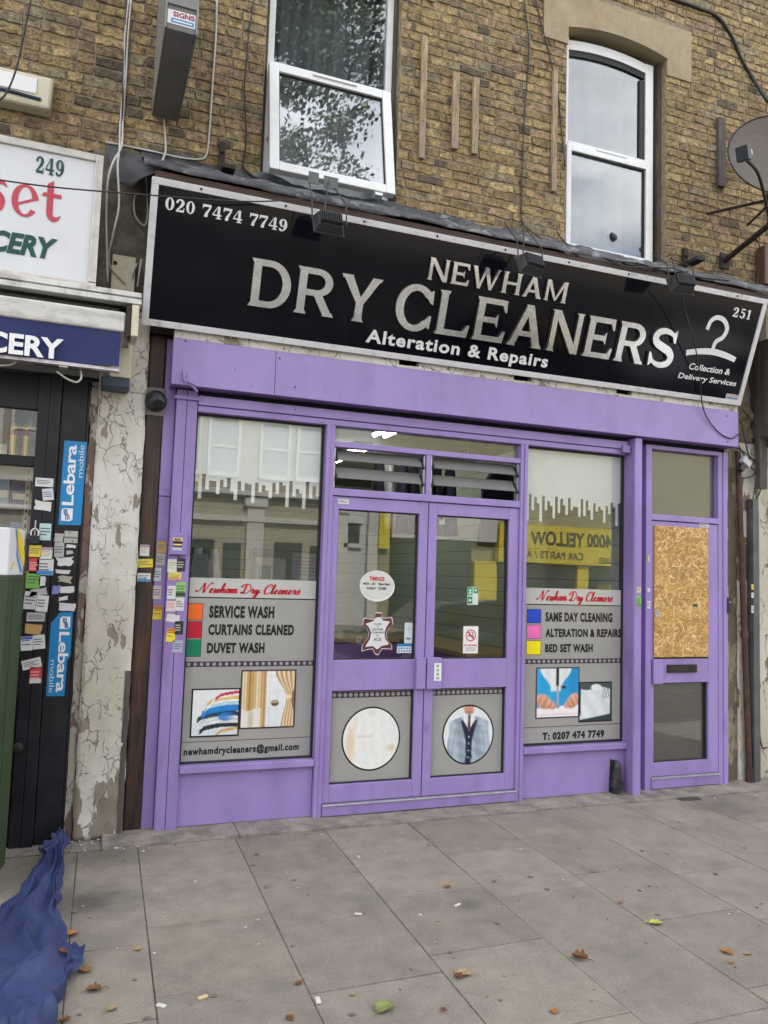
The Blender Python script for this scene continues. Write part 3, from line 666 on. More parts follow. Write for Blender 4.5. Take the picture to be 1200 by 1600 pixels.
# script alphabet -----------------------------------------------------------
def scr(*paths):
    out = []
    for P in paths:
        C = catmull([(a, b, 0) for a, b in P], 6); R_ = []
        for i, p in enumerate(C):
            t = C[min(i + 1, len(C) - 1)] - C[max(i - 1, 0)]; l = t.length or 1
            wd = .10 + .10 * max(0, -t.y / l)
            R_.append((p.x, p.y, wd))
        out.append(('s1', R_))
    return out
def ribbon1(P):
    A = []; B = []
    for i, p in enumerate(P):
        a, b = P[max(i - 1, 0)], P[min(i + 1, len(P) - 1)]; tx, ty = b[0] - a[0], b[1] - a[1]; l = sqrt(tx * tx + ty * ty) or 1
        A.append((p[0] - ty / l * p[2] / 2, p[1] + tx / l * p[2] / 2)); B.append((p[0] + ty / l * p[2] / 2, p[1] - tx / l * p[2] / 2))
    return A, B
SCRIPT = {
 'N': (.95, scr([(-.25, .25), (-.12, .1), (.08, .3), (.2, .75), (.3, 1.02), (.36, .8), (.42, .3), (.5, .02), (.62, .4), (.78, .95), (.95, 1.05), (1.02, .92)])),
 'e': (.40, scr([(0, .16), (.2, .24), (.28, .38), (.19, .47), (.07, .3), (.1, .06), (.26, .04), (.42, .2)])),
 'w': (.58, scr([(0, .38), (.06, .44), (.08, .12), (.18, .03), (.29, .42), (.31, .1), (.42, .03), (.52, .42), (.5, .3), (.62, .36)])),
 'h': (.46, scr([(-.02, .15), (.16, .6), (.22, .95), (.14, 1.02), (.08, .7), (.05, .0)], [(.05, .05), (.16, .4), (.27, .45), (.28, .2), (.33, .04), (.48, .2)])),
 'a': (.46, scr([(.32, .40), (.17, .47), (.05, .22), (.12, .03), (.26, .2), (.35, .46), (.33, .12), (.4, .04), (.5, .2)])),
 'm': (.66, scr([(.0, .3), (.07, .44), (.06, .0)], [(.06, .08), (.17, .42), (.26, .42), (.25, .0)], [(.25, .08), (.37, .43), (.46, .4), (.46, .1), (.54, .04), (.68, .22)])),
 'n': (.48, scr([(.0, .3), (.07, .44), (.06, .0)], [(.06, .08), (.18, .43), (.28, .41), (.28, .1), (.36, .04), (.5, .22)])),
 'D': (.86, scr([(.30, .92), (.26, .5), (.2, .12), (.04, .02), (-.02, .14), (.2, .08), (.5, .05), (.74, .35), (.72, .75), (.48, 1.0), (.15, .98), (-.08, .8), (-.05, .65)])),
 'r': (.38, scr([(0, .16), (.1, .5), (.16, .38), (.26, .38), (.23, .12), (.3, .04), (.4, .2)])),
 'y': (.50, scr([(.02, .36), (.08, .44), (.09, .14), (.18, .06), (.32, .42), (.28, .0), (.14, -.42), (.0, -.36), (.12, -.1), (.52, .2)])),
 'C': (.70, scr([(.58, .72), (.64, .92), (.48, 1.03), (.2, .82), (.08, .4), (.18, .06), (.42, .03), (.72, .26)])),
 'l': (.30, scr([(0, .14), (.18, .6), (.24, .95), (.16, 1.0), (.09, .6), (.1, .1), (.18, .03), (.32, .2)])),
 's': (.32, scr([(0, .14), (.17, .5), (.24, .3), (.22, .08), (.08, .03), (.0, .1)]))}
def script(mb, pl_, body, u0, u1, v0, h, d, mi, shear=.28):
    tot = sum(.3 if c == ' ' else SCRIPT[c][0] for c in body); k = (u1 - u0) / tot; x = 0; q = 0
    for c in body:
        if c == ' ': x += .3; continue
        for _, R_ in SCRIPT[c][1]:
            q += 1; A, B = ribbon1(R_); f = lambda t: (u0 + (x + t[0] + shear * t[1] - .1) * k, v0 + t[1] * h)
            mb.strip(pl_, [f(t) for t in A], [f(t) for t in B], None, d + (q % 7) * .00012, mi)
        x += SCRIPT[c][0]

RED, BLK, WHT = ink(.52, .012, .03), ink(.006, .006, .007), ink(.78, .78, .78)
LM = [M['vinylgrey'], M['vinyllight'], BLK, RED, ink(.85, .15, .015), ink(.50, .008, .03), ink(.0, .20, .10), ink(.055, .03, .06), ink(.33, .32, .32), ink(.012, .06, .52), ink(.80, .16, .46), ink(.85, .72, .0)]
def ss(a, b, x): t = min(1, max(0, (x - a) / (b - a))); return t * t * (3 - 2 * t)
def mix3(p, q, t): return tuple(x * (1 - t) + y * t for x, y in zip(p, q))
def ell(u, v, cx, cy, rx, ry, s=.12): return 1 - ss(1 - s, 1 + s, sqrt(((u - cx) / rx) ** 2 + ((v - cy) / ry) ** 2))
def band(x, lo, hi, s=.012): return ss(lo - s, lo + s, x) * (1 - ss(hi - s, hi + s, x))
def blob(P, n=5):
    C = catmull([(a, b, 0) for a, b in list(P) + [P[0]]], n); return [(p.x, p.y) for p in C[:-1]]
PRINT = mat('printed_photo', rough=.16, var=.04, scale=30, attr=True)
def printed(W, name, lb, rt, fn, n=60, edge=BLK, d=.004, disc=None):
    """a photograph printed on vinyl: a fine grid coloured by a small picture function"""
    me = bpy.data.meshes.new(name); vs = []; cs = []; fs = []; off = V((0, 0, 0)); p = W
    while p: off += p.location; p = p.parent
    if disc is None:
        A_, B_ = up(*lb), up(*rt)
        for j in range(n + 1):
            for i in range(n + 1):
                u, v = i / n, j / n; vs.append(GP(A_[0] + (B_[0] - A_[0]) * u, A_[1] + (B_[1] - A_[1]) * v, d) - off); cs.append(fn(u, v))
        fs = [(j * (n + 1) + i, j * (n + 1) + i + 1, (j + 1) * (n + 1) + i + 1, (j + 1) * (n + 1) + i) for j in range(n) for i in range(n)]
        mb = MB(); mb.rect(GP, A_[0] - .010, B_[0] + .010, A_[1] - .010, B_[1] + .010, d - .0005); mb.build('picture_border', edge, W)
    else:
        pl_, cx, cz, ru, rv = disc; m_ = 72
        for j in range(n + 1):
            for i in range(m_):
                r_ = j / n; a_ = 2 * pi * i / m_; u, v = .5 + .5 * r_ * cos(a_), .5 + .5 * r_ * sin(a_); vs.append(pl_(cx + ru * r_ * cos(a_), cz + rv * r_ * sin(a_), d) - off); cs.append(fn(u, v))
        fs = [(j * m_ + i, j * m_ + (i + 1) % m_, (j + 1) * m_ + (i + 1) % m_, (j + 1) * m_ + i) for j in range(n) for i in range(m_)]
    me.from_pydata([tuple(q) for q in vs], [], fs); me.materials.append(PRINT)
    at = me.color_attributes.new('Col', 'FLOAT_COLOR', 'POINT'); at.data.foreach_set('color', [q for t in cs for q in (*t, 1.0)])
    o = bpy.data.objects.new(name, me); COL.objects.link(o); o.parent = W; return o
def im_curtain(u, v):
    c = mix3((.74, .78, .80), (.82, .82, .80), v)
    for x in (.52, .68): c = mix3(c, (.58, .62, .64), .6 * band(u, x, x + .012))
    for y in (.32, .62, .9): c = mix3(c, (.55, .58, .60), .6 * band(v, y, y + .012))
    c = mix3(c, (.16, .08, .03), ell(u, v, .63, .42, .075, .055)); c = mix3(c, (.55, .42, .25), ell(u, v, .63, .44, .05, .02))
    if u < .47:
        f = .5 + .5 * sin(u * 58); g = .5 + .5 * sin(u * 23 + 1); k = mix3(mix3((.60, .36, .11), (.80, .66, .42), g), (.36, .18, .05), .7 * f * (1 - g)); k = tuple(q * (.72 + .4 * (.5 + .5 * sin(u * 116))) for q in k); c = mix3(k, c, ss(.44, .47, u))
    xl = .62 + .23 * ss(1, .52, v) if v > .52 else .85 - .09 * ss(.52, 0, v)
    xr = 1.0 if v > .7 else (.94 + .06 * ss(.55, .72, v) if v > .52 else .94 + .06 * ss(.5, .2, v))
    if u > xl:
        t = (u - xl) / max(.05, 1 - xl); f = .5 + .5 * sin(t * 26); k = mix3((.82, .68, .44), (.40, .20, .07), f ** 1.4); c = mix3(k, (.30, .14, .05), ss(xr - .01, xr + .02, u) if xr < 1 else 0); c = mix3(c, (.84, .72, .5), band(v, .50, .57) * band(u, .84, .95, .02))
    if v < .34 and u < .38:
        k = mix3((.80, .75, .66), (.60, .52, .40), ell(u, v, .18, .14, .05, .2, .5)); c = mix3(c, k, (1 - ss(.31, .34, v + .03 * sin(u * 14))) * (1 - ss(.35, .38, u)))
    return c
def im_laundry(u, v):
    c = mix3((.66, .72, .75), (.80, .81, .81), ss(0, .5, v)); y0 = .02
    for i, (h, l, k) in enumerate(((.07, .52, (.70, .44, .12)), (.10, .16, (.02, .035, .045)), (.10, .10, (.80, .81, .82)), (.09, .16, (.74, .77, .79)), (.11, .10, (.025, .06, .09)), (.16, .20, (.02, .24, .68)), (.08, .25, (.45, .72, .85)), (.08, .30, (.86, .88, .86)), (.07, .30, (.85, .60, .10)), (.07, .40, (.86, .84, .80)), (.07, .48, (.66, .05, .10)))):
        lift = .10 * sin(max(0, u - l) * 2.4) - .06 * ss(l + .12, l, u); lo = y0 + lift; hi = lo + h * (1.05 - .15 * u); t = (v - lo) / (hi - lo)
        if u > l - .02 and 0 < t < 1: c = mix3(c, tuple(q * (.62 + .5 * sin(pi * min(1, t * 1.1)) * (.8 + .2 * sin(u * 21 + i * 2))) for q in k), ss(l - .02, l + .03, u))
        y0 += h * .86
    c = mix3(c, (.015, .19, .58), ell(u, v, .76, .40, .20, .10) * (1 - ss(.7, .99, u)) * .9)
    return c
def im_sewing(u, v):
    c = mix3((.03, .40, .74), (.02, .25, .55), ss(.2, .9, u) * .6 + .3 * sin(u * 9) ** 2)
    wq = 1 - ss(.10, .14, abs(u - .45) - (.26 * ss(.58, 1, v) + .0)); c = mix3(c, mix3((.84, .84, .82), (.62, .66, .70), .5 + .5 * sin(u * 30) * .4), wq * ss(.50, .56, v) * (1 - ss(.80, .86, u)))
    c = mix3(c, (.86, .82, .82), 1 - ss(.16, .22, v - .05 * u)); c = mix3(c, (.80, .62, .66), band(v, .03, .07) * .8)
    for cx, cy, rx, ry, sk in ((.16, .32, .19, .15, -.5), (.34, .25, .11, .09, -.6), (.87, .32, .15, .15, .6), (.74, .25, .08, .08, .5)): c = mix3(c, mix3((.78, .42, .29), (.50, .22, .13), ss(.0, 1, (.5 + 2.6 * (cy - v) + .25 * sin((u + sk * v) * 44)))), ell(u, v - sk * (u - cx) * .5, cx, cy, rx, ry, .16))
    c = mix3(c, (.03, .03, .035), band(u, .455, .525) * ss(.60, .66, v)); c = mix3(c, (.55, .56, .58), band(u, .475, .525) * band(v, .24, .62)); c = mix3(c, (.10, .10, .11), band(u, .49, .505) * band(v, .18, .62)); c = mix3(c, (.04, .04, .05), ell(u, v, .645, .61, .06, .03)); c = mix3(c, (.3, .3, .32), ell(u, v, .50, .20, .045, .03)); c = mix3(c, (.55, .15, .06), ell(u, v, .575, .62, .025, .02))
    return c
def im_shirt(u, v):
    c = mix3((.03, .05, .052), (.07, .10, .10), v); c = mix3(c, (.02, .03, .03), .6 * band(u, .18, .2) * ss(.8, .9, v))
    e = .06 * sin(v * 9) * .4; w = ss(.02, .05, u + .10 * ss(.2, .0, v)) * (1 - ss(.955, .98, u)) * ss(.02 + .16 * u, .06 + .16 * u, v + e) * (1 - ss(.84, .87, v + .04 * sin(u * 7)))
    k = mix3((.83, .85, .86), (.60, .64, .66), .5 + .5 * sin(u * 13 + v * 9) * .5); k = mix3(k, (.62, .65, .67), .6 * band(v, .50, .515)); c = mix3(c, k, w)
    c = mix3(c, (.80, .82, .83), ell(u, v, .52, .88, .17, .09)); c = mix3(c, (.35, .37, .38), band(u, .36, .38) * band(v, .78, .92))
    if u > .68 and v > .55: c = mix3(c, (.06, .065, .07), (.5 + .5 * sin(u * 60 + 9 * sin(v * 21))) ** 3 * ss(.68, .74, u) * ss(.55, .62, v) * (1 - ss(.93, .97, u)))
    return c
def im_dress(u, v):
    c = mix3((.80, .82, .80), (.72, .76, .76), ss(.5, 1, u)); c = mix3(c, (.82, .62, .46), ell(u, v, .13, .42, .07, .30, .5)); c = mix3(c, (.78, .70, .54), ell(u, v, .24, .72, .06, .2, .6))
    k = mix3((.82, .83, .80), (.66, .66, .60), (.5 + .5 * sin(u * 34 + v * 4)) * .15); w = ss(.20, .26, u - .02 * sin(v * 9)) * (1 - ss(.70, .9, u - .3 * (1 - v))); c = mix3(c, k, w); c = mix3(c, (.70, .66, .58), band(v, .52, .56) * band(u, .26, .55) * .7)
    c = mix3(c, (.66, .56, .34), ell(u, v, .86, .34, .08, .06, .6) * .7); c = mix3(c, (.70, .68, .62), ell(u, v, .5, .93, .09, .05, .6) * .6); return c
def im_suit(u, v):
    c = (.76, .78, .80); sh = .86 - .34 * abs(u - .5) ** 1.15; half = .40 + .05 * ss(.6, .2, v) - .22 * ss(.70, .90, v)
    j = (1 - ss(half - .015, half + .015, abs(u - .51))) * (1 - ss(sh - .02, sh + .01, v)); k = mix3((.44, .52, .59), (.27, .33, .39), ss(.0, 1, .45 + .4 * sin(u * 19 + v * 3) + .2 * sin(v * 31 + u * 12))); k = mix3(k, (.16, .20, .24), .8 * band(abs(u - .51), half - .13, half - .115) * (1 - ss(.55, .62, v))); c = mix3(c, k, j)
    x = abs(u - .51); vs_ = .065 + .10 * ss(.35, .72, v) if v < .75 else .13
    c = mix3(c, (.018, .024, .058), (1 - ss(vs_ - .01, vs_ + .01, x)) * (1 - ss(.80, .83, v))); c = mix3(c, (.80, .81, .84), (1 - ss(.0, .02, x - .115 * ss(.56, .80, v))) * ss(.55, .58, v) * (1 - ss(.87, .90, v)))
    c = mix3(c, mix3((.20, .07, .09), (.06, .03, .05), .5 + .5 * sin(u * 120 + v * 120)), (1 - ss(.022, .036, x)) * band(v, .56, .85)); c = mix3(c, (.62, .30, .19), ell(u, v, .51, .965, .105, .115)); c = mix3(c, (.36, .15, .09), ell(u, v, .51, .89, .09, .03, .5) * .6)
    c = mix3(c, (.10, .12, .15), band(v, .635, .652) * band(u, .66, .79))
    for y in (.10, .22, .34, .46): c = mix3(c, (.6, .6, .62), ell(u, v, .51, y, .013, .013, .5))
    c = mix3(c, (.24, .29, .34), .8 * (1 - ss(.004, .018, abs(x - (.10 + .10 * ss(.45, .86, v))))) * ss(.42, .5, v) * j); return c
# ---- left display window
LW = display_window(.657, 1.573)
x0, x1 = .6715, 1.5585
drips(LW, x0, x1, up(400, 758)[1], 3)
zb0, zb1 = up(400, 905)[1], up(400, 936)[1]
mb = MB(); mb.rect(GP, x0, x1, .4385, zb1, .0005, 0); mb.rect(GP, x0, x1, zb1 + .008, zb0, .0005, 1); mb.rect(GP, x0, x1, zb1, zb1 + .008, .001, 2); mb.rect(GP, x0, x1, up(400, 1155.5)[1], up(400, 1155.5)[1] + .004, .0012, 7)
zz = up(400, 1037)[1]; dotband(mb, x0, x1, zz - .018, zz + .018, .0012, 7, 8)
for mi, (a, b) in zip((4, 5, 6), (((288.5, 968), (317, 943.5)), ((287, 996.5), (315.5, 971.5)), ((285, 1025.4), (314, 1000)))):
    p, q = up(*a), up(*b); mb.rect(GP, p[0] - .004, q[0] + .004, p[1] - .004, q[1] + .004, .0012, 7); mb.rect(GP, p[0], q[0], p[1], q[1], .0016, mi)
mb.build('vinyl_panel', LM, LW)
mb = MB(); a, b = up(311, 927), up(469, 927); script(mb, GP, 'Newham Dry Cleaners', a[0], b[0], (a[1] + b[1]) / 2 - .003, .064, .0016, 0); mb.build('script_lettering', RED, LW)
mb = MB(); TB(mb, GP, 'SERVICE WASH', (326.5, 965.5), (429, 947.5), .0016, 0, off=.052, sp=1.12); mb.build('lettering', BLK, LW)
mb = MB(); TB(mb, GP, 'CURTAINS CLEANED', (325, 992.5), (459.6, 976), .0016, 0, off=.052, sp=1.12); mb.build('lettering', BLK, LW)
mb = MB(); TB(mb, GP, 'DUVET WASH', (323, 1021), (413.7, 1004), .0016, 0, off=.052, sp=1.12); mb.build('lettering', BLK, LW)
mb = MB(); TB(mb, GP, 'newhamdrycleaners@gmail.com', (286.5, 1184), (467, 1160), .0016, 0, off=.042, sp=1.14); mb.build('lettering', BLK, LW)
printed(LW, 'curtain_picture', (375.5, 1137), (461, 1048), im_curtain, edge=LM[7])
printed(LW, 'laundry_picture', (298.5, 1150), (373.5, 1077), im_laundry, d=.0052)
# ---- right display window
RW = display_window(3.247, 4.213)
x0, x1 = 3.2615, 4.1985
drips(RW, x0, x1, up(900, 790)[1], 8)
zb0, zb1 = up(890, 920)[1], up(890, 946)[1]
mb = MB(); mb.rect(GP, x0, x1, .4385, zb1, .0005, 0); mb.rect(GP, x0, x1, zb1 + .008, zb0, .0005, 1); mb.rect(GP, x0, x1, zb1, zb1 + .007, .001, 2); mb.rect(GP, x0, x1, up(890, 1134.5)[1], up(890, 1134.5)[1] + .005, .0012, 7)
zz = up(890, 1033)[1]; dotband(mb, x0, x1, zz - .019, zz + .019, .0012, 7, 8)
for mi, (a, b) in zip((9, 10, 11), (((823.4, 973), (845, 952.5)), ((823.2, 997.5), (844.8, 977)), ((822.6, 1022.5), (844.6, 1001.5)))):
    p, q = up(*a), up(*b); mb.rect(GP, p[0] - .004, q[0] + .004, p[1] - .004, q[1] + .004, .0012, 7); mb.rect(GP, p[0], q[0], p[1], q[1], .0016, mi)
mb.build('vinyl_panel', LM, RW)
mb = MB(); a, b = up(842, 939), up(957, 939.5); script(mb, GP, 'Newham Dry Cleaners', a[0], b[0], (a[1] + b[1]) / 2, .075, .0016, 0); mb.build('script_lettering', RED, RW)
mb = MB(); TB(mb, GP, 'SAME DAY CLEANING', (852, 971.3), (956.6, 957.8), .0016, 0, off=.052, sp=1.12); mb.build('lettering', BLK, RW)
mb = MB(); TB(mb, GP, 'ALTERATION & REPAIRS', (852, 995.6), (970.5, 982.8), .0016, 0, off=.052, sp=1.12); mb.build('lettering', BLK, RW)
mb = MB(); TB(mb, GP, 'BED SET WASH', (851.4, 1019.5), (926, 1006), .0016, 0, off=.052, sp=1.12); mb.build('lettering', BLK, RW)
mb = MB(); TB(mb, GP, 'T: 0207 474 7749', (847.2, 1157), (944, 1140), .0016, 0, off=.055, sp=1.14); mb.build('lettering', BLK, RW)
printed(RW, 'sewing_picture', (838, 1121), (903.5, 1044), im_sewing, edge=LM[7])
printed(RW, 'shirt_picture', (905, 1126.5), (954, 1066.5), im_shirt, d=.0052)

# ---- sills, risers, posts
for xa, xb, z_ in ((.658, 1.572, .424), (3.248, 4.212, .42)):
    mb = MB(); mb.box(xa, xb, -.022, .05, z_ - .046, z_); mb.build('sill', PU, SF, bevel=.004)
    mb = MB(); mb.box(xa, xb, .022, .06, .03, z_ - .047); mb.build('stall_riser', PU, SF)
mb = MB(); mb.box(1.576, 1.606, -.018, .09, .02, 2.79); mb.box(1.6075, 1.640, -.010, .09, .02, 2.79); mb.box(3.185, 3.214, -.010, .09, .02, 2.79); mb.box(3.2155, 3.244, -.018, .09, .02, 2.79); mb.pieces('door_frame', PU, SF, bevel=.003)
mb = MB(); mb.box(1.6405, 3.1845, -.006, .08, 2.283, 2.335); mb.box(1.6405, 3.1845, -.004, .08, 2.637, 2.675); mb.box(2.372, 2.41, -.0025, .08, 2.3355, 2.6365); mb.pieces('transom', PU, SF, bevel=.003)
mb = MB(); mb.box(1.6405, 3.1845, .05, .056, 2.6755, 2.7895); mb.build('top_light', M['glass'], SF)
blade = mat('louvre_glass', (.20, .20, .19), .18, var=.05, spec=.7)
for xa, xb in ((1.645, 2.368), (2.414, 3.18)):
    for zc in (2.585, 2.455):
        T_ = radians(38); pl_ = Plane(((xa + xb) / 2, .045, zc), (1, 0, 0), (0, sin(T_), cos(T_)), (0, -cos(T_), sin(T_)))
        mb = MB(); ob(mb, pl_, (xa - xb) / 2 + .02, (xb - xa) / 2 - .02, -.055, .055, -.003, .003); lo = mb.build('louvre_blade', blade, SF)
        mb = MB()
        for s_ in (-1, 1): ob(mb, pl_, s_ * ((xb - xa) / 2 - .02) - .008, s_ * ((xb - xa) / 2 - .02) + .008, -.07, .03, -.009, .009)
        mb.pieces('clip', M['black'], lo)
    mb = MB(); mb.box(xa, xa + .012, .02, .07, 2.337, 2.635); mb.box(xb - .012, xb, .02, .07, 2.337, 2.635); mb.pieces('louvre_channel', M['alu'], SF)
# ---- double doors
def leaf(x0, x1, gx0, gx1, name='door', z0=.112, z1=2.277, zs=((.234, .888), (1.105, 2.187))):
    mb = MB(); y0, y1 = .008, .055
    mb.box(x0, gx0, y0, y1, z0, z1); mb.box(gx1, x1, y0, y1, z0, z1)
    zz = [z0, zs[0][0], zs[0][1], zs[1][0], zs[1][1], z1]
    for i in (0, 2, 4): mb.box(gx0, gx1, y0 + .0012, y1, zz[i], zz[i + 1])
    d = mb.build(name, PU, SF, bevel=.003)
    for a, b in zs:
        mb = MB(); frame4(mb, gx0 + .0005, gx1 - .0005, .030, .056, a + .0005, b - .0005, .007, .010, .007, .007); mb.build('glazing_bead', M['gasket_and_shade'], d)
        MB().box(gx0 + .008, gx1 - .011, .048, .053, a + .008, b - .008).build('pane', M['glass'], d)
    return d
D1 = leaf(1.6425, 2.400, 1.693, 2.329); D2 = leaf(2.4075, 3.183, 2.476, 3.098)
DP = Plane((0, .0475, 0))
def upd(px, py): return up(px, py, .047)
for D_, gx0, gx1, pc, rr, fn_ in ((D1, 1.701, 2.318, (580, 1154), (.215, .217), im_dress), (D2, 2.484, 3.087, (731.7, 1147.6), (.207, .212), im_suit)):
    mb = MB(); z0, z1 = .243, .879; mb.rect(DP, gx0, gx1, z0, z1, .0, 0); mb.rect(DP, gx0, gx1, z1 - .048, z1 - .006, .0006, 1)
    n = 15; s_ = (gx1 - gx0) / n
    for i in range(n): mb.disc(DP, gx0 + s_ * (i + .5), z1 - .027, .0145, .0145, .0012, 2, 14)
    mb.build('vinyl_panel', [M['vinylgrey'], ink(.055, .03, .06), ink(.33, .32, .32)], D_)
    c = upd(*pc); mb = MB(); mb.disc(DP, c[0], c[1], rr[0] + .012, rr[1] + .012, .0008); mb.build('picture_border', BLK, D_)
    printed(D_, 'round_picture', None, None, fn_, 30, d=.0016, disc=(DP, c[0], c[1], rr[0], rr[1]))
a, b = PX(642, 1077, -.03), PX(660, 1028, -.03)
mb = MB(); mb.box(2.325, 2.398, -.032, .0075, a.z, b.z); mb.build('push_plate', PU, D1, bevel=.004)
mb = MB(); mb.box(2.409, 2.525, -.032, .0075, a.z - .002, b.z); h2 = mb.build('push_plate', PU, D2, bevel=.004)
pp = Plane((0, -.0335, 0)); mb = MB(); a, b = up(678, 1064, -.0335), up(690, 1036, -.0335)
mb.rect(pp, a[0], b[0], a[1], b[1], 0, 0); hh = (b[1] - a[1]) / 4.4
for i, ch in enumerate('HSUP'): mb.text(pp, ch, a[0] + .02, b[0] - .02, a[1] + hh * (i + .35), a[1] + hh * (i + .95), .0006, 1, off=.03)
mb.build('push_label', [WHT, BLK], D2)
for D_, px, py in ((D2, 672, 915), (D2, 667, 1135)):
    c = PX(px, py, -.0); mb = MB(); mb.box(c.x - .014, c.x + .014, .002, .0078, c.z - .036, c.z + .036); mb.lathe([(.008, 0), (.008, .006)], (c.x, .002, c.z), (0, -1, 0), 12); mb.build('lock', PU2, D_, bevel=.002)
mb = MB(); mb.box(1.6425, 3.183, -.024, .08, .03, .098); mb.build('threshold', PU2, SF, bevel=.004)
mb = MB(); mb.box(1.6425, 3.183, -.030, .08, .0985, .108); mb.build('threshold_strip', M['alu'], SF, bevel=.002)
# ---- door post and flat door at the right
mb = MB(); mb.box(4.2135, 4.222, -.085, .09, .02, 2.79); mb.build('reveal', PU2, SF)
mb = MB(); mb.box(4.2225, 4.292, -.09, .10, .004, 2.925); mb.build('shutter_post', PU, SF, bevel=.005)
mb = MB(); mb.box(4.2925, 4.402, .05, .10, .02, 2.9); mb.build('filler', PU2, SF)
mb = MB(); mb.box(4.4025, 4.462, -.006, .1, .0, 2.9); mb.box(5.188, 5.236, .002, .1, .0, 2.9); mb.box(5.2365, 5.282, -.008, .1, .0, 2.9); mb.box(4.4625, 5.1875, -.004, .1, 2.258, 2.307); mb.box(4.4625, 5.1875, -.004, .1, 2.865, 2.9); mb.build('flat_door_frame', PU, SF, bevel=.004)
MB().box(4.463, 5.187, .05, .056, 2.3075, 2.8645).build('fanlight', M['glass'], SF)
FD = leaf(4.465, 5.186, 4.50, 5.078, 'flat_door', .125, 2.252, ((.236, .89), (1.09, 2.20)))
mb = MB(); mb.box(4.4625, 5.1875, -.012, .08, .03, .11); mb.build('threshold', PU2, SF, bevel=.004)
mb = MB(); mb.box(4.4625, 5.1875, -.018, .08, .1105, .122); mb.build('threshold_strip', M['alu'], SF)
mb = MB(); a, b = PX(1021, 1069, -.02), PX(1036, 1030, -.02); mb.box(a.x, b.x, -.022, .0075, a.z, b.z); mb.build('lock_box', PU, FD, bevel=.004)
mb = MB(); a, b = PX(1043, 1051, .0), PX(1088.5, 1038, .0); mb.box(a.x, b.x, -.006, .0075, a.z, b.z, 0); mb.box(a.x + .03, b.x - .10, -.0085, -.0062, a.z + .016, b.z - .016, 1); mb.box(b.x - .09, b.x - .03, -.0085, -.0062, a.z + .016, b.z - .016, 2)
mb.build('letter_plate', [mat('bronze_plate', (.05, .04, .035), .4, .6), ink(.03, .026, .024), M['dark']], FD, bevel=.002)
gf = mat('dusty_grey_film', (.12, .118, .11), .5, var=.1, scale=3)
MB().box(4.464, 5.186, .0575, .0585, 2.3085, 2.8635).build('frosted_film', gf, SF)
MB().box(4.51, 5.066, .0535, .0545, .245, .88).build('frosted_film', mat('dusty_brown_film', (.075, .068, .058), .5, var=.15, scale=3), FD)
# OSB board: strands as thin chips
a, b = PX(1022, 1027, -.004), PX(1107, 826, -.004); bx0, bx1, bz0, bz1 = a.x, b.x, a.z, b.z
mb = MB(); mb.box(bx0, bx1, -.0035, .0074, bz0, bz1, 0, (.42, .25, .085))
OC = [tuple(q * 1.28 for q in t) for t in [(.52, .32, .11), (.46, .27, .085), (.58, .38, .15), (.40, .22, .065), (.62, .43, .20), (.50, .29, .09), (.33, .17, .05)]]
for i in range(1500):
    cx, cz = rnd.uniform(bx0, bx1), rnd.uniform(bz0, bz1); an = rnd.gauss(0, 1.0) + pi / 3 * (rnd.random() < .3); ln, wd = rnd.uniform(.03, .12), rnd.uniform(.005, .018)
    c = rnd.choice(OC); v = rnd.uniform(.88, 1.12); P = []
    for u, v_ in ((-1, -.6), (-.4, -1), (1, -.5), (.8, .7), (-.2, 1)):
        x, z_ = u * ln / 2 + jit(.004), v_ * wd / 2 + jit(.001)
        P.append((min(bx1, max(bx0, cx + x * cos(an) - z_ * sin(an))), -.0037 - i * .0000016, min(bz1, max(bz0, cz + x * sin(an) + z_ * cos(an)))))
    mb.poly(P, 0, tuple(q * v for q in c))
mb.build('chipboard', mat('strand_board', rough=.65, var=.16, scale=30, attr=True, bump=.15), FD, recalc=False)
# broken downpipe at the foot of the riser
mb = MB(); c = PX(965, 1243, -.02); c.z = .02
r_ = .042
mb.lathe([(r_, 0), (r_, .05), (r_ + .01, .052), (r_ + .01, .10), (r_, .103), (r_ * .95, .15), (r_ * .8, .22), (r_ * .4, .26)], c + V((-.005, .01, .0)), (0, -.03, 1), 18)
mb.prism([(c.x - .055, .0215, .03), (c.x + .045, .0215, .03), (c.x + .035, .0215, .27), (c.x - .045, .0215, .29)], (0, -.012, 0))
tag(mb.build('pipe_stub', mat('old_black_pipe', (.03, .03, .03), .55, .2, var=.5, scale=14, bump=.4, dirt=(.16, .15, .13, .7), dscale=9), loc=tuple(c), smooth=False), 'short broken black pipe stub at the foot of the purple panel', 'pipe')

# ================================================================== SHOP INTERIOR
RM = thing('shop_room', 'shop interior with green slatted walls behind the purple shopfront glass', 'room', (2.4, 2, 0))
MB().box(.55, 4.35, .14, 6.6, -.02, .02).build('floor', M['shopfloor'], RM)
MB().box(.55, 4.35, .365, 6.6, 3.30, 3.36).build('ceiling', M['ceil'], RM)
mb = MB()
zz = .03; sl = mat('slat_groove', (.17, .18, .13), .9)
mb.box(.5, .55, .14, 6.65, .0, 3.3, 1); mb.box(4.35, 4.40, .14, 6.65, .0, 3.3, 1); mb.box(.5, 4.4, 6.6, 6.65, .0, 3.3, 1)
while zz < 3.12:
    h = .148
    mb.box(.5505, .558, .14, 6.58, zz, zz + h); mb.box(4.342, 4.3495, .14, 6.58, zz, zz + h); mb.box(.56, 4.34, 6.58, 6.5995, zz, zz + h); zz += .155
mb.build('slat_wall', [M['slat'], sl], RM)
CT = thing('counter', 'L shaped purple counter with a wooden top seen through the shop doors', 'counter', (2.2, 2, 0))
mb = MB(); mb.box(.7, 3.0, 1.9, 1.95, .02, 1.06); mb.box(3.0, 3.05, .45, 1.95, .02, 1.06); mb.pieces('front_panel', mat('purple_counter', (.34, .16, .50), .5), CT)
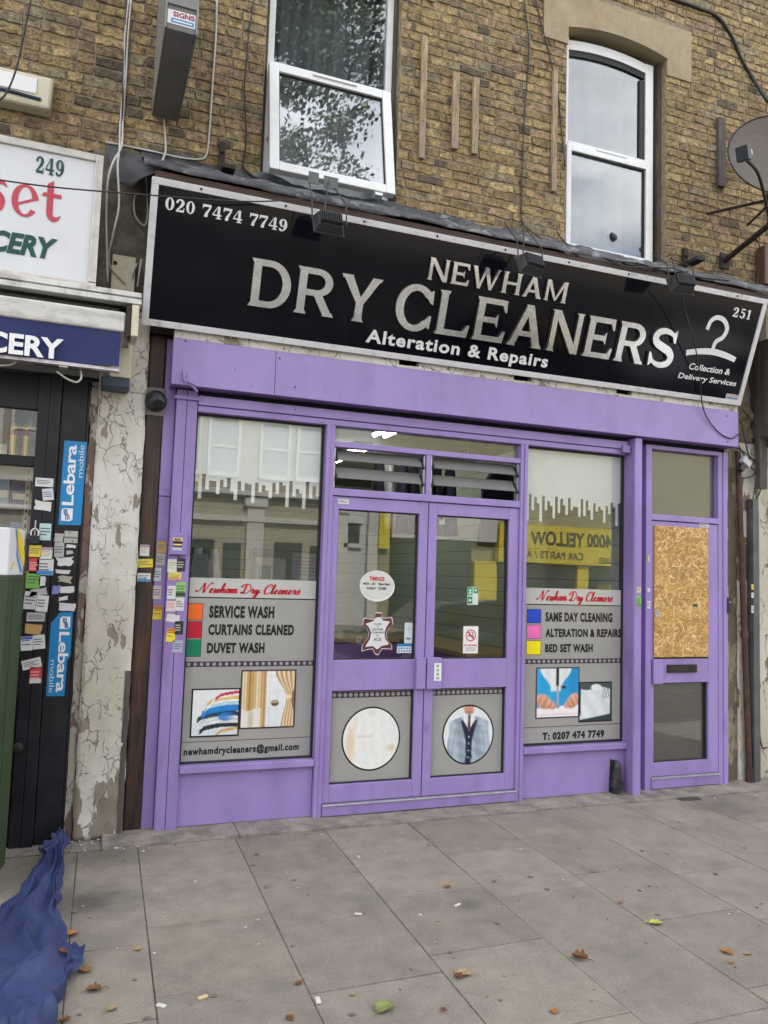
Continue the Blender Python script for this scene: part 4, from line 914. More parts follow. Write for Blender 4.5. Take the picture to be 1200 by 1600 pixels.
mb = MB(); mb.box(.7, 2.96, 1.86, 2.4, 1.0605, 1.10); mb.box(2.9605, 3.5, .42, 2.4, 1.0605, 1.10); mb.build('counter_top', M['woodtop'], CT, bevel=.004)
for a_, b_, lab in (((568, 701), (524, 722), 'fluorescent ceiling lamp seen through the left louvres'), ((634, 664), (606, 684), 'fluorescent ceiling lamp seen through the clear top light')):
    p, q = GX(*a_, 3.22), GX(*b_, 3.22); q.x = p.x
    t = thing('ceiling_lamp', lab, 'lamp', (p.x, p.y, 3.30), 'fluorescent lamps on the shop ceiling'); x = p.x
    mb = MB(); mb.box(x - .09, x + .09, p.y, q.y, 3.245, 3.299); mb.build('lamp_body', M['ceil'], t)
    mb = MB()
    for s_ in (-.06, .06): mb.tube([(x + s_, p.y + .02, 3.225), (x + s_, q.y - .02, 3.225)], .018, 10, smooth=0)
    mb.pieces('tube', M['tube'], t)
# garments in plastic on two rails
def garment(x, y, z, colr, ln, lab, grp, wd=.42, rot=0.0):
    t = thing('garment', lab, 'garment', (x, y, z), grp); rs = int(abs(x * 131 + y * 17))
    R_ = Matrix.Rotation(rot, 3, 'Z'); n = 14; m_ = 9; vs = []
    for j in range(m_):
        f = j / (m_ - 1); w_ = wd * (.32 + .68 * min(1, f * 4)) * (1 + .08 * f); th = .05 + .05 * f
        for i in range(n):
            q = 2 * pi * i / n; k = 1 + .10 * sin(q * 5 + rs + 3 * f)
            vs.append(V((x, y, z)) + R_ @ V((cos(q) * w_ / 2 * k, sin(q) * th * k, -.02 - ln * f + .03 * (1 - abs(cos(q))) * (f < .1))))
    mb = MB(); mb.add(vs, [(j * n + i, j * n + (i + 1) % n, (j + 1) * n + (i + 1) % n, (j + 1) * n + i) for j in range(m_ - 1) for i in range(n)] + [tuple(range(n)), tuple(range((m_ - 1) * n, m_ * n))])
    mb.build('cloth', colr, t, smooth=True)
    mb = MB(); mb.tube([(x, y, z - .02), (x, y, z + .03), (x + .02, y, z + .055), (x, y, z + .075), (x - .018, y, z + .06)], .004, 6); mb.build('hanger_hook', M['alu'], t)
gdark, gnavy, ggrey, gwhite, gblue = (mat('cloth_' + a, c, .9, var=.2, scale=9) for a, c in (('dark', (.02, .02, .025)), ('navy', (.025, .03, .06)), ('grey', (.16, .16, .17)), ('white', (.62, .63, .65)), ('blue', (.12, .17, .28))))
g1 = 'clothes on the rail behind the louvres'
for i in range(7):
    x = 3.05 + i * .15
    garment(x, 2.9 + .05 * (i % 2), 3.02, (gdark, gwhite, gnavy, gdark, ggrey, gdark, gnavy)[i], .80, ('black jacket', 'white shirt', 'navy jacket', 'black coat', 'grey jacket', 'short black dress', 'navy coat')[i] + ' hanging on the rail behind the glass louvres', g1, rot=1.3)
garment(3.85, 1.5, 2.85, gnavy, .8, 'navy coat hanging apart by the right slatted wall', g1, .5, .2)
g2 = 'clothes on the rail by the left wall'
for i in range(5):
    garment(.85 + i * .085, 2.3 + .07 * i, 1.93, (gblue, gnavy, gwhite, ggrey, gwhite)[i], .8, ('blue shirt', 'dark navy suit', 'white blouse', 'grey suit', 'white overall')[i] + ' hanging behind the left display window', g2, rot=1.2)
for x0, x1, y, z_, lab in ((2.95, 4.25, 2.92, 3.085, 'steel clothes rail behind the glass louvres'), (.56, 1.5, 2.42, 1.995, 'steel clothes rail behind the left display window')):
    mb = MB(); mb.tube([(x0, y, z_), (x1, y, z_)], .012, 10, smooth=0); mb.tube([(x0 + .05, y, z_), (x0 + .05, y, 3.29)], .008, 8, smooth=0); mb.tube([(x1 - .05, y, z_), (x1 - .05, y, 3.29)], .008, 8, smooth=0)
    tag(mb.build('clothes_rail', M['alu'], loc=(x0, y, z_)), lab, 'rail')
# receipt printer / till box on the counter and papers on the wall
t = thing('till', 'grey payment machine with a teal screen behind the left display window', 'machine', tuple(PX(422, 920, 1.0)))
p, q = PX(398, 945, 1.0), PX(447, 872, 1.0); mb = MB(); mb.box(p.x, q.x, 1.0, 1.25, p.z, q.z); mb.build('machine_body', mat('machine_grey', (.42, .42, .40), .5), t, bevel=.008)
mb = MB(); mb.box(p.x - .03, q.x - .12, .985, 1.2, q.z + .0005, q.z + .07); mb.build('top_cover', M['black'], t, bevel=.008)
p2, q2 = PX(404, 912, .98), PX(424, 884, .98); mb = MB(); mb.box(p2.x, q2.x, .992, .9995, p2.z, q2.z); mb.build('screen', ink(.02, .12, .12, .2), t)
for pa, pb, y, col_, lab in (((456, 905), (500, 866), 1.35, (.60, .61, .62), 'white framed notice hanging behind the left display window'), ((404, 866), (420, 850), 1.6, (.30, .40, .55), 'small blue paper note behind the left display window'), ((300, 912), (326, 866), 1.5, (.40, .46, .55), 'pale blue poster at the left edge behind the display window')):
    p, q = PX(*pa, y), PX(*pb, y); mb = MB(); mb.box(p.x, q.x, y, y + .012, p.z, q.z, 0)
    for k in range(6): zq = q.z - (q.z - p.z) * (.15 + .13 * k); mb.box(p.x + .02, q.x - .02 - .02 * (k % 3), y - .002, y - .0005, zq - .008, zq, 1)
    tag(mb.build('poster', [ink(*col_), ink(.35, .36, .38)], loc=tuple(p)), lab, 'poster')
# flat hallway behind the boarded door
HB = MB(); HB.box(4.41, 5.28, 1.4, 1.45, 0, 2.95); HB.box(4.405, 4.41, .11, 1.45, 0, 2.95); HB.box(5.283, 5.30, .11, 1.45, 0, 2.95); HB.box(4.405, 5.30, .11, 1.45, 2.951, 2.97); HB.box(4.41, 5.28, .11, 1.4, .0, .02)
HB.build('hall_wall', mat('hall_paint', (.20, .19, .18), .9), BD)

# ================================================================== MAIN SIGN
SO = V((.255, -.14, 3.30)); SVv = V((0, -.313, .854)); SNn = V((1, 0, 0)).cross(SVv.normalized())
SG = Plane(SO, (1, 0, 0), SVv, SNn)
SW_, SH_ = 5.037, .9095
SIGN = thing('shop_sign', 'long black tilted fascia sign with silver raised letters above the purple shopfront', 'sign', tuple(SO))
mb = MB(); ob(mb, SG, .03, SW_ - .03, .03, SH_ - .03, -.05, 0); mb.build('panel', M['signblack'], SIGN)
mb = MB(); fw = .042
ob(mb, SG, 0, SW_, 0, fw, -.06, .012); ob(mb, SG, 0, SW_, SH_ - fw, SH_, -.06, .012); ob(mb, SG, 0, fw, fw, SH_ - fw, -.06, .0115); ob(mb, SG, SW_ - fw, SW_, fw, SH_ - fw, -.06, .0115)
FR = mb.build('frame', M['signframe'], SIGN, bevel=.003)
mb = MB()
for i in range(9):
    u = .3 + i * .55; mb.lathe([(.008, .012), (.008, .016)], SG(u, SH_ - .02, 0), SG.N, 8)
mb.pieces('rivet', M['iron'], FR)
def st(x, w=.19, y0=0, y1=1): return ('p', [(x, y0), (x + w, y0), (x + w, y1), (x, y1)])
def sf(a, b, y, s): return ('p', [(a - .055, y), (b + .055, y), (b + .005, y + s * .085), (a - .005, y + s * .085)])
def bx(a, b, c, d): return ('p', [(a, c), (b, c), (b, d), (a, d)])
SER = {
 'D': (.97, [st(.06), sf(.06, .2, 0, 1), sf(.06, .2, 1, -1), bx(.24, .47, .865, 1), bx(.24, .47, 0, .135), ('a', .46, .5, .51, .5, .31, .365, -90, 90)]),
 'R': (.98, [st(.06), sf(.06, .25, 0, 1), sf(.06, .2, 1, -1), bx(.24, .5, .87, 1), bx(.24, .55, .41, .54), ('a', .5, .705, .39, .295, .2, .165, -90, 90), ('p', [(.44, .43), (.65, .45), (.96, 0), (.73, 0)]), sf(.76, .93, 0, 1)]),
 'Y': (1.0, [('p', [(.0, 1), (.25, 1), (.56, .46), (.41, .40)]), ('p', [(.77, 1), (1.0, 1), (.60, .40), (.47, .47)]), st(.405, .19, 0, .46), sf(.405, .595, 0, 1), sf(.03, .22, 1, -1), sf(.80, .97, 1, -1)]),
 'C': (.98, [('a', .52, .5, .52, .53, .31, .385, 42, 318), ('p', [(.70, .80), (.87, .90), (.95, .94), (.97, .63), (.90, .64), (.82, .73)]), ('p', [(.70, .20), (.82, .27), (.90, .36), (.97, .37), (.95, .06), (.87, .10)])]),
 'L': (.93, [st(.06), sf(.06, .25, 1, -1), sf(.06, .2, 0, 1), bx(.24, .86, 0, .135), ('p', [(.76, .13), (.85, 0), (.90, 0), (.94, .29), (.88, .29)])]),
 'E': (.90, [st(.06), sf(.06, .2, 1, -1), sf(.06, .2, 0, 1), bx(.24, .82, .87, 1), bx(.24, .62, .435, .565), bx(.24, .84, 0, .13), ('p', [(.74, .88), (.82, 1), (.86, 1), (.88, .72), (.83, .72)]), ('p', [(.58, .44), (.66, .34), (.66, .66), (.58, .56)]), ('p', [(.76, .12), (.84, 0), (.88, 0), (.92, .28), (.86, .28)])]),
 'A': (1.06, [('p', [(.05, 0), (.22, 0), (.56, .86), (.48, 1), (.44, 1)]), ('p', [(.40, 1), (.62, 1), (1.01, 0), (.78, 0)]), bx(.25, .82, .25, .375), sf(.06, .2, 0, 1), sf(.8, .99, 0, 1)]),
 'N': (1.02, [st(.06, .15), st(.82, .15), ('p', [(.04, 1), (.27, 1), (.97, .02), (.97, 0), (.76, 0)]), sf(.07, .2, 0, 1), sf(.83, .96, 1, -1), ('p', [(.0, 1), (.1, 1), (.1, .92)])]),
 'S': (.86, [('s', [(.80, .74, .04), (.70, .87, .10), (.46, .935, .145), (.24, .89, .17), (.14, .75, .19), (.22, .61, .20), (.44, .52, .21), (.66, .44, .21), (.78, .29, .2), (.70, .13, .17), (.46, .06, .145), (.22, .12, .10), (.09, .27, .04)]), ('p', [(.68, .86), (.84, 1.0), (.84, .66), (.78, .66)]), ('p', [(.22, .13), (.06, .0), (.03, .36), (.09, .36)])]),
 'W': (1.46, [('p', [(.02, 1), (.23, 1), (.51, 0), (.36, 0)]), ('p', [(.36, 0), (.48, 0), (.79, 1), (.68, 1)]), ('p', [(.62, 1), (.83, 1), (1.1, 0), (.95, 0)]), ('p', [(.96, 0), (1.08, 0), (1.44, 1), (1.32, 1)]), sf(.06, .2, 1, -1), sf(1.33, 1.41, 1, -1)]),
 'H': (1.02, [st(.07), st(.78), bx(.25, .79, .43, .56), sf(.07, .26, 0, 1), sf(.07, .26, 1, -1), sf(.78, .97, 0, 1), sf(.78, .97, 1, -1)]),
 'M': (1.26, [st(.06, .14), st(1.0, .19), ('p', [(.05, 1), (.27, 1), (.68, .06), (.57, .06)]), ('p', [(.57, .06), (.67, .06), (1.12, 1), (.98, 1)]), sf(.06, .2, 0, 1), sf(1.0, 1.19, 0, 1), sf(1.05, 1.17, 1, -1)]),
}
DIG = {
 '0': (.70, [('a', .35, .5, .35, .5, .13, .43, 0, 360)]),
 '1': (.46, [st(.14, .24), ('p', [(.14, .95), (.0, .86), (.0, .80), (.14, .80)]), bx(.0, .5, 0, .08)]),
 '2': (.70, [('s', [(.13, .68, .22), (.12, .80, .18), (.24, .93, .12), (.42, .94, .14), (.55, .80, .24), (.52, .60, .24), (.34, .36, .16), (.12, .14, .10)]), bx(.04, .68, 0, .16), ('p', [(.58, .16), (.68, .16), (.70, .34), (.64, .34)])]),
 '4': (.76, [st(.40, .22), bx(.0, .76, .24, .35), ('p', [(.0, .35), (.10, .35), (.44, .98), (.40, 1)]), bx(.30, .74, 0, .07)]),
 '5': (.68, [bx(.12, .60, .86, 1), ('p', [(.10, .5), (.20, .52), (.24, .9), (.12, .9)]), ('s', [(.14, .53, .06), (.34, .60, .12), (.53, .46, .24), (.52, .20, .24), (.34, .05, .13), (.12, .10, .14), (.10, .24, .18)])]),
 '7': (.70, [bx(.0, .70, .80, 1), ('p', [(.0, .80), (.10, .80), (.03, .64), (.0, .64)]), ('p', [(.58, .82), (.70, .82), (.46, .3), (.42, 0), (.14, 0), (.22, .3)])]),
 '9': (.70, [('a', .34, .68, .34, .33, .11, .25, 0, 360), ('s', [(.60, .72, .2), (.58, .40, .22), (.44, .14, .14), (.24, .05, .12), (.10, .14, .18), (.10, .24, .16)])])}
LS = [M['steel'], M['steelside']]
def letters(name, body, u0, u1, v0, v1, dep=.028):
    mb = MB(); mb.glyphs(SG, SER, body, u0, u1, v0, v1, .0005, dep, 0, gap=.12, space=.5)
    o = mb.build(name, LS, SIGN, recalc=True)
    N_ = SG.N
    for p in o.data.polygons:
        if abs(p.normal.dot(N_)) < .5: p.material_index = 1
    return o
letters('raised_letters', 'DRY', .664, 1.588, .222, .531)
letters('raised_letters', 'CLEANERS', 1.715, 4.190, .222, .535)
letters('raised_letters', 'NEWHAM', 1.920, 3.088, .588, .742, .022)
mb = MB(); mb.glyphs(SG, DIG, '020 7474 7749', .090, .876, .729, .806, None, .0015, 0, gap=.13, space=.5); mb.build('phone_number', M['white'], SIGN)
mb = MB(); mb.glyphs(SG, DIG, '251', 4.708, 4.895, .722, .800, None, .0015, 0, gap=.22); mb.build('house_number', M['white'], SIGN)
mb = MB(); mb.text(SG, 'Alteration & Repairs', 1.535, 3.05, .060, .184, .0015, 0, off=.03, sp=1.12); mb.build('tagline', M['white'], SIGN)
mb = MB(); mb.text(SG, 'Collection &', 4.398, 4.838, .243, .297, .0015, 0, off=.02, shear=.12); mb.build('small_lettering', M['white'], SIGN)
mb = MB(); mb.text(SG, 'Delivery Services', 4.310, 4.936, .145, .205, .0015, 0, off=.02, shear=.12); mb.build('small_lettering', M['white'], SIGN)
mb = MB(); A, B = ribbon([(4.487, .583, .034), (4.505, .655, .036), (4.560, .693, .038), (4.640, .678, .040), (4.690, .615, .040), (4.668, .545, .038), (4.615, .505, .036), (4.598, .47, .036), (4.598, .425, .036)], 9)
mb.strip(SG, A, B, None, .0015, 0)
A, B = ribbon([(4.332, .372, .044), (4.45, .398, .048), (4.598, .413, .052), (4.74, .402, .050), (4.858, .378, .044)], 9); mb.strip(SG, A, B, None, .0018, 0)
mb.build('hanger_emblem', M['white'], SIGN)
mb = MB(); mb.rect(SG, 4.862, 5.0 - .006, .044, .088, .001, 0); mb.text(SG, 'SIGNS', 4.868, 4.99, .066, .084, .0016, 1, off=.03); mb.rect(SG, 4.868, 4.99, .048, .062, .0016, 2); mb.build('maker_label', [WHT, ink(.5, .03, .05), ink(.08, .2, .45)], SIGN)

# ---- three floodlights on arms
FLm = [mat('floodlight_casting', (.035, .036, .04), .5, .3, var=.15), mat('floodlight_glass', (.20, .21, .22), .2, spec=.6)]
def floodlight(c, lab, tilt=.95, yaw=0.0, flip=False, plates=True):
    """hood over the top of the sign: lamp face towards the lettering, ribbed back to the street"""
    t = thing('floodlight', lab, 'floodlight', tuple(c), 'floodlights over the long black sign')
    R_ = Matrix.Rotation(yaw, 3, 'Z') @ Matrix.Rotation(-tilt, 3, 'X')
    w_, h_, d_ = .19, .135, .045
    pt = lambda x, y, z: c + R_ @ V((x, y, z))
    mb = MB()
    mb.hexa([pt(-w_ / 2, d_, -h_ / 2), pt(w_ / 2, d_, -h_ / 2), pt(w_ / 2, d_, h_ / 2), pt(-w_ / 2, d_, h_ / 2)], [pt(-w_ * .40, -.01, -h_ * .40), pt(w_ * .40, -.01, -h_ * .40), pt(w_ * .40, -.01, h_ * .40), pt(-w_ * .40, -.01, h_ * .40)])
    mb.hexa([pt(-w_ / 2 - .008, d_, -h_ / 2 - .008), pt(w_ / 2 + .008, d_, -h_ / 2 - .008), pt(w_ / 2 + .008, d_, h_ / 2 + .008), pt(-w_ / 2 - .008, d_, h_ / 2 + .008)], [pt(-w_ / 2 - .008, d_ + .012, -h_ / 2 - .008), pt(w_ / 2 + .008, d_ + .012, -h_ / 2 - .008), pt(w_ / 2 + .008, d_ + .012, h_ / 2 + .008), pt(-w_ / 2 - .008, d_ + .012, h_ / 2 + .008)])
    mb.build('body', FLm[0], t, bevel=.003)
    mb = MB()
    for k in range(12):
        x = -w_ * .36 + w_ * .72 * k / 11
        mb.hexa([pt(x - .003, -.0105, -h_ * .38), pt(x + .003, -.0105, -h_ * .38), pt(x + .003, -.0105, h_ * .38), pt(x - .003, -.0105, h_ * .38)], [pt(x - .002, -.038, -h_ * .34), pt(x + .002, -.038, -h_ * .34), pt(x + .002, -.038, h_ * .34), pt(x - .002, -.038, h_ * .34)])
    mb.pieces('cooling_fin', FLm[0], t)
    mb = MB(); q = [pt(-w_ * .46, d_ + .0125, -h_ * .44), pt(w_ * .46, d_ + .0125, -h_ * .44), pt(w_ * .46, d_ + .0125, h_ * .44), pt(-w_ * .46, d_ + .0125, h_ * .44)]; mb.poly(q); mb.build('lamp_glass', FLm[1], t)
    top = V((c.x, -.40, 4.30)); mb = MB()
    for s_ in (-1, 1):
        e = pt(s_ * (w_ / 2 + .02), .015, .0)
        mb.tube([e, e + V((0, .03, .155)), V((c.x + s_ * .085, -.47, 4.325))], .005, 6, smooth=0)
    mb.tube([pt(-.05, .0, .06), pt(-.02, .03, .12), V((c.x + .02, -.56, 4.30)), V((c.x + .05, -.47, 4.33))], .005, 6)
    mb.build('bracket', FLm[0], t)
    if plates:
        mb = MB(); mb.obox((c.x - .06, -.49, 4.345), (.07, .006, .08)); mb.obox((c.x + .06, -.49, 4.335), (.10, .006, .085)); mb.pieces('mounting_plate', mat('grey_plate', (.12, .13, .13), .6), t)
    return t
for (px, py), lab, yaw, pl_ in (((516, 344), 'grey ribbed floodlight over the sign under the open window', 0.0, True), ((832, 410), 'black ribbed floodlight over the middle of the sign just left of the right window', .18, False), ((1068, 441), 'black floodlight over the right end of the sign near the satellite dish', -.1, False)):
    floodlight(PX(px, py, -.72), lab, .42, yaw, plates=pl_)

# ---- timber battens and brackets on the wall
bg_ = 'bare timber battens screwed to the brick wall'
for (a, b, w_, lab, mt) in (((664.5, 57), (659, 247), .046, 'tallest of the three brown battens right of the open window', 'batten'), ((713, 113), (711, 232), .056, 'short batten standing between the tallest and another short batten', 'batten'), ((745, 122), (741.5, 240), .05, 'short batten nearest to the middle floodlight of the brown three', 'batten'), ((868, 110), (866, 299), .042, 'slim long batten beside the left edge of the right window', 'batten'), ((1128, 184), (1128, 291), .085, 'thick grey batten between the right window and the satellite dish', 'greywood')):
    p, q = PX(*a, .072), PX(*b, .072); x = (p.x + q.x) / 2; lean = (p.x - q.x) / 2 * .4
    mb = MB(); mb.hexa([(x - lean - w_ / 2, .066, q.z), (x - lean + w_ / 2, .066, q.z), (x - lean + w_ / 2, .098, q.z), (x - lean - w_ / 2, .098, q.z)], [(x + lean - w_ / 2, .066, p.z), (x + lean + w_ / 2, .066, p.z), (x + lean + w_ / 2, .098, p.z), (x + lean - w_ / 2, .098, p.z)])
    for k in range(5): mb.lathe([(.005, 0), (.005, .002)], (x + jit(w_ * .3), .066, q.z + (p.z - q.z) * (.1 + .2 * k)), (0, -1, 0), 6, 1)
    tag(mb.build('timber_batten', [M[mt], M['iron']], loc=(x, .09, q.z), bevel=.002), lab, 'batten', bg_)
for (px0, py0, px1, py1, lab) in ((348, 222, 352, 280, 'rusty iron bracket standing on the flashing left of the open window'), (1071, 388, 1071, 416, 'small iron bracket beside the foot of the right window')):
    p, q = PX(px0, py0, .06), PX(px1, py1, .06); mb = MB(); mb.box(p.x - .02, p.x + .02, .05, .09, q.z, p.z); mb.obox((p.x + .03, -.02, q.z + .02), (.09, .16, .03)); mb.tube([(p.x, .05, p.z - .08), (p.x, .03, p.z - .08)], .012, 8, smooth=0)
    tag(mb.build('iron_bracket', M['iron'], loc=(p.x, .07, q.z)), lab, 'bracket')

# ---- projecting box sign
BX = thing('projecting_sign', 'tall grey box sign sticking out from the bricks, seen from underneath', 'sign', (.34, -.4, 4.83))
mb = MB(); mb.box(.262, .425, -.90, .06, 4.832, 5.9); mb.build('casing', mat('grey_sign_casing', (.17, .17, .165), .5, .2, var=.1, dirt=(.10, .095, .09, .5)), BX, bevel=.004)
mb = MB(); mb.box(.252, .2615, -.91, .06, 4.83, 5.9); mb.box(.4255, .437, -.91, .06, 4.83, 5.9); mb.box(.2625, .425, -.91, -.9005, 4.98, 5.9); mb.build('edge_trim', mat('pale_sign_edge', (.24, .24, .235), .45, .3), BX, bevel=.003)
BPl = Plane((.2645, -.9015, 4.865)); mb = MB(); mb.rect(BPl, .0, .158, .0, .085, .001, 0); mb.text(BPl, 'SIGNS', .03, .152, .045, .078, .0016, 1, off=.04); mb.rect(BPl, .02, .15, .008, .036, .0016, 2); mb.rect(BPl, .03, .14, .018, .026, .002, 0); mb.build('maker_label', [WHT, ink(.32, .03, .08), ink(.08, .25, .5)], BX)
# ---- alarm box
AB = thing('alarm_box', 'cream burglar alarm box with a dark blue strip on the bricks at the far left', 'alarm', (-.6, .0, 4.63))
mb = MB(); xa, xb = -.93, -.372
mb.hexa([(xa + .03, .0, 4.69), (xb - .01, .0, 4.69), (xb - .01, .098, 4.67), (xa + .03, .098, 4.67)], [(xa, .03, 4.92), (xb, .03, 4.92), (xb, .098, 4.935), (xa, .098, 4.935)])
mb.build('casing', M['cream'], AB, bevel=.02)
ap = Plane((xa, .0, 4.69), (1, 0, 0), (0, .03, .23), (0, -.23, .03)); mb = MB(); ob(mb, ap, .12, xb - xa - .10, .085, .20, .0, .006); mb.build('label_panel', M['white'], AB, bevel=.004)
mb = MB(); mb.tube([ap(.12, .062, .004), ap(.3, .06, .008), ap(xb - xa - .07, .05, .004)], .012, 8); mb.build('blue_strip', ink(.02, .045, .09), AB)
# ---- dome camera
cc = PX(243, 625, -.0); DC = thing('cctv_camera', 'black dome security camera on the dark timber post', 'camera', tuple(cc))
mb = MB(); mb.box(cc.x - .075, cc.x + .06, .025, .04, cc.z - .10, cc.z + .09); mb.build('back_plate', mat('pale_plate', (.2, .19, .18), .6), DC, bevel=.004)
mb = MB(); mb.lathe([(.07, 0), (.072, .03), (.066, .06), (.05, .085), (.025, .1), (.005, .104)], (cc.x, .0245, cc.z), (.15, -1, -.25), 24); mb.build('dome', M['black'], DC, smooth=True)
mb = MB(); mb.lathe([(.026, 0), (.026, .016), (.020, .018)], cc + V((.015, -.075, -.03)), (.2, -1, -.35), 18); mb.build('lens', mat('lens_black', (.006, .006, .008), .1), DC)

# ---- satellite dish
dc = V((5.40, -.52, 5.42)); dn = V((-.42, -.85, .30)).normalized(); DS = thing('satellite_dish', 'see-through perforated grey satellite dish on a black bent pole', 'satellite dish', tuple(dc))
mb = MB(); da = dn.orthogonal().normalized(); db = dn.cross(da); rings = 8; sg_ = 40; vs = [dc - dn * .06]
for j in range(1, rings + 1):
    r_ = .455 * j / rings
    for k in range(sg_): vs.append(dc + (da * cos(2 * pi * k / sg_) + db * sin(2 * pi * k / sg_)) * r_ + dn * (-.06 + .075 * (j / rings) ** 2))
fs = [(0, 1 + k, 1 + (k + 1) % sg_) for k in range(sg_)] + [(1 + (j - 1) * sg_ + k, 1 + j * sg_ + k, 1 + j * sg_ + (k + 1) % sg_, 1 + (j - 1) * sg_ + (k + 1) % sg_) for j in range(1, rings) for k in range(sg_)]
mb.add(vs, fs)
pm = bpy.data.materials.new('perforated_mesh'); pm.use_nodes = True; n_ = pm.node_tree.nodes; l_ = pm.node_tree.links
pb = n_['Principled BSDF']; pb.inputs['Base Color'].default_value = (.085, .075, .062, 1); pb.inputs['Roughness'].default_value = .6
tr = n_.new('ShaderNodeBsdfTransparent'); tr.inputs[0].default_value = (1, 1, 1, 1); mxs = n_.new('ShaderNodeMixShader'); mxs.inputs[0].default_value = .84
l_.new(tr.outputs[0], mxs.inputs[1]); l_.new(pb.outputs[0], mxs.inputs[2]); l_.new(mxs.outputs[0], n_['Material Output'].inputs[0])
mb.build('dish', pm, DS, smooth=True)
mb = MB(); mb.tube([dc + (da * cos(2 * pi * k / 40) + db * sin(2 * pi * k / 40)) * .455 + dn * .015 for k in range(41)], .007, 6, smooth=0); mb.build('rim', M['iron'], DS)
lp = PX(1162, 240, -.95); j0 = PX(1203, 345, -.55)
mb = MB(); mb.tube([j0, PX(1186, 275, -.75), PX(1167, 250, -.92)], .013, 8); mb.build('feed_arm', M['iron'], DS)
ld = (dc - lp).normalized(); mb = MB(); mb.obox(lp, (.09, .09, .11), ld.to_track_quat('Y', 'Z').to_matrix(), 0); mb.lathe([(.045, .04), (.045, .07), (.036, .10)], lp, ld, 18, 1); mb.build('receiver', [ink(.03, .035, .04), ink(.5, .5, .5)], DS, bevel=.006)
mb = MB(); foot = PX(1132, 408, .09); knee = PX(1204, 345, -.5)
mb.tube([foot, PX(1150, 393, -.05), PX(1185, 365, -.35), knee, knee + V((.02, .05, .25))], .026, 10); mb.tube([PX(1105, 334, .085), PX(1203, 312, -.45)], .014, 8, smooth=0); mb.tube([PX(1168, 352, .07), PX(1203, 318, -.45)], .011, 8, smooth=0); mb.obox(foot + V((0, .0, 0)), (.10, .02, .14)); mb.build('pole', M['iron'], DS)
# brown cable box at the right edge
p = PX(1194, 438, .02); q = PX(1191, 404, .02); mb = MB(); mb.box(p.x - .03, p.x + .12, -.02, .09, p.z - .05, q.z + .12); tag(mb.build('junction_box', mat('brown_plastic', (.10, .05, .035), .5), loc=(p.x, .05, p.z), bevel=.01), 'rounded brown junction box below the satellite dish', 'box')

# ---- cables
def cable(pts, r, mt, lab, y=.088, cat='cable'):
    P = [PX(a[0], a[1], a[2] if len(a) > 2 else y) for a in pts]
    mb = MB(); mb.tube(P, r, 7, smooth=6)
    return tag(mb.build('cable', mt, loc=tuple(P[-1]), smooth=True), lab, cat)
cable([(205, 0), (200, 60), (197, 120), (192, 190), (190, 228, -.02), (176, 255, -.25), (168, 285, -.27), (166, 340, -.2), (168, 440, -.1)], .007, M['cable_w'], 'pale cable running down between the two shop signs, outer of a pair')
cable([(201, 0), (195, 62), (194, 122), (188, 192), (187, 230, -.02), (184, 260, -.26), (186, 320, -.26), (178, 360, -.2), (170, 410, -.05), (196, 444, -.02)], .007, M['cable_w'], 'pale cable running down between the two shop signs, inner of a pair')
cable([(197, 0), (196, 50), (193, 100), (190, 222)], .006, M['cable_k'], 'thin black cable clipped beside the pale cable pair on the left bricks')
cable([(339, 0), (337, 60), (332, 130), (327, 205), (323, 240), (312, 249), (280, 246), (235, 236), (165, 222)], .007, M['cable_w'], 'pale clipped cable turning along the flashing under the projecting sign')
cable([(256, 184), (259, 230), (256, 245, .05), (249, 259, -.1)], .007, M['cable_w'], 'short pale cable hanging from the projecting grey sign')
cable([(397, 0), (389, 50), (386, 90), (382, 140), (385, 215), (380, 255), (384, 266), (408, 284)], .0055, M['cable_k'], 'thin dark cable beside the left edge of the open window')
cable([(48, 0, -.2), (40, 40, -.2), (26, 105, -.2), (10, 145, -.2), (-6, 160, -.2)], .006, M['cable_k'], 'black cable crossing in front of the cream alarm box')
cable([(818, 0), (825, 50), (826, 90), (819, 190), (815, 300), (816, 345), (828, 360, .0), (850, 375, -.2), (880, 390, -.4), (905, 400, -.46)], .0055, M['cable_k'], 'thin black cable down the bricks to the middle floodlight')
cable([(836, -4), (848, 45), (863, 105), (872, 150), (878, 210), (883, 260)], .0055, M['cable_k'], 'thin black cable slanting down to the left jamb of the right window')
cable([(1040, -6), (1090, 12), (1122, 27), (1145, 60), (1160, 95), (1175, 120), (1200, 160, .0)], .016, M['cable_k'], 'thick grey-black cable bundle running down to the satellite dish')
cable([(870, 362, .05), (884, 380, -.1), (905, 388, -.3), (940, 402, -.45), (965, 408, -.47), (1000, 412, -.47), (1040, 424, -.47), (1075, 424, -.47)], .006, M['cable_k'], 'loose black cable lying along the flashing below the right window')
cable([(925, 396, -.4), (960, 410, -.47), (985, 417, -.48), (1020, 418, -.48), (1055, 420, -.5), (1088, 432, -.47), (1140, 438, -.46)], .006, M['cable_k'], 'second loose black cable lying along the flashing towards the dish')
cable([(1065, 455, -.62), (1072, 490, -.5), (1085, 535, -.4), (1094, 590, -.25), (1097, 630, -.16), (1106, 655, -.14), (1125, 677, -.13), (1143, 685, -.13), (1154, 678, -.13)], .005, M['cable_k'], 'black wire hanging down across the coat hanger on the sign')
cable([(1179, 369, .0), (1187, 385, .03), (1188, 410, .05), (1183, 440, .0), (1180, 470, -.1)], .005, M['cable_k'], 'black wire hanging below the satellite dish pole')
wire = [PX(-10, 280, -.75), PX(90, 293, -.72), PX(236, 305, -.66), PX(360, 314, -.6), PX(430, 314, -.55), PX(490, 309, -.5)]
mb = MB(); mb.tube(wire, .0045, 6); tag(mb.build('cable', M['cable_k'], loc=tuple(wire[-1])), 'thin black wire stretched across both shop signs', 'cable')
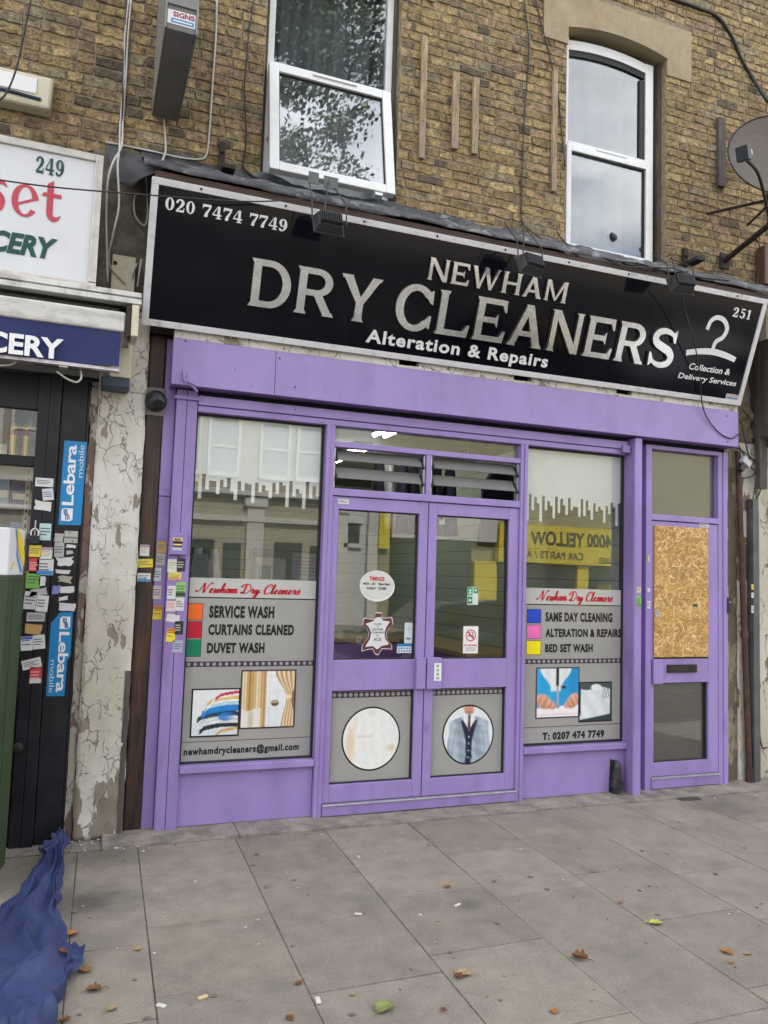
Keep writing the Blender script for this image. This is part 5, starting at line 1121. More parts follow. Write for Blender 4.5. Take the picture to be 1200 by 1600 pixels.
# bundle at the right pilaster
for i, P in enumerate(([(1160, 640), (1178, 662), (1186, 675), (1186, 720), (1180, 760), (1176, 782)], [(1150, 690), (1165, 715), (1178, 735), (1187, 728), (1192, 735), (1187, 770), (1178, 782)], [(1152, 700), (1170, 712), (1182, 722), (1196, 718)], [(1158, 660, -.05), (1168, 705, -.05), (1176, 725), (1188, 700), (1198, 660)], [(1160, 748), (1172, 745), (1180, 738), (1190, 705)])):
    cable(P, .006, M['cable_k'], ('thick black cable falling from the sign corner to the grey duct', 'black cable looping round to the top of the grey duct', 'black cable running off to the right behind the pilaster', 'black cable rising to the upper right from the tangle', 'short black cable in the tangle below the sign corner')[i], y=.0)
cable([(1185, 880, .02), (1186, 1000, .02), (1186, 1120, .02), (1190, 1165, .02), (1199, 1168, .02)], .006, M['cable_k'], 'black cable looping beside the grey duct near the pavement', y=.02)
mb = MB(); mb.obox(PX(1165, 722, -.06), (.10, .05, .06), Matrix.Rotation(.6, 3, 'Y')); mb.obox(PX(1158, 731, -.065), (.05, .05, .06), Matrix.Rotation(.6, 3, 'Y'), 1); tag(mb.build('bulkhead_lamp', [ink(.5, .5, .52), M['black']], loc=tuple(PX(1165, 722, -.06)), bevel=.006), 'small broken grey lamp dangling in the cable tangle', 'lamp')

# ================================================================== PILASTERS, POSTS
def rough_slab(name, x0, x1, yf, yb, z0, z1, mt, amp=.006, nx=8, nz=70, seed=0, chips=0, taper=0.0):
    mb = MB(); vs = []
    for j in range(nz + 1):
        for i in range(nx + 1):
            x = x0 + (x1 - x0) * i / nx; z_ = z0 + (z1 - z0) * j / nz; e = 1 if 0 < i < nx else 0
            ex = 0 if e else amp * 1.2 * mnoise.noise((z_ * 6, seed, i))
            cut = 0
            if chips and not e and mnoise.noise((z_ * 3.3, seed + 9, i)) > .25: cut = chips
            vs.append((x + ex + (cut if i == 0 else -cut if i == nx else 0), yf + amp * mnoise.noise((x * 9, z_ * 9, seed)) + amp * .5 * mnoise.noise((x * 31, z_ * 31, seed)), z_))
    f = [(j * (nx + 1) + i, j * (nx + 1) + i + 1, (j + 1) * (nx + 1) + i + 1, (j + 1) * (nx + 1) + i) for j in range(nz) for i in range(nx)]
    b = len(vs); edge = [i for i in range(nx + 1)] + [j * (nx + 1) + nx for j in range(1, nz + 1)] + [nz * (nx + 1) + i for i in range(nx - 1, -1, -1)] + [j * (nx + 1) for j in range(nz - 1, 0, -1)]
    vs += [(vs[e][0], yb, vs[e][2]) for e in edge]; m_ = len(edge)
    f += [(edge[(k + 1) % m_], edge[k], b + k, b + (k + 1) % m_) for k in range(m_)]
    mb.add(vs, f); return mb
o = tag(rough_slab('pilaster', .022, .3205, .0, .30, .0, 3.42, M['peel'], .008, 10, 110, 1).build('pilaster', M['peel'], loc=(.15, .15, 0), smooth=True), 'white pilaster with cracked peeling paint between the two shops', 'pilaster')
o = tag(rough_slab('post', .322, .434, .035, .2, .0, 3.30, M['rotwood'], .005, 6, 90, 2).build('timber_post', M['rotwood'], loc=(.38, .1, 0), smooth=True), 'dark brown stained timber post between the white pilaster and the purple shopfront', 'post')
mb = MB(); mb.box(-.4, .516, .21, .35, .0, 3.3); mb.box(5.26, 6.2, .21, .35, .0, 3.3); mb.pieces('pier_core', M['mortar'], BD)
mb = rough_slab('strip', .285, .320, -.006, .2, .0, 1.05, M['peel'], .004, 2, 40, 5); tag(mb.build('timber_strip', M['greywood'], loc=(.31, .1, 0)), 'short rotten grey timber strip at the foot of the white pilaster', 'timber strip')
mb = rough_slab('strip', -.026, .020, .012, .2, .0, 2.92, M['peel2'], .004, 3, 80, 6, chips=.006); tag(mb.build('timber_strip', peeling('pink_peeling_timber', (.42, .38, .35), (.16, .10, .08), cscale=14, amount=.5), loc=(0, .1, 0)), 'narrow flaking pinkish timber edge beside the black shop frame', 'timber strip')
# the recess between the two signs
mb = MB(); n = 12
mb = rough_slab('back', -.10, .30, .03, .3, 3.425, 4.50, M['stucco'], .02, 10, 30, 7); tag(mb.build('masonry_pier', mat('sooty_masonry', (.15, .13, .10), .95, var=.4, scale=7, bump=.7, bscale=25, dirt=(.035, .03, .025, .8), dscale=4), loc=(.1, .2, 3.42), smooth=True), 'sooty bare masonry pier in the gap between the two signs', 'pier')
mb = MB(); a, b = PX(173, 452, .0), PX(212, 404, .0); mb.box(a.x, b.x, -.015, .02, a.z, b.z); mb.lathe([(.014, 0), (.014, .006)], PX(180, 411, -.015), (0, -1, 0), 10, 1); tag(mb.build('cover_plate', [M['cream'], M['iron']], loc=tuple(a)), 'cream cover plate low in the gap between the two signs', 'plate')
# sagging felt flap
mb = MB(); fl = [[PX(163, 224, .07), PX(170, 250, -.05), PX(182, 286, -.10)], [PX(198, 235, .07), PX(202, 262, -.16), PX(204, 291, -.22)], [PX(234, 246, .07), PX(230, 262, -.28), PX(226, 277, -.34)], [PX(270, 256, .06), PX(264, 263, -.30), PX(256, 266, -.43)]]
G_ = [catmull(r_, 5) for r_ in fl]; cols_ = [catmull([G_[i][k] for i in range(4)], 6) for k in range(len(G_[0]))]; nn_ = len(cols_[0]); vs = [p + V((0, .012 * mnoise.noise(p * 9), .01 * mnoise.noise(p * 13))) for c in cols_ for p in c]
mb.add(vs, [(k * nn_ + i, k * nn_ + i + 1, (k + 1) * nn_ + i + 1, (k + 1) * nn_ + i) for k in range(len(cols_) - 1) for i in range(nn_ - 1)])
o = tag(mb.build('felt_flap', M['lead_d'], loc=tuple(fl[1][0]), smooth=True), 'sagging torn flap of dark roofing felt between the two signs', 'felt flap'); sm = o.modifiers.new('t', 'SOLIDIFY'); sm.thickness = .004
mb = MB(); pl_ = [PX(228, 262, -.05), PX(231, 330, -.05), PX(226, 352, -.02), PX(212, 338, -.02), PX(210, 310, -.02), PX(218, 300, -.02)]
mb.tube(pl_, .006); mb.tube([PX(206, 445, .0), PX(208, 425, -.03), PX(214, 412, -.03)], .007); mb.tube([PX(215, 448, .0), PX(218, 425, -.03), PX(221, 405, -.03)], .007)
tag(mb.build('cable', M['cable_w'], loc=tuple(pl_[2])), 'coil of pale cable tucked behind the left end of the black sign', 'cable')
# right-hand side
mb = rough_slab('p', 5.283, 5.325, .03, .2, .0, 2.95, M['peel2'], .004, 3, 80, 11, chips=.006); tag(mb.build('timber_strip', peeling('yellowed_strip', (.50, .42, .28), (.17, .12, .08), cscale=10, amount=.5), loc=(5.3, .1, 0)), 'yellowed flaking timber strip beside the boarded door', 'timber strip')
tag(rough_slab('p', 5.326, 5.452, .06, .25, .0, 3.02, M['stucco'], .010, 6, 90, 12).build('masonry_strip', peeling('pink_green_masonry', (.34, .30, .23), (.17, .13, .095), cscale=13, amount=.47), loc=(5.4, .15, 0), smooth=True), 'crumbling strip of bare masonry left of the rusty pipe', 'masonry')
tag(rough_slab('p', 5.4535, 5.66, .05, .3, .0, 3.02, M['peel2'], .009, 8, 90, 13).build('pilaster', M['peel2'], loc=(5.55, .15, 0), smooth=True), 'cream pilaster with cracked paint behind the grey duct at the right', 'pilaster')
mb = rough_slab('p', 5.30, 5.60, .04, .3, 3.025, 3.62, M['stucco'], .035, 10, 24, 14); tag(mb.build('masonry_pier', mat('broken_masonry', (.17, .13, .085), .95, var=.5, scale=12, bump=.9, bscale=18, dirt=(.04, .03, .025, .8), dscale=6), loc=(5.45, .15, 3.0), smooth=False), 'broken rough masonry under the right end of the black sign', 'pier')
mb = MB(); a, b = PX(1153, 705, .0), PX(1171, 1222, .0); mb.tube([a, a * .5 + b * .5 + V((0, .0, 0)), V((b.x, 0, .04))], .026, 12, smooth=0); mb.lathe([(.034, 0), (.034, .12)], V((b.x, .0, .02)), (0, 0, 1), 14); mb.lathe([(.033, 0), (.033, .06)], a * .45 + b * .55, (b - a), 14)
tag(mb.build('drainpipe', mat('rusty_brown_pipe', (.065, .032, .024), .7, .2, var=.35, scale=10, bump=.3, dirt=(.16, .09, .05, .6), dscale=6), loc=(b.x, 0, .0), smooth=False), 'leaning rusty brown pipe beside the boarded door', 'pipe')
mb = MB(); a, b = PX(1179, 780, -.01), PX(1179, 1224, -.01); mb.box(a.x - .038, a.x + .022, -.03, .045, .01, a.z); mb.box(a.x + .024, a.x + .05, -.012, .045, .01, a.z - .1, 0); tag(mb.build('cable_duct', mat('grey_duct', (.085, .088, .095), .5, .1, var=.2, scale=5, dirt=(.2, .19, .18, .4), dscale=8), loc=(a.x, 0, 0), bevel=.003), 'tall dark grey square cable duct near the right edge', 'duct')
NB = thing('corner_shopfront', 'weathered white boarded front of the next shop at the right edge', 'shopfront', (6.3, .1, 0))
mb = MB()
for k in range(6): mb.box(5.69 + k * .2, 5.885 + k * .2, .04 + .004 * (k % 2), .12, .03, 3.0)
mb.build('boarding', peeling('white_boarding', (.60, .57, .50), (.22, .15, .10), cscale=5, amount=.60), NB, bevel=.003)
MB().box(5.62, 7.4, -.34, .09, 3.06, 3.95).build('dark_fascia', M['greywood'], NB, bevel=.01)
MB().box(5.615, 5.70, -.05, .0, 2.6, 4.4).build('dark_post', M['greywood'], NB)
mb = MB(); a = PX(1139, 946, -.01); mb.box(a.x - .018, a.x + .018, -.02, .028, a.z - .07, a.z + .07); mb.lathe([(.009, 0), (.009, .004)], (a.x, -.02, a.z + .03), (0, -1, 0), 12, 1); tag(mb.build('doorbell', [M['black'], ink(.3, .3, .32)], loc=tuple(a), bevel=.004), 'black video doorbell on the frame right of the boarded door', 'doorbell')

# ================================================================== GROCERY NEXT DOOR
GS = thing('grocery_sign', 'white shop sign numbered 249 with red and green lettering', 'sign', (-1.2, -.3, 3.48))
GPl = Plane((0, -.302, 0))
MB().box(-3, -.082, -.30, -.2, 3.47, 4.245).build('panel', mat('white_sign_face', (.66, .67, .70), .22, var=.02, dirt=(.5, .5, .5, .25)), GS)
mb = MB(); mb.box(-3, -.082, -.315, -.19, 4.2455, 4.29); mb.box(-.0815, -.036, -.315, -.19, 3.47, 4.29); mb.box(-3, -.036, -.312, -.19, 3.44, 3.4695); mb.build('frame', mat('silver_sign_frame', (.50, .48, .44), .35, .5, var=.15, scale=14), GS, bevel=.004)
mb = MB(); mb.box(-3, .238, -.35, -.26, 3.405, 3.436); mb.box(-3, .238, -.38, -.27, 3.352, 3.385); mb.box(-3, .238, -.30, -.2, 3.34, 3.40, 1); mb.build('ledge_rail', [mat('white_rail', (.62, .61, .58), .45, var=.1, dirt=(.2, .18, .15, .6), dscale=9), M['dark']], GS, bevel=.003)
def ug(px, py): q = PX(px, py, -.302); return q.x, q.z
GRN, RDD = ink(.006, .065, .055), ink(.50, .055, .085)
a, b = ug(55, 271), ug(101, 248); mb = MB(); a2 = ug(101, 276)
mb.glyphs(GPl, DIG, '249', a[0], b[0], (a[1] + a2[1]) / 2, (ug(56, 247)[1] + b[1]) / 2, None, .001, 0, gap=.14)
def P(*pts): return [ug(*p) for p in pts]
zc = lambda pts: [(ug(x, y)[0], ug(x, y)[1]) for x, y in pts]
# 'set' in a heavy pen-drawn face
LOW = {'s': (.70, [('s', [(.64, .62, .03), (.5, .70, .10), (.3, .68, .16), (.2, .55, .2), (.34, .42, .22), (.5, .28, .22), (.44, .10, .18), (.24, .04, .12), (.06, .12, .04)])]),
 'e': (.82, [('a', .42, .37, .42, .385, .22, .325, 8, 325), ('p', [(.14, .28), (.20, .24), (.80, .43), (.82, .50)])]),
 't': (.62, [('p', [(.16, .86), (.36, .96), (.37, .2), (.17, .2)]), ('s', [(.27, .30, .20), (.28, .14, .19), (.38, .05, .13), (.52, .06, .09), (.62, .14, .03)]), ('p', [(.0, .58), (.06, .65), (.62, .65), (.62, .56), (.02, .56)])])}
a, b = ug(-26, 338), ug(98, 280); zb_ = (ug(40, 338)[1] + ug(90, 347)[1]) / 2; mb.glyphs(GPl, LOW, 'set', a[0], b[0], zb_, zb_ + .265, None, .001, 1, gap=.10)
a, b = ug(12, 396), ug(91, 373); mb.text(GPl, 'GROCERY', b[0] - .685, b[0], ug(40, 400)[1], ug(60, 369)[1], .001, 0, off=.045, shear=.22)
mb.build('lettering', [GRN, RDD], GS)
AW = thing('awning', 'rolled grocery awning with a white front bar and blue valance', 'awning', (-1, -.4, 3.0))
mb = MB(); mb.tube([(-3, -.27, 3.28), (.11, -.27, 3.28)], .062, 16, smooth=0); mb.build('fabric_roll', mat('grey_green_roll', (.06, .065, .06), .85, var=.4, scale=20, bump=.4, stretch=(.3, 3, 3)), AW, smooth=True)
mb = MB(); mb.box(-3, .145, -.40, -.345, 3.16, 3.285); mb.build('front_bar', mat('dirty_white_bar', (.58, .57, .54), .45, var=.08, dirt=(.22, .20, .17, .6), dscale=5, stretch=(1, 1, 3)), AW, bevel=.012)
mb = MB(); n = 40; vs = []
for i in range(n + 1):
    x = -3 + 3.125 * i / n
    for k in range(4): vs.append((x, -.385 - .012 * sin(x * 6) * k / 3 + .004 * k, 3.1595 - .072 * k))
mb.add(vs, [(i * 4 + k, i * 4 + k + 1, i * 4 + k + 5, i * 4 + k + 4) for i in range(n) for k in range(3)]); o = mb.build('valance', mat('blue_awning_cloth', (.008, .020, .115), .6, var=.12, scale=4, dirt=(.02, .032, .12, .4), dscale=6), AW, smooth=True)
VP = Plane((0, -.397, 0)); a, b = up(-2, 560, -.39), up(100, 528, -.39); mb = MB(); mb.text(VP, 'GROCERY', b[0] - .785, b[0], up(60, 559, -.39)[1], up(60, 526, -.39)[1], .004, 0, off=.035); mb.build('lettering', M['white'], AW)
mb = MB(); mb.box(.152, .178, -.40, -.26, 3.13, 3.33); mb.build('end_bracket', M['iron'], AW, bevel=.005)
mb = MB(); mb.box(.182, .226, -.40, -.20, 3.14, 3.34); mb.box(.075, .205, -.155, -.02, 2.93, 3.3); mb.build('gear_box', M['cream'], AW, bevel=.008)
mb = MB(); mb.box(.03, .205, -.17, .0, 2.86, 2.925); mb.build('lower_cover', mat('navy_cover', (.03, .05, .085), .5), AW, bevel=.01)
mb = MB(); mb.box(-2.5, .13, -.36, -.3, 2.92, 2.94); mb.obox((-.19, -.3, 2.94), (.05, .1, .06)); mb.tube([PX(88, 580, -.3), PX(105, 592, -.3), PX(120, 597, -.3), PX(127, 590, -.3), PX(126, 578, -.3)], .006, mi=1); mb.tube([PX(-5, 571, -.3), PX(15, 570, -.3), PX(30, 562, -.3)], .006, mi=1); mb.build('folding_arm', [M['alu'], M['cable_w']], AW)
a = PX(195, 535, -.41); mb = MB(); mb.hexa([a + V((-.012, 0, -.03)), a + V((.022, 0, -.03)), a + V((.012, 0, .03)), a + V((-.002, 0, .03))], [a + V((-.012, .02, -.03)), a + V((.022, .02, -.03)), a + V((.012, .02, .03)), a + V((-.002, .02, .03))]); mb.build('winch_eye', M['black'], AW)
GF = thing('grocery_shopfront', 'black painted frame and window of the grocery under the blue awning', 'shopfront', (-1, 0, 0))
BP_ = M['blackpaint']
mb = MB(); mb.box(-.335, -.268, -.03, .06, -.02, 2.93); mb.box(-.2665, -.2, -.034, .06, -.02, 2.93); mb.box(-.197, -.045, -.01, .06, .0, 2.93); mb.box(-.0445, -.027, .004, .06, .0, 2.93); mb.build('frame', BP_, GF, bevel=.004)
mb = MB(); mb.box(-3, -.336, .0, .06, 2.70, 2.93); mb.box(-3, -.336, .0, .06, 2.335, 2.40); mb.box(-3, -.336, .0, .06, .0, .9); mb.pieces('rail', BP_, GF, bevel=.004)
MB().box(-3, -.336, .035, .041, .9, 2.70).build('pane', M['glass'], GF)
mb = MB(); mb.box(-3, .3, 1.2, 1.25, 0, 3.2); mb.box(-3, .2, .07, 1.25, 2.96, 3.0); mb.box(.01, .02, .31, 1.2, 0, 2.9); mb.build('inner_wall', mat('grocery_wall', (.34, .34, .33), .8), GF)
SHF = thing('display_shelf', 'metal shelving inside the grocery window', 'shelf', (-.9, .35, 0))
mb = MB()
for z_ in (1.90, 2.10, 2.395): mb.box(-2, -.345, .16, .55, z_ - .018, z_)
mb.pieces('shelf_board', mat('shelf_metal', (.42, .41, .37), .5, .3), SHF)
mb = MB(); mb.box(-.385, -.36, .14, .158, .9, 2.33)
for k in range(28): mb.box(-.379, -.366, .138, .1405, .95 + k * .05, .975 + k * .05, 1)
mb.build('slotted_upright', [mat('upright_cream', (.42, .40, .33), .5), M['dark']], SHF)
for i, (x, c) in enumerate(((-.40, (.42, .30, .05)), (-.475, (.42, .30, .05)))):
    mb = MB(); mb.lathe([(.033, 0), (.034, .15), (.034, .2), (.03, .235), (.02, .24)], (x, .24, 2.397), (0, 0, 1), 18, 0); mb.lathe([(.0345, .16), (.0345, .195)], (x, .24, 2.397), (0, 0, 1), 18, 1)
    tag(mb.build('gold_tin', [mat('gold_tin', c, .3, .6), ink(.3, .02, .05)], loc=(x, .24, 2.397)), ('gold tin with a red band, right of the pair in the grocery window', 'gold tin with a red band, left of the pair in the grocery window')[i], 'tin', 'gold tins on the grocery shelf')
for i, (x, w_, h_, z_, c, lab) in enumerate(((-.54, .05, .09, 2.397, (.5, .48, .4), 'small cream jar left of the gold tins'), (-.42, .10, .13, 2.102, (.03, .05, .14), 'dark blue carton on the middle grocery shelf'), (-.53, .09, .16, 2.102, (.25, .3, .4), 'pale blue carton on the middle grocery shelf'), (-.64, .09, .12, 2.102, (.05, .25, .3), 'teal carton far left on the middle grocery shelf'), (-.42, .09, .085, 1.902, (.22, .28, .45), 'lilac carton on the lowest grocery shelf'), (-.53, .12, .07, 1.902, (.06, .20, .20), 'green box on the lowest grocery shelf'), (-.65, .1, .1, 1.902, (.5, .5, .46), 'white box on the lowest grocery shelf'))):
    mb = MB(); mb.box(x - w_ / 2, x + w_ / 2, .2, .3, z_, z_ + h_, 0); mb.box(x - w_ / 2 + .008, x + w_ / 2 - .008, .1985, .1995, z_ + h_ * .25, z_ + h_ * .55, 1); tag(mb.build('carton', [ink(*c), ink(.6, .58, .5)], loc=(x, .25, z_), bevel=.003), lab, 'carton')
# phone posters
def poster(pts, inv, lab):
    px0, py0, px1, py1 = pts; a, b = up(px0, py1, -.012), up(px1, py0, -.012); pl_ = Plane((0, -.0115, 0)); mb = MB(); x0, z0, x1, z1 = a[0], a[1], b[0], b[1]; w_ = x1 - x0; h_ = z1 - z0
    if not inv:
        mb.fig(pl_, [(x0, z0), (x1 - .006, z0 + .004), (x1, z1), (x0 + .004, z1)], None, .0, 0); rp_ = Plane(pl_(x0, z0), (0, 0, 1), (-1, 0, 0)); f = lambda u, v: (u * h_, -w_ + v * w_)
    else:
        mb.fig(pl_, [(x0, z0), (x1 - .02, z0), (x1 - .016, z0 + .22), (x1, z0 + .25), (x1, z1), (x0 + .05, z1), (x0, z1 - .07)], None, .0, 0); rp_ = Plane(pl_(x1, z1), (0, 0, -1), (1, 0, 0)); f = lambda u, v: (u * h_, -w_ + v * w_)
    def tx(b_, u0, u1, v0, v1, off): q0, q1 = f(u0, v0), f(u1, v1); mb.text(rp_, b_, q0[0], q1[0], q0[1], q1[1], .0008, 1, off=off, sp=.95)
    tx('Lebara', .235, .955, .42, .90, .018); tx('mobile', .575, .96, .10, .33, -.012)
    q0, q1 = f(.05, .42), f(.20, .90); mb.fig(rp_, [(q0[0], q0[1] + .012), (q0[0] + .012, q0[1]), (q1[0], q0[1]), (q1[0], q1[1] - .012), (q1[0] - .012, q1[1]), (q0[0], q1[1])], None, .0008, 1)
    for k in range(3):
        e1, e2 = ribbon([(f(.065, .56 + .07 * k)[0], f(.065, .56 + .07 * k)[1], .006), (f(.11, .58 + .07 * k)[0], f(.1, .58 + .07 * k)[1], .006), (f(.14, .68 + .05 * k)[0], f(.14, .66 + .06 * k)[1], .006), (f(.19, .68 + .06 * k)[0], f(.19, .68 + .06 * k)[1], .006)]); mb.strip(rp_, e1, e2, None, .0014, 2)
    return tag(mb.build('poster', [mat('blue_poster', (.006, .21, .50), .35, var=.06), WHT, ink(.02, .12, .3)], loc=tuple(pl_((x0 + x1) / 2, z0))), lab, 'poster')
poster((91, 691, 136, 820), False, 'blue mobile phone poster with its word reading upwards')
poster((72, 957, 114, 1088), True, 'torn blue mobile phone poster with its word reading downwards')
# padlock
a = PX(54, 838, -.045); mb = MB(); mb.box(a.x - .03, a.x + .03, -.06, -.036, a.z - .045, a.z + .005, 0); mb.tube([a + V((-.02, 0, 0)), a + V((-.02, 0, .03)), a + V((0, 0, .048)), a + V((.02, 0, .03)), a + V((.02, 0, 0))], .006, 8, mi=1); mb.box(a.x - .004, a.x + .004, -.036, -.0345, a.z, a.z + .10, 1)
tag(mb.build('padlock', [mat('padlock_black', (.03, .03, .035), .4, .4), M['alu']], loc=tuple(a), bevel=.003), 'black padlock on the shutter frame above the stickers', 'padlock')
a = PX(111, 839, -.012); mb = MB(); mb.box(a.x - .04, a.x + .04, -.016, -.0105, a.z - .038, a.z + .038, 0); mb.box(a.x - .039, a.x + .039, -.018, -.0162, a.z - .01, a.z + .002, 1)
for s_ in (-1, 1): mb.lathe([(.005, 0), (.005, .002)], (a.x - .01 * s_, -.016, a.z + .028 * s_), (0, -1, 0), 8, 2)
tag(mb.build('lock_plate', [ink(.42, .41, .35), ink(.16, .2, .2), M['iron']], loc=tuple(a)), 'beige metal plate on the black frame below the upper blue poster', 'plate')
a = PX(28, 1168, -.036); mb = MB(); mb.lathe([(.03, 0), (.026, .006), (.014, .010), (.012, .012)], a, (0, -1, 0), 16); mb.build('lock_barrel', M['iron'], GF)

# ---- stall with a banana box
ST = thing('green_stall', 'green painted wooden stall box at the lower left edge', 'stall', (-.8, -.7, 0))
c0, c1 = PX(14, 897, -.8), PX(38.5, 897, -.47)
ZT = 1.655
cA = V((c0.x, -.80, 0)); cB = V((c1.x, -.47, 0)); dd = (cB - cA); fdir = V((-dd.y, dd.x, 0)).normalized()
cC = cA + fdir * 1.4 * 1; cD = cB + fdir * 1.4
gm = mat('green_paint_wood', (.024, .052, .014), .6, var=.25, scale=5, bump=.25, bscale=20, stretch=(3, 3, .4), dirt=(.03, .045, .015, .7), dscale=4)
mb = MB(); k = 9
def wallp(mb, a, b, z0, z1, nb, th):
    d_ = (b - a) / nb; nrm = V((d_.y, -d_.x, 0)).normalized()
    for i in range(nb):
        p, q = a + d_ * i + d_.normalized() * .0015, a + d_ * (i + 1) - d_.normalized() * .0015; o_ = nrm * (.003 * (i % 2))
        mb.hexa([V((p.x, p.y, z0)) + o_, V((q.x, q.y, z0)) + o_, V((q.x, q.y, z1)) + o_, V((p.x, p.y, z1)) + o_], [V((p.x, p.y, z0)) - nrm * th, V((q.x, q.y, z0)) - nrm * th, V((q.x, q.y, z1)) - nrm * th, V((p.x, p.y, z1)) - nrm * th])
wallp(mb, cA, cB, .06, ZT - .03, 3, .02); wallp(mb, cC, cA, .06, ZT - .03, 10, .02)
mb.build('side_boards', gm, ST, bevel=.002)
mb = MB(); mb.prism([cA + V((0, 0, ZT - .0295)), cB + V((0, 0, ZT - .0295)), cD + V((0, 0, ZT - .0295)), cC + V((0, 0, ZT - .0295))], (0, 0, .028)); mb.build('top_board', gm, ST, bevel=.003)
BB = thing('banana_box', 'white fruit box with a yellow banana print on the green stall', 'box', tuple(cA + V((-.2, .2, ZT))))
e = dd.normalized(); bA = cA + e * .01 + fdir * .01; bl = dd.length - .01; mb = MB()
q0 = [bA, bA + e * bl, bA + e * bl + fdir * .45, bA + fdir * .45]
mb.hexa([p + V((0, 0, ZT)) for p in q0], [p + V((0, 0, ZT + .255)) for p in q0]); mb.build('carton_body', mat('white_carton', (.68, .69, .71), .55, var=.04), BB, bevel=.006)
pl_ = Plane(bA + V((0, 0, ZT)) - fdir * .0015, e, (0, 0, 1), -fdir); mb = MB()
mb.fig(pl_, blob([(bl * .40, .255), (bl * .60, .14), (bl * .98, .05), (bl * .99, .13), (bl * .80, .20), (bl * .52, .254)], 6), None, .0008, 0); mb.fig(pl_, blob([(bl * .38, .256), (bl * .30, .254), (bl * .46, .17), (bl * .50, .10), (bl * .8, .02), (bl * .9, .03), (bl * .58, .12)], 6), None, .0005, 1); mb.fig(pl_, blob([(bl * .18, .03), (bl * .34, .055), (bl * .34, .075), (bl * .18, .05)], 4), None, .0008, 0)
mb.build('banana_print', [ink(.85, .62, .01), ink(.10, .30, .55)], BB)

# ================================================================== STICKERS
STK = {}
def sticker(px, py, w_, h_, y, base, lab, band=None, rot=0.0, torn=0.0, lines=3, ic=(.12, .12, .13), top=None):
    pl_ = Plane((0, y, 0)); k = (y + 5.4) * 1.045 / F_PX; c = up(px, py, y); wu, hu = w_ * k, h_ * k; mb = MB(); r_ = random.Random(int(px * 7 + py))
    cs, sn = cos(radians(rot)), sin(radians(rot)); T_ = lambda u, v: (c[0] + u * cs - v * sn, c[1] + u * sn + v * cs)
    out = []
    for (u0, v0), (u1, v1) in zip(((-1, -1), (1, -1), (1, 1), (-1, 1)), ((1, -1), (1, 1), (-1, 1), (-1, -1))):
        n = 4 if torn else 1
        for i in range(n):
            t = i / n; u, v = u0 + (u1 - u0) * t, v0 + (v1 - v0) * t; s_ = 1 - torn * r_.random(); out.append(T_(u * wu / 2 * s_, v * hu / 2 * s_))
    mb.fig(pl_, out, .0, .0012, 0)
    R4 = lambda u0, u1, v0, v1, d, mi: mb.fig(pl_, [T_(u0 * wu, v0 * hu), T_(u1 * wu, v0 * hu), T_(u1 * wu, v1 * hu), T_(u0 * wu, v1 * hu)], None, d, mi)
    if band: R4(-.48, .48, -.48, -.22, .0016, 2)
    if top: R4(-.48, .48, .28, .48, .0016, 3)
    if not torn:
        for i in range(lines):
            v = .20 - i * .55 / max(1, lines); L_ = r_.uniform(.5, .86); R4(-.42, -.42 + L_, v - .035, v + .035, .0017, 1)
    return tag(mb.build('sticker', [ink(*base, .5), ink(*ic, .5), ink(*(band or base), .5), ink(*(top or base), .5)], loc=tuple(pl_(*c))), lab, 'sticker', 'stickers on the shop posts and frames')
wh, gy, ye, re_, gr, bl_ = (.62, .61, .60), (.42, .42, .41), (.72, .56, .05), (.52, .05, .06), (.16, .40, .07), (.05, .22, .48)
YB, YB2 = -.035, -.0105
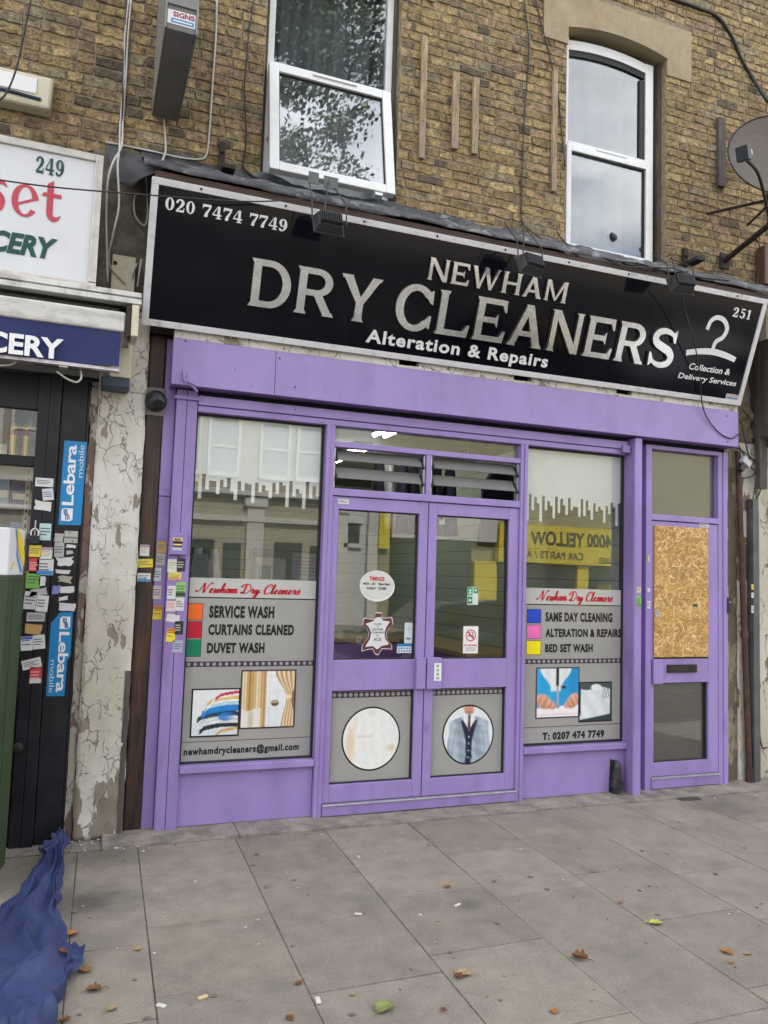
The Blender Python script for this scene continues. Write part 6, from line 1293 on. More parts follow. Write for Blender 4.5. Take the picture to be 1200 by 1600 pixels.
for a in (
 (69.4, 753.7, 23, 12, YB, wh, 'white two-line label, highest on the black shutter frame'), (75, 772.5, 14, 16, YB, (.60, .58, .66), 'slightly tilted lilac-white label below the highest label', None, 8), (67.5, 790, 23, 14, YB, wh, 'crumpled white label left above the padlock', None, -6, .25),
 (70.6, 831, 15, 23, YB, (.45, .62, .62), 'pale teal illustrated card right of the padlock'), (55, 861, 15, 16, YB, ye, 'orange-yellow sticker just below the padlock'), (72.5, 865, 15, 17, YB, wh, 'white sticker with a mauve top below the teal card', None, 0, 0, 3, (.5, .45, .15), (.42, .25, .36)), (53, 884, 13, 21, YB, re_, 'red sticker below the orange-yellow one', None, 0, 0, 4, (.7, .4, .4)),
 (70.6, 886, 21, 22, YB, wh, 'white sticker with a blue foot right of the red one', bl_), (51.6, 906, 18, 23, YB, gr, 'green sticker on the black frame above torn paper'), (66, 908, 9, 14, YB, wh, 'small white scrap right of the green sticker', None, 0, .2), (60, 925, 24, 11, YB, gy, 'torn grey-white paper under the green sticker', None, 10, .35),
 (47, 938, 15, 24, YB, (.52, .52, .53), 'tall grey-white card below the torn paper, left one', None, -3), (66, 943, 15, 22, YB, wh, 'tall white card beside the grey-white card', None, -4), (56, 964, 23, 12, YB, gy, 'wide grey label across the frame joint'), (52, 983, 22, 14, YB, (.46, .29, .11), 'tan scratched sticker on the black frame', None, -4, .12), (41.7, 1005.5, 15, 19, YB, wh, 'white card with a blue middle low on the black frame', None, 4, 0, 2, (.06, .08, .35), (.10, .12, .42)), (61, 1003, 15, 19, YB, wh, 'white card right of the blue-and-white card', None, 6), (49.5, 1037, 24, 13, YB, wh, 'lone tilted white label above the lowest red sticker', None, 14), (55.7, 1055, 15, 22, YB, re_, 'lowest red sticker on the black frame', (.6, .6, .6), 0, 0, 3, (.7, .4, .4)),
 (92, 840, 12, 13, YB2, gy, 'grey faded square left of the beige plate', None, -3, .15), (92.5, 859, 12.5, 20, YB2, gy, 'tall grey label under the faded square'), (111, 853.5, 15, 5, YB2, wh, 'thin white sliver of paper under the beige plate', None, -4, .3), (109, 863, 11, 6, YB2, gy, 'tiny curled scrap under the thin sliver', None, 8, .4), (101, 877.5, 25, 14, YB2, wh, 'wide torn white paper on the black panel', None, 4, .35), (98, 893.5, 21, 6, YB2, wh, 'narrow white paper remnant below the wide torn paper', None, -2, .25), (101.5, 905, 20, 10, YB2, (.38, .36, .28), 'beige torn remnant above the blue-and-white scrap', None, -6, .35), (87.5, 921.5, 11, 13, YB2, (.2, .22, .5), 'small blue scrap above the torn blue poster', None, 0, .3), (104.5, 921.5, 21, 10, YB2, wh, 'white rounded scrap right of the small blue scrap', None, 4, .2), (99, 935, 14, 6, YB2, wh, 'tiny white scrap above the label over the torn poster', None, 12, .35), (105, 948.6, 22, 11, YB2, (.60, .58, .64), 'white label touching the top of the torn blue poster', None, -3, .1),
 (225.9, 860, 13, 16, .033, wh, 'white sticker with a mauve top on the brown post', None, 0, 0, 3, (.5, .45, .2), (.42, .25, .36)), (227.5, 880, 20, 12, .033, ye, 'bright yellow label on the brown post', None, 3), (225, 902, 18, 12, .033, wh, 'white label with a blue foot on the brown post', bl_),
 (252.5, 855, 13, 16, .044, (.46, .30, .06), 'ochre sticker, top of the recessed purple panel'), (250.6, 874, 13, 17, .044, (.40, .37, .36), 'grey-beige sticker under the ochre one', None, -5), (246, 897.5, 10, 19, .044, (.45, .50, .52), 'pale blue-grey strip on the recessed purple panel'), (245, 925.6, 12, 19, .044, (.55, .42, .46), 'pinkish sticker on the recessed purple panel'), (246, 957.5, 12.5, 19, .044, (.62, .46, .04), 'yellow card, lowest on the recessed purple panel', None, -3, 0, 2, (.4, .1, .03), (.5, .12, .03)),
 (269.6, 884, 14, 19, -.0125, wh, 'white sticker under the purple letter box', None, 0, 0, 3, (.5, .45, .2)), (283, 882.5, 12, 19, -.0125, (.03, .03, .035), 'upper black card on the purple corner post', None, 0, 0, 3, (.5, .5, .5)), (273.4, 900.6, 18, 11, -.0125, (.75, .65, .10), 'yellow label with a pink foot on the corner post', (.65, .25, .2)), (268, 925.6, 12, 19, -.0125, wh, 'plain white card left of the green card'), (282.5, 920.6, 14, 21, -.0125, (.25, .50, .15), 'green card on the purple corner post', (.03, .06, .03)), (267, 947, 13, 15, -.0125, (.66, .52, .53), 'pink and white card on the corner post', None, 0, 0, 2, (.65, .12, .15)), (281, 944, 12, 19, -.0125, wh, 'white card right of the pink card'), (270, 966, 20, 12, -.0125, wh, 'torn white label on the corner post', None, -6, .18), (279.6, 981, 12, 19, -.0125, (.03, .03, .035), 'lower black card on the purple corner post', None, 0, 0, 3, (.5, .5, .5)), (267, 992.5, 12.5, 19, -.0125, (.76, .60, .05), 'bright yellow card on the corner post', None, -4, 0, 2, (.45, .12, .03), (.6, .15, .03)), (277.5, 1010, 14, 17, -.0125, (.38, .42, .55), 'pale blue label, lowest on the corner post'),
 (998, 921.7, 9, 10, -.0905, (.62, .58, .38), 'cream square sticker on the right purple shutter post'), (998, 939, 10.5, 19, -.0905, (.20, .50, .10), 'green sticker on the right purple shutter post', (.1, .3, .05)), (1013.7, 872.6, 4, 15, -.0065, (.62, .52, .28), 'narrow tan scrap on the frame left of the chipboard', None, 0, .2), (1013.7, 922, 7, 8, -.0065, wh, 'small white scrap on the frame left of the chipboard', None, 0, .25), (1013.7, 945, 7, 14, -.0065, wh, 'white card on the frame left of the chipboard'), (1100, 821, 23, 8, .0075, (.55, .54, .55), 'grey-white label at the top of the boarded door'), (1086, 947, 11, 8, -.0062, (.05, .05, .03), 'tiny black label on the chipboard', (.5, .48, .35)), (1028, 958, 8, 13, -.0062, (.48, .46, .48), 'pale grey label near the left edge of the chipboard'), (536.8, 783.7, 18, 8, .0075, wh, 'white label in the top corner of the left shop door'), (1175.7, 917, 6, 10, -.0305, (.7, .55, .05), 'yellow tag on the grey duct'), (1175.7, 930, 6, 10, -.0305, wh, 'white tag just under the yellow tag on the duct'), (1175.7, 952, 6, 14, -.0305, (.55, .56, .58), 'lower whitish tag on the grey duct'),
): sticker(*a)
# letter box on the corner post
a = PX(280, 850, -.04); LB_ = thing('letter_box', 'small purple metal box with a black and yellow badge on the corner post', 'box', tuple(a))
mb = MB(); mb.box(a.x - .062, a.x + .052, -.055, -.0125, a.z - .072, a.z + .072); mb.build('box_body', PU2, LB_, bevel=.006)
pl_ = Plane((0, -.0555, 0)); mb = MB(); cx, cz = a.x - .012, a.z + .012; mb.rect(pl_, cx - .03, cx + .03, cz - .03, cz + .028, .0006, 0); mb.rect(pl_, cx - .03, cx + .03, cz + .006, cz + .028, .001, 1); mb.text(pl_, 'AA', cx - .026, cx + .022, cz + .008, cz + .026, .0014, 0, off=.05); mb.rect(pl_, cx - .028, cx + .028, cz - .022, cz - .012, .0011, 1); mb.rect(pl_, cx - .032, cx + .03, cz - .055, cz - .038, .0006, 2); mb.build('badge', [BLK, ink(.75, .58, .2), ink(.5, .5, .55)], LB_)

# ---- notices inside the door glass
def notice(name, lab, mats_, fn):
    mb = MB(); fn(mb); return tag(mb.build(name, mats_, loc=cen(mb)), lab, 'notice')
NP = Plane((0, .0475, 0))
def un(px, py): return up(px, py, .047)
c = un(588.6, 914.7)
def f1(mb):
    mb.disc(NP, c[0] + .006, c[1] - .008, .137, .110, .0, 1); mb.disc(NP, c[0], c[1] + .004, .134, .106, .0006, 0)
    mb.text(NP, 'TIMINGS', c[0] - .06, c[0] + .06, c[1] + .032, c[1] + .065, .0012, 2, off=.04); mb.text(NP, 'MON - SAT', c[0] - .104, c[0] - .008, c[1] + .002, c[1] + .02, .0012, 3, off=.04); mb.text(NP, '9am-7pm', c[0] + .012, c[0] + .102, c[1] - .003, c[1] + .021, .0012, 3, off=.05); mb.text(NP, 'SUNDAY', c[0] - .078, c[0] - .006, c[1] - .031, c[1] - .013, .0012, 3, off=.04); mb.text(NP, 'CLOSED', c[0] + .012, c[0] + .078, c[1] - .031, c[1] - .012, .0012, 3, off=.05)
notice('opening_hours_sign', 'white oval opening hours notice on the left door glass', [ink(.62, .62, .60), ink(.74, .74, .72), RED, BLK], f1)
c2 = un(590, 989.8)
def f2(mb):
    H = [(-.10, .36), (-.08, .49), (.10, .49), (.10, .40), (.17, .36), (.36, .38), (.40, .36), (.42, .22), (.32, .14), (.25, .03), (.27, -.12), (.40, -.26), (.42, -.38), (.30, -.36), (.13, -.36), (.05, -.49), (.0, -.50), (-.06, -.47), (-.13, -.36), (-.30, -.38), (-.42, -.42), (-.42, -.30), (-.38, -.24), (-.26, -.10), (-.24, .02), (-.32, .13), (-.42, .20), (-.41, .33), (-.36, .36), (-.18, .33)]
    for s_, d_, mi in ((1.0, 0, 0), (.955, .0005, 1)): mb.fig(NP, [(c2[0] + x * .285 * s_, c2[1] + y * .315 * s_) for x, y in H], None, d_, mi)
    I = [(-.06, .37), (.08, .38), (.14, .30), (.33, .28), (.24, .15), (.19, .03), (.21, -.12), (.33, -.25), (.12, -.29), (.0, -.37), (-.12, -.29), (-.33, -.31), (-.20, -.12), (-.18, .02), (-.25, .15), (-.34, .22), (-.14, .28)]
    mb.fig(NP, [(c2[0] + x * .285, c2[1] + y * .315) for x, y in I], None, .001, 0)
    for i, (t, w_, h_) in enumerate((('SUEDE', .058, .013), ('&', .012, .012), ('LEATHER', .088, .015), ('CLEANING', .098, .015), ('BY', .022, .011), ('ACE', .062, .022))):
        z_ = c2[1] + (.062, .044, .022, .000, -.022, -.054)[i]; mb.text(NP, t, c2[0] - w_ / 2, c2[0] + w_ / 2, z_, z_ + h_, .0015, 2, off=.02)
notice('leather_care_sign', 'white and maroon hide shaped leather cleaning notice on the left door glass', [ink(.66, .67, .68), ink(.12, .03, .03), ink(.08, .06, .06)], f2)
c3 = un(638.2, 989)
def f3(mb):
    mb.rect(NP, c3[0] - .032, c3[0] + .032, c3[1] - .076, c3[1] + .076, 0, 0); mb.text(NP, 'VISA', c3[0] - .02, c3[0] + .02, c3[1] - .05, c3[1] - .034, .0006, 1, off=.05, shear=.2)
    for r_ in (.012, .02): mb.strip(NP, [(c3[0] - .01 + r_ * cos(t * .2 - 1), c3[1] + .03 + r_ * sin(t * .2 - 1)) for t in range(11)], [(c3[0] - .01 + (r_ - .003) * cos(t * .2 - 1), c3[1] + .03 + (r_ - .003) * sin(t * .2 - 1)) for t in range(11)], None, .0006, 2)
notice('card_payment_sign', 'small white card payment notice beside the left push plate', [ink(.62, .68, .72), ink(.03, .06, .3), ink(.3, .35, .38)], f3)
c4 = un(632, 1013)
def f4(mb):
    mb.rect(NP, c4[0] - .06, c4[0] + .056, c4[1] - .034, c4[1] + .034, .0010, 0); mb.rect(NP, c4[0] - .06, c4[0] + .056, c4[1] + .014, c4[1] + .034, .0016, 1)
    for i in range(5):
        for j in range(2): mb.rect(NP, c4[0] - .05 + i * .021, c4[0] - .036 + i * .021, c4[1] - .025 + j * .02, c4[1] - .014 + j * .02, .0016, 1 + (i + j) % 2 * 2)
notice('payment_strip', 'wide white and blue strip of payment marks low on the left door glass', [ink(.66, .70, .74), ink(.02, .20, .45), WHT, ink(.2, .3, .4)], f4)
c5 = un(738.8, 931)
def f5(mb):
    w_, h_ = .047, .068; mb.rect(NP, c5[0] - w_, c5[0] + w_, c5[1] - h_, c5[1] + h_, 0, 0)
    for x, z0, z1 in ((-1, .05, 1), (0.06, .3, 1), (-1, -.9, -.05)): mb.rect(NP, c5[0] + x * w_ + .003, c5[0] + (x + .92) * w_, c5[1] + z0 * h_, c5[1] + z1 * h_ - .003, .0006, 1)
    for x, z_ in ((-.5, .62), (-.5, .3), (.5, .65), (-.5, -.5)): mb.disc(NP, c5[0] + x * w_, c5[1] + z_ * h_, .012, .010, .0012, 0, 16)
notice('green_notice', 'small green and white square notice on the right door glass', [ink(.60, .68, .62), ink(.01, .26, .10)], f5)
c6 = un(735.4, 999.7)
def f6(mb):
    w_, h_ = .066, .105; mb.rect(NP, c6[0] - w_, c6[0] + w_, c6[1] - h_, c6[1] + h_, 0, 4); mb.rect(NP, c6[0] - w_ + .003, c6[0] + w_ - .003, c6[1] - h_ + .003, c6[1] + h_ - .003, .0005, 0)
    q = (c6[0], c6[1] + .034); n = 30; rr = lambda r_: [(q[0] + r_ * cos(2 * pi * i / n), q[1] + r_ * sin(2 * pi * i / n)) for i in range(n + 1)]
    mb.rect(NP, q[0] - .026, q[0] + .018, q[1] - .008, q[1] + .0, .001, 2); mb.rect(NP, q[0] + .019, q[0] + .026, q[1] - .008, q[1], .001, 2)
    e1, e2 = ribbon([(q[0] + .022, q[1] + .004, .004), (q[0] + .012, q[1] + .014, .004), (q[0] + .02, q[1] + .02, .004), (q[0] + .0, q[1] + .026, .004), (q[0] - .012, q[1] + .02, .004)]); mb.strip(NP, e1, e2, None, .001, 2)
    mb.strip(NP, rr(.045), rr(.037), None, .0016, 1); mb.fig(NP, [(q[0] - .032, q[1] + .024), (q[0] - .024, q[1] + .032), (q[0] + .032, q[1] - .024), (q[0] + .024, q[1] - .032)], None, .0013, 1)
    mb.text(NP, 'NO SMOKING', q[0] - .054, q[0] + .054, c6[1] - .048, c6[1] - .034, .001, 1, off=.05)
    mb.text(NP, 'It is against the law to', q[0] - .047, q[0] + .047, c6[1] - .068, c6[1] - .057, .001, 3, off=.03); mb.text(NP, 'smoke in these premises', q[0] - .044, q[0] + .044, c6[1] - .084, c6[1] - .073, .001, 3, off=.03)
notice('no_smoking_sign', 'white no smoking notice with a red barred ring on the right door glass', [WHT, ink(.6, .02, .04), BLK, BLK, ink(.45, .25, .25)], f6)
c7 = un(690, 813)
notice('paper_note', 'small pale paper note in the top corner of the right door glass', [ink(.55, .55, .53), ink(.3, .3, .3)], lambda mb: (mb.rect(NP, c7[0] - .026, c7[0] + .026, c7[1] - .032, c7[1] + .032, 0, 0), mb.rect(NP, c7[0] - .015, c7[0] + .015, c7[1] + .006, c7[1] + .022, .0006, 1)))

# ================================================================== TARPAULIN, LEAVES, LITTER
spine = [GX(96, 1312), GX(74, 1376), GX(46, 1440), GX(32, 1500), GX(2, 1570), GX(-45, 1650), GX(-90, 1730)]
hw = [.040, .072, .130, .185, .22, .23, .23]; ht = [.045, .065, .10, .125, .135, .14, .13]
S_ = catmull(spine, 34); nS = len(S_); mS = 72; vs = []; fs = []
for i, p in enumerate(S_):
    t = i / (nS - 1) * 6; k = min(5, int(t)); f = t - k; w_ = hw[k] * (1 - f) + hw[k + 1] * f; h_ = ht[k] * (1 - f) + ht[k + 1] * f
    d_ = S_[min(i + 1, nS - 1)] - S_[max(i - 1, 0)]; d_.z = 0; d_.normalize(); sd_ = V((-d_.y, d_.x, 0))
    for j in range(mS + 1):
        u = 2 * j / mS - 1; a = u * pi / 2
        s_ = i / nS
        wq = .5 * mnoise.noise((u * 1.5, s_ * 5, 4)); rg = lambda x, y, z: 1 - 2 * abs(mnoise.noise((x, y, z)))
        r1 = rg(u * 2.0 + s_ * 2.0 + wq, s_ * 1.6, 2); r2 = rg(u * 4.6 - s_ * 3 + wq, s_ * 3.2 + u * .8, 7); r3 = rg(u * 5 + s_ * 16, s_ * 12 - u * 5, 3)
        ea = max(0, cos(a)) ** .5
        z_ = ea * (h_ * (.78 + .30 * r1) + .028 * r2 + .008 * r3 * (.5 + .5 * mnoise.noise((u * 3, s_ * 8, 21))) + .003 * rg(u * 11 - s_ * 20, s_ * 30, 13)) + .004
        off = .04 * mnoise.noise((s_ * 9, u * 2, 11)) + (.035 * mnoise.noise((s_ * 22, u, 5)) if abs(u) > .7 else 0)
        q = p + sd_ * (sin(a) * w_ * (1 + .12 * mnoise.noise((s_ * 14, u, 1))) + off); vs.append((q.x, q.y, max(.004, z_)))
    if i:
        for j in range(mS): b = (i - 1) * (mS + 1) + j; fs.append((b, b + 1, b + mS + 2, b + mS + 1))
TP = thing('tarpaulin', 'crumpled blue tarpaulin bundled on the pavement at the lower left', 'tarpaulin', tuple(spine[2]))
mb = MB(); mb.add(vs, fs); o = mb.build('sheet', M['tarp'], TP, smooth=True); sm = o.modifiers.new('s', 'SUBSURF'); sm.levels = sm.render_levels = 1
def crumple(P, q, name, seed, amp=.02, mt='tarp'):
    """a loose flap: bilinear patch of four corners, folded by noise"""
    mb = MB(); n = 14; vs = []
    for i in range(n + 1):
        for j in range(n + 1):
            u, v = i / n, j / n; p = P[0] * (1 - u) * (1 - v) + P[1] * u * (1 - v) + P[2] * u * v + P[3] * (1 - u) * v
            r_ = 1 - 2 * abs(mnoise.noise((u * 3 + seed, v * 2.2, seed))); vs.append(p + V((.35 * amp * mnoise.noise((u * 5, v * 5, seed)), .35 * amp * mnoise.noise((v * 5, u * 5, seed + 3)), amp * r_ + .5 * amp * mnoise.noise((u * 9, v * 9, seed)))))
    mb.add(vs, [(i * (n + 1) + j, i * (n + 1) + j + 1, (i + 1) * (n + 1) + j + 1, (i + 1) * (n + 1) + j) for i in range(n) for j in range(n)])
    return mb.build(name, M[mt], q, smooth=True)
crumple([GX(85, 1470, .08), GX(133, 1482, .05), GX(128, 1512, .02), GX(80, 1552, .03)], TP, 'loose_flap', 3)
crumple([GX(60, 1330, .12), GX(92, 1300, .12), GX(110, 1320, .02), GX(80, 1345, .02)], TP, 'loose_flap', 6, .035)
crumple([GX(70, 1380, .06), GX(90, 1380, .05), GX(92, 1400, .01), GX(76, 1416, .02)], TP, 'loose_flap', 9, .02)
LEAFM = {}
def leaf_at(px, py, size, col, lab, rot=None, z=.004, curl=.35):
    size *= .85
    p = GX(px, py, z); R_ = Matrix.Rotation(rnd.uniform(0, 6.28) if rot is None else rot, 3, 'Z'); vs = []; n = 12; m_ = 6
    prof = lambda t: (sin(pi * t) ** .75) * (.42 + .10 * sin(t * 19)) * (1 - .25 * t)
    for i in range(n + 1):
        t = i / n
        for j in range(-m_ // 2, m_ // 2 + 1):
            s_ = j / (m_ / 2); x = (t - .5) * size; y = prof(t) * s_ * size; zz = curl * size * (.45 * s_ * s_ * prof(t) * 2 + .35 * (t - .5) ** 2) + .06 * size * mnoise.noise((t * 6 + px, s_ * 3, py)) + .003
            vs.append(p + R_ @ V((x, y, max(.0015, zz))))
    mb = MB(); w1 = m_ + 1; mb.add(vs, [(i * w1 + j, i * w1 + j + 1, (i + 1) * w1 + j + 1, (i + 1) * w1 + j) for i in range(n) for j in range(m_)]); e = p + R_ @ V((-.5 * size, 0, .006)); mb.tube([e, e + R_ @ V((-.2 * size, .03 * size, .004)), e + R_ @ V((-.38 * size, .12 * size, .0))], size * .012 + .0008, 5)
    k = col
    if k not in LEAFM: LEAFM[k] = mat('leaf', col, .65, var=.35, scale=35, bump=.2, dirt=tuple(q * .45 for q in col) + (.7,), dscale=25)
    return tag(mb.build('fallen_leaf', LEAFM[k], loc=tuple(p), smooth=True), lab, 'leaf', 'fallen leaves on the pavement')
BR, OR, TN, GN, LM_ = (.17, .065, .02), (.36, .16, .05), (.34, .24, .12), (.22, .25, .07), (.40, .42, .08)
for a in ((600, 1575, .115, GN, 'large green and yellow leaf at the bottom centre of the pavement'), (1025, 1443, .085, LM_, 'bright lime leaf lying on a paving joint'), (905, 1497, .095, BR, 'curled dark brown leaf on the right half of the pavement', None, .004, .8), (724, 1522, .085, TN, 'pale tan leaf on a paving joint at the lower centre'), (716, 1527, .06, BR, 'dark shrivelled leaf touching the pale tan leaf', None, .004, .6), (700, 1386, .05, (.30, .13, .03), 'small rust leaf in front of the right door', None, .004, .7), (1136, 1488, .075, OR, 'orange-tan leaf alone near the right edge of the pavement'), (113, 1461, .07, OR, 'curled orange leaf just right of the tarpaulin', None, .004, .7), (96, 1489, .055, BR, 'brown curled leaf caught on the tarpaulin flap', None, .085, .8), (133, 1516, .07, (.28, .14, .06), 'dull brown leaf beside the tip of the tarpaulin flap'), (146, 1547, .075, BR, 'dark brown leaf below the tarpaulin flap', None, .004, .6), (175, 1577, .05, TN, 'narrow straw-coloured leaf near the lower left', .5), (866, 1581, .05, OR, 'small orange sliver of leaf at the bottom edge right of centre'), (970, 1410, .045, (.32, .18, .11), 'tiny pinkish leaf on the joint above the lime leaf'), (466, 1537, .045, BR, 'tiny brown leaf left of the large green leaf'), (452, 1591, .05, BR, 'small brown leaf at the bottom edge left of centre'), (1143, 1505, .03, OR, 'tiny tan scrap of leaf below the orange-tan leaf'), (101, 1595, .05, BR, 'brown leaf by the bottom edge of the tarpaulin', None, .004, .7), (78, 1587, .04, OR, 'small orange leaf at the very bottom left', None, .004, .7), (216, 1484, .035, (.45, .28, .08), 'small yellow-brown leaf left of the first long joint'), (692, 1579, .035, BR, 'small curled brown leaf right of the large green leaf', None, .004, .7), (1168, 1491, .04, TN, 'thin beige leaf at the right end of the pavement')): leaf_at(*a)
mb = MB(); r_ = random.Random(5)
for i in range(230):
    x, y = r_.uniform(-.3, 6.2), -.15 - 3.0 * r_.random() ** .9; s_ = r_.uniform(.003, .010) * (1.6 if r_.random() < .12 else 1)
    c = (.5, .47, .42) if r_.random() < .5 else (.26, .18, .10); R_ = Matrix.Rotation(r_.uniform(0, 6.3), 3, 'Z') @ Matrix.Rotation(r_.uniform(-.4, .4), 3, 'X'); v = r_.uniform(.7, 1.15)
    mb.obox((x, y, .004), (s_ * r_.uniform(1, 2.4), s_, s_ * .4), R_, 0, tuple(q * v for q in c))
for i in range(60):
    x = r_.uniform(-.1, .75); y = -.02 - .25 * r_.random() ** 2; s_ = r_.uniform(.003, .012); mb.obox((x, y, .006), (s_ * 1.6, s_, s_ * .4), Matrix.Rotation(r_.uniform(0, 6.3), 3, 'Z'), 0, (.5, .48, .45) if r_.random() < .6 else (.12, .09, .07))
struct(tag(mb.build('grit', mat('grit', rough=.9, attr=True, var=.2)), 'tiny crumbs of litter and paint flakes scattered over the paving', 'litter'), 'stuff')
for i, (px, py, w_, h_, lab) in enumerate(((232, 1312, .07, .03, 'white paint flake at the foot of the corner post'), (181, 1324, .03, .02, 'small white paint flake in front of the pilaster'), (560, 1428, .035, .014, 'white cigarette end on the second row of slabs'), (715, 1414, .045, .014, 'white cigarette end right of the doors on the slabs'), (497, 1563, .045, .02, 'crumpled white paper on the long joint left of centre'), (252, 1571, .04, .018, 'white scrap of paper near the lower left joint'), (317, 1558, .04, .018, 'yellowish scrap of paper right of the lower left joint'))):
    p = GX(px, py, .006); mb = MB(); mb.obox(p, (w_, h_, .008), Matrix.Rotation(.6 + i, 3, 'Z')); tag(mb.build('paper_scrap', ink(.62, .60, .55) if i != 6 else ink(.6, .5, .25), loc=tuple(p), bevel=.002), lab, 'litter')
r_ = random.Random(11)
mb = MB()
for i in range(95):                       # trodden chewing gum
    x, y = r_.uniform(-.2, 5.8), r_.uniform(-3.1, -.25); s_ = r_.uniform(.005, .016); n = 9; ph = r_.random() * 6; k = r_.uniform(.6, 1.3)
    mb.poly([(x + cos(2 * pi * j / n) * s_ * (1 + .25 * sin(3 * j + ph)), y + sin(2 * pi * j / n) * s_ * k, .0042) for j in range(n)], 0)
struct(tag(mb.build('gum_spots', mat('old_gum', (.155, .135, .115), .8, var=.3), recalc=False), 'dark trodden gum spots dotted over the paving', 'stain'), 'stuff')
mb = MB(); p = GX(1072, 1246, .004); mb.box(p.x - .10, p.x + .10, p.y - .07, p.y + .07, .002, .0065); tag(mb.build('drain_cover', mat('iron_cover', (.07, .068, .066), .6, .4, bump=.4, bscale=60), loc=tuple(p), bevel=.003), 'small iron cover in the paving before the boarded door', 'cover')

# ================================================================== ACROSS THE ROAD (mirrored in the glass)
FY = -20.0
HS = thing('terrace_house', 'beige stucco terrace across the road mirrored in the left display window', 'house', (4, FY, 0))
stc, trim, dkg = mat('beige_stucco', (.40, .36, .29), .9, var=.1), mat('white_stucco_trim', (.62, .60, .56), .8, var=.08), mat('dark_window', (.03, .035, .04), .1)
def facade(par, x0, x1, z1, wm, zsill=None, wins=(), y=FY):
    MB().box(x0, x1, y - 6, y, 0, z1).build('wall', wm, par)
facade(HS, -14, 7.9, 8.6, stc)
mb = MB()
for z_, d_ in ((4.15, .28), (3.3, .16), (8.4, .35), (6.9, .08)): mb.box(-14, 7.9, FY, FY + d_, z_, z_ + .16)
for k in range(8): x = -12.55 + k * 2.9; mb.box(x, x + .55, FY, FY + .12, 0, 4.1); mb.box(x - .08, x + .63, FY, FY + .2, 3.8, 4.1)
mb.build('cornice', trim, HS)
for k in range(7):
    x = -11.1 + k * 2.9
    for dx in (-.62, .62):
        mb = MB(); mb.box(x + dx - .5, x + dx + .5, FY, FY + .1, 4.75, 4.9); mb.box(x + dx - .52, x + dx - .42, FY, FY + .1, 4.9, 6.6); mb.box(x + dx + .42, x + dx + .52, FY, FY + .1, 4.9, 6.6); mb.box(x + dx - .52, x + dx + .52, FY, FY + .12, 6.6, 6.85); w_ = mb.build('window', trim, HS)
        MB().box(x + dx - .42, x + dx + .42, FY, FY + .03, 4.9, 6.6).build('pane', mat('far_pane', (.35, .38, .40), .15) if k == 0 and dx < 0 else bpy.data.materials['far_pane'], w_)
        mb = MB(); mb.box(x + dx - .42, x + dx + .42, FY + .031, FY + .07, 5.7, 5.78); mb.build('glazing_bar', trim, w_)
    mb = MB(); mb.box(x - .5, x + .45, FY + .001, FY + .06, .1, 2.7); mb.build('door', dkg, HS)
    mb = MB(); mb.box(x + .75, x + 1.3, FY + .001, FY + .05, 1.2, 2.6); mb.build('ground_window', dkg, HS)
HW = thing('white_house', 'white house with one small dark window mirrored in the left shop door', 'house', (12, FY, 0)); facade(HW, 7.9, 9.4, 8.8, mat('white_wall', (.55, .55, .54), .85))
MB().box(8.25, 8.75, FY + .001, FY + .05, 2.75, 3.45).build('window', dkg, HW); mb = MB(); mb.box(8.15, 8.85, FY + .051, FY + .12, 2.6, 2.74); mb.box(8.15, 8.85, FY + .0005, FY + .1, 3.47, 3.6); mb.pieces('sill', trim, HW); MB().box(9.05, 9.4, FY, FY + .15, 0, 5.2).build('pier', trim, HW)
YS = thing('yellow_shop', 'yellow car parts shop across the road mirrored in the right display window', 'shop', (18, FY, 0))
ylw, ypl = mat('yellow_fascia', (.72, .58, .05), .5, var=.05), mat('olive_brick', (.33, .30, .19), .9, var=.2, scale=20)
facade(YS, 9.4, 32, 7.4, ypl)
mb = MB(); mb.box(9.42, 9.80, FY + .001, FY + .2, 2.6, 3.95); mb.box(13.1, 14.0, FY + .001, FY + .2, 0, 2.34); mb.box(17.5, 18.0, FY + .001, FY + .2, 0, 2.34); mb.box(24, 24.6, FY + .001, FY + .2, 0, 2.34); mb.pieces('pillar', ylw, YS)
mb = MB(); mb.box(14.0, 26, FY + .001, FY + .35, 2.35, 3.72); mb.build('fascia', ylw, YS)
mb = MB(); mb.box(9.9, 13.05, FY + .001, FY + .03, .3, 3.0); mb.box(14.05, 17.45, FY + .001, FY + .03, .5, 2.3); mb.box(18.05, 23.9, FY + .001, FY + .03, .5, 2.3); mb.pieces('shop_window', dkg, YS)
mb = MB(); mb.box(9.87, 13.95, FY + .001, FY + .25, 3.02, 4.05); mb.build('white_panel', trim, YS)
mb = MB(); mb.box(18.2, 19.8, FY + .5, FY + 1.2, .0, 1.6); mb.build('display_stand', mat('yellow_stand', (.45, .36, .04), .6, var=.4, scale=3), YS)
yp = Plane((19.35, FY + .351, 0), (-1, 0, 0), (0, 0, 1), (0, 1, 0)); mb = MB(); mb.text(yp, '4000 YELLOW', .42, 4.0, 3.0, 3.52, .004, 0, off=.03); mb.text(yp, 'CAR PARTS / ACCESS', 1.7, 5.2, 2.52, 2.80, .004, 0, off=.02); mb.text(yp, '5060', .3, 1.0, 2.42, 2.68, .004, 0, off=.02); mb.build('lettering', ink(.06, .06, .05), YS)
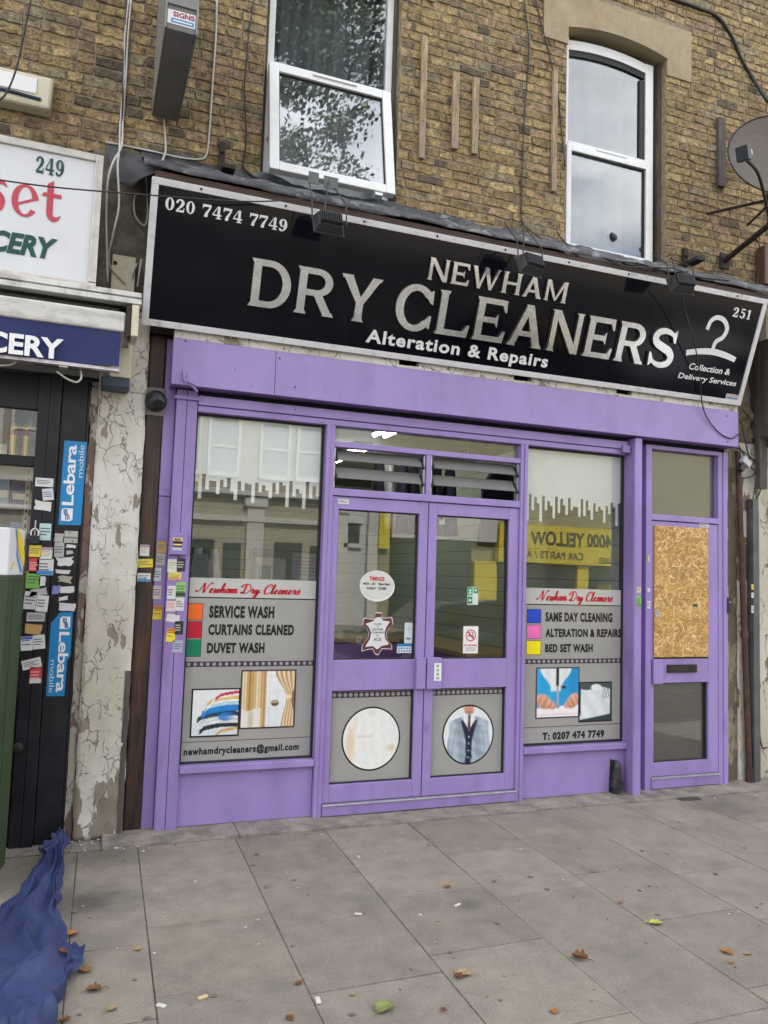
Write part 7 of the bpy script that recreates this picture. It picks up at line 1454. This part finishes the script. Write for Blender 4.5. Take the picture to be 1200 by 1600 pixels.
# street tree over the left of the pavement
TX = V((2.2, .1, 0)); TR = thing('street_tree', 'leafy plane tree mirrored in the open upper window', 'tree', (-.2, -6.8, 0))
mb = MB(); mb.tube([V(q) + TX for q in ((-2.4, -6.9, 0), (-2.35, -6.9, 2.5), (-2.1, -6.9, 5), (-1.4, -6.8, 8), (-.6, -6.5, 11))], [.24, .22, .20, .17, .12, .08, .05], 12)
limbs = []
for a, b in (((-2.1, -6.9, 5), (.2, -6.2, 8.6)), ((-1.8, -6.9, 6.5), (1.2, -7.6, 10.2)), ((-1.4, -6.8, 8), (-4, -8, 11)), ((-1.4, -6.8, 8), (-.8, -5.3, 12)), ((-2.2, -6.9, 4.6), (-4.6, -6, 9)), ((-1, -6.7, 9.5), (1.8, -6.6, 12.8)), ((-1, -6.7, 9.5), (-1.5, -9, 12.6))):
    a, b = V(a) + TX, V(b) + TX; mid = (a + b) / 2 + V((0, 0, .5)); mb.tube([a, mid, b], [.11, .09, .07, .05, .035, .02], 8); limbs += [(mid, 1.0), (b, 1.5)]
mb.build('trunk', mat('plane_bark', (.12, .10, .075), .9, var=.4, scale=4, bump=.5), TR)
mb = MB(); r_ = random.Random(21)
for c, rad in limbs + [(V((1.6, -6.4, 11.5)), 1.5), (V((2.7, -6.4, 10.9)), 1.0), (V((3.3, -6.9, 11.9)), .9), (V((3.5, -6.4, 10.5)), .7), (V((2.0, -3.8, 11.2)), .6), (V((1.55, -2.8, 10.2)), .4)]:
    for kk in range(10):
        cc_ = c + V((r_.gauss(0, 1), r_.gauss(0, 1), r_.gauss(0, .8))) * rad * .5
        for i in range(190):
            p = cc_ + V((r_.gauss(0, 1), r_.gauss(0, 1), r_.gauss(0, .8))) * .22; q = V((r_.gauss(0, 1), r_.gauss(0, 1), r_.gauss(0, 1))).normalized(); a = q.orthogonal().normalized(); b = q.cross(a); s_ = r_.uniform(.035, .065)
            v = r_.uniform(.7, 1.3); mb.add([p + a * s_, p + b * s_ * .6, p - a * s_ * .3 + b * s_ * .7, p - a * s_, p - b * s_ * .6], [(0, 1, 2, 3, 4)], 0, (.085 * v, .125 * v, .055 * v))
mb.build('crown', mat('plane_leaves', rough=.6, var=.2, attr=True), TR, recalc=False)
# parked car
def car(x, y, colr, lab):
    t = thing('parked_car', lab, 'car', (x, y, -.12)); z0 = -.12; L2 = 2.1
    prof = [(-2.1, .35), (-2.12, .62), (-1.95, .80), (-1.2, .92), (-.62, 1.38), (.55, 1.44), (1.35, 1.02), (1.98, .95), (2.1, .70), (2.08, .35)]
    mb = MB(); sec = []
    for s_, zk, pk in ((-.86, 1, 1), (-.80, 1.0, 1.0)): pass
    rows = []
    for yy, f in ((-.84, 0), (-.80, .0), (.80, .0), (.84, 0)): pass
    low = [(px, pz) for px, pz in prof]
    def ring(w_low, w_top): return [V((x + px, y + (w_low if pz < .96 else w_top), z0 + pz)) for px, pz in prof]
    A_, B_ = [V((x + px, y - (.86 if pz < .97 else .66), z0 + pz)) for px, pz in prof], [V((x + px, y + (.86 if pz < .97 else .66), z0 + pz)) for px, pz in prof]
    n = len(prof); mb.add(A_ + B_, [tuple(range(n))[::-1], tuple(range(n, 2 * n))] + [(i, (i + 1) % n, n + (i + 1) % n, n + i) for i in range(n)])
    mb.build('body', mat('car_paint', colr, .25, .3, var=.05, coat=.6), t, bevel=.05)
    mb = MB()
    for s_ in (-1, 1): mb.poly([(x - .98, y + s_ * .80, z0 + .97), (x - .58, y + s_ * .69, z0 + 1.33), (x + .5, y + s_ * .69, z0 + 1.38), (x + 1.18, y + s_ * .80, z0 + .99)])
    mb.build('side_window', M['signblack'], t)
    for wx in (-1.3, 1.3):
        for s_ in (-1, 1):
            wl = MB(); wl.lathe([(.2, -.1), (.31, -.09), (.33, 0), (.31, .09), (.2, .1)], (x + wx, y + s_ * .78, z0 + .33), (0, 1, 0), 24); wo = wl.build('wheel', M['black'], t)
            wl = MB(); wl.lathe([(.19, .0), (.19, .115), (.05, .118)], (x + wx, y + s_ * .78, z0 + .33), (0, s_, 0), 20); wl.build('rim', M['alu'], wo)
    for s_ in (-.55, .55): mb = MB(); mb.obox((x - 2.08, y + s_, z0 + .70), (.06, .3, .12)); mb.build('headlight', M['white'], t)
car(6.6, -8.0, (.03, .032, .036), 'dark grey car parked at the kerb, mirrored in the doors')
car(12.2, -8.0, (.35, .36, .37), 'silver car parked further along, mirrored in the right window')
# unseen neighbouring walls added so that no light leaks round the ends
for x0, x1, lab in ((-14, -4.2, 'unseen house front further left, added to block light'), (11, 22, 'unseen house front further right, added to block light')):
    mb = MB(); mb.box(x0 + .002, x1 - .002, .12, 6, 0, 9.5); tag(mb.build('light_blocking_wall', M['mortar'], loc=((x0 + x1) / 2, 3, 0)), lab, 'house')
bpy.context.view_layer.update()
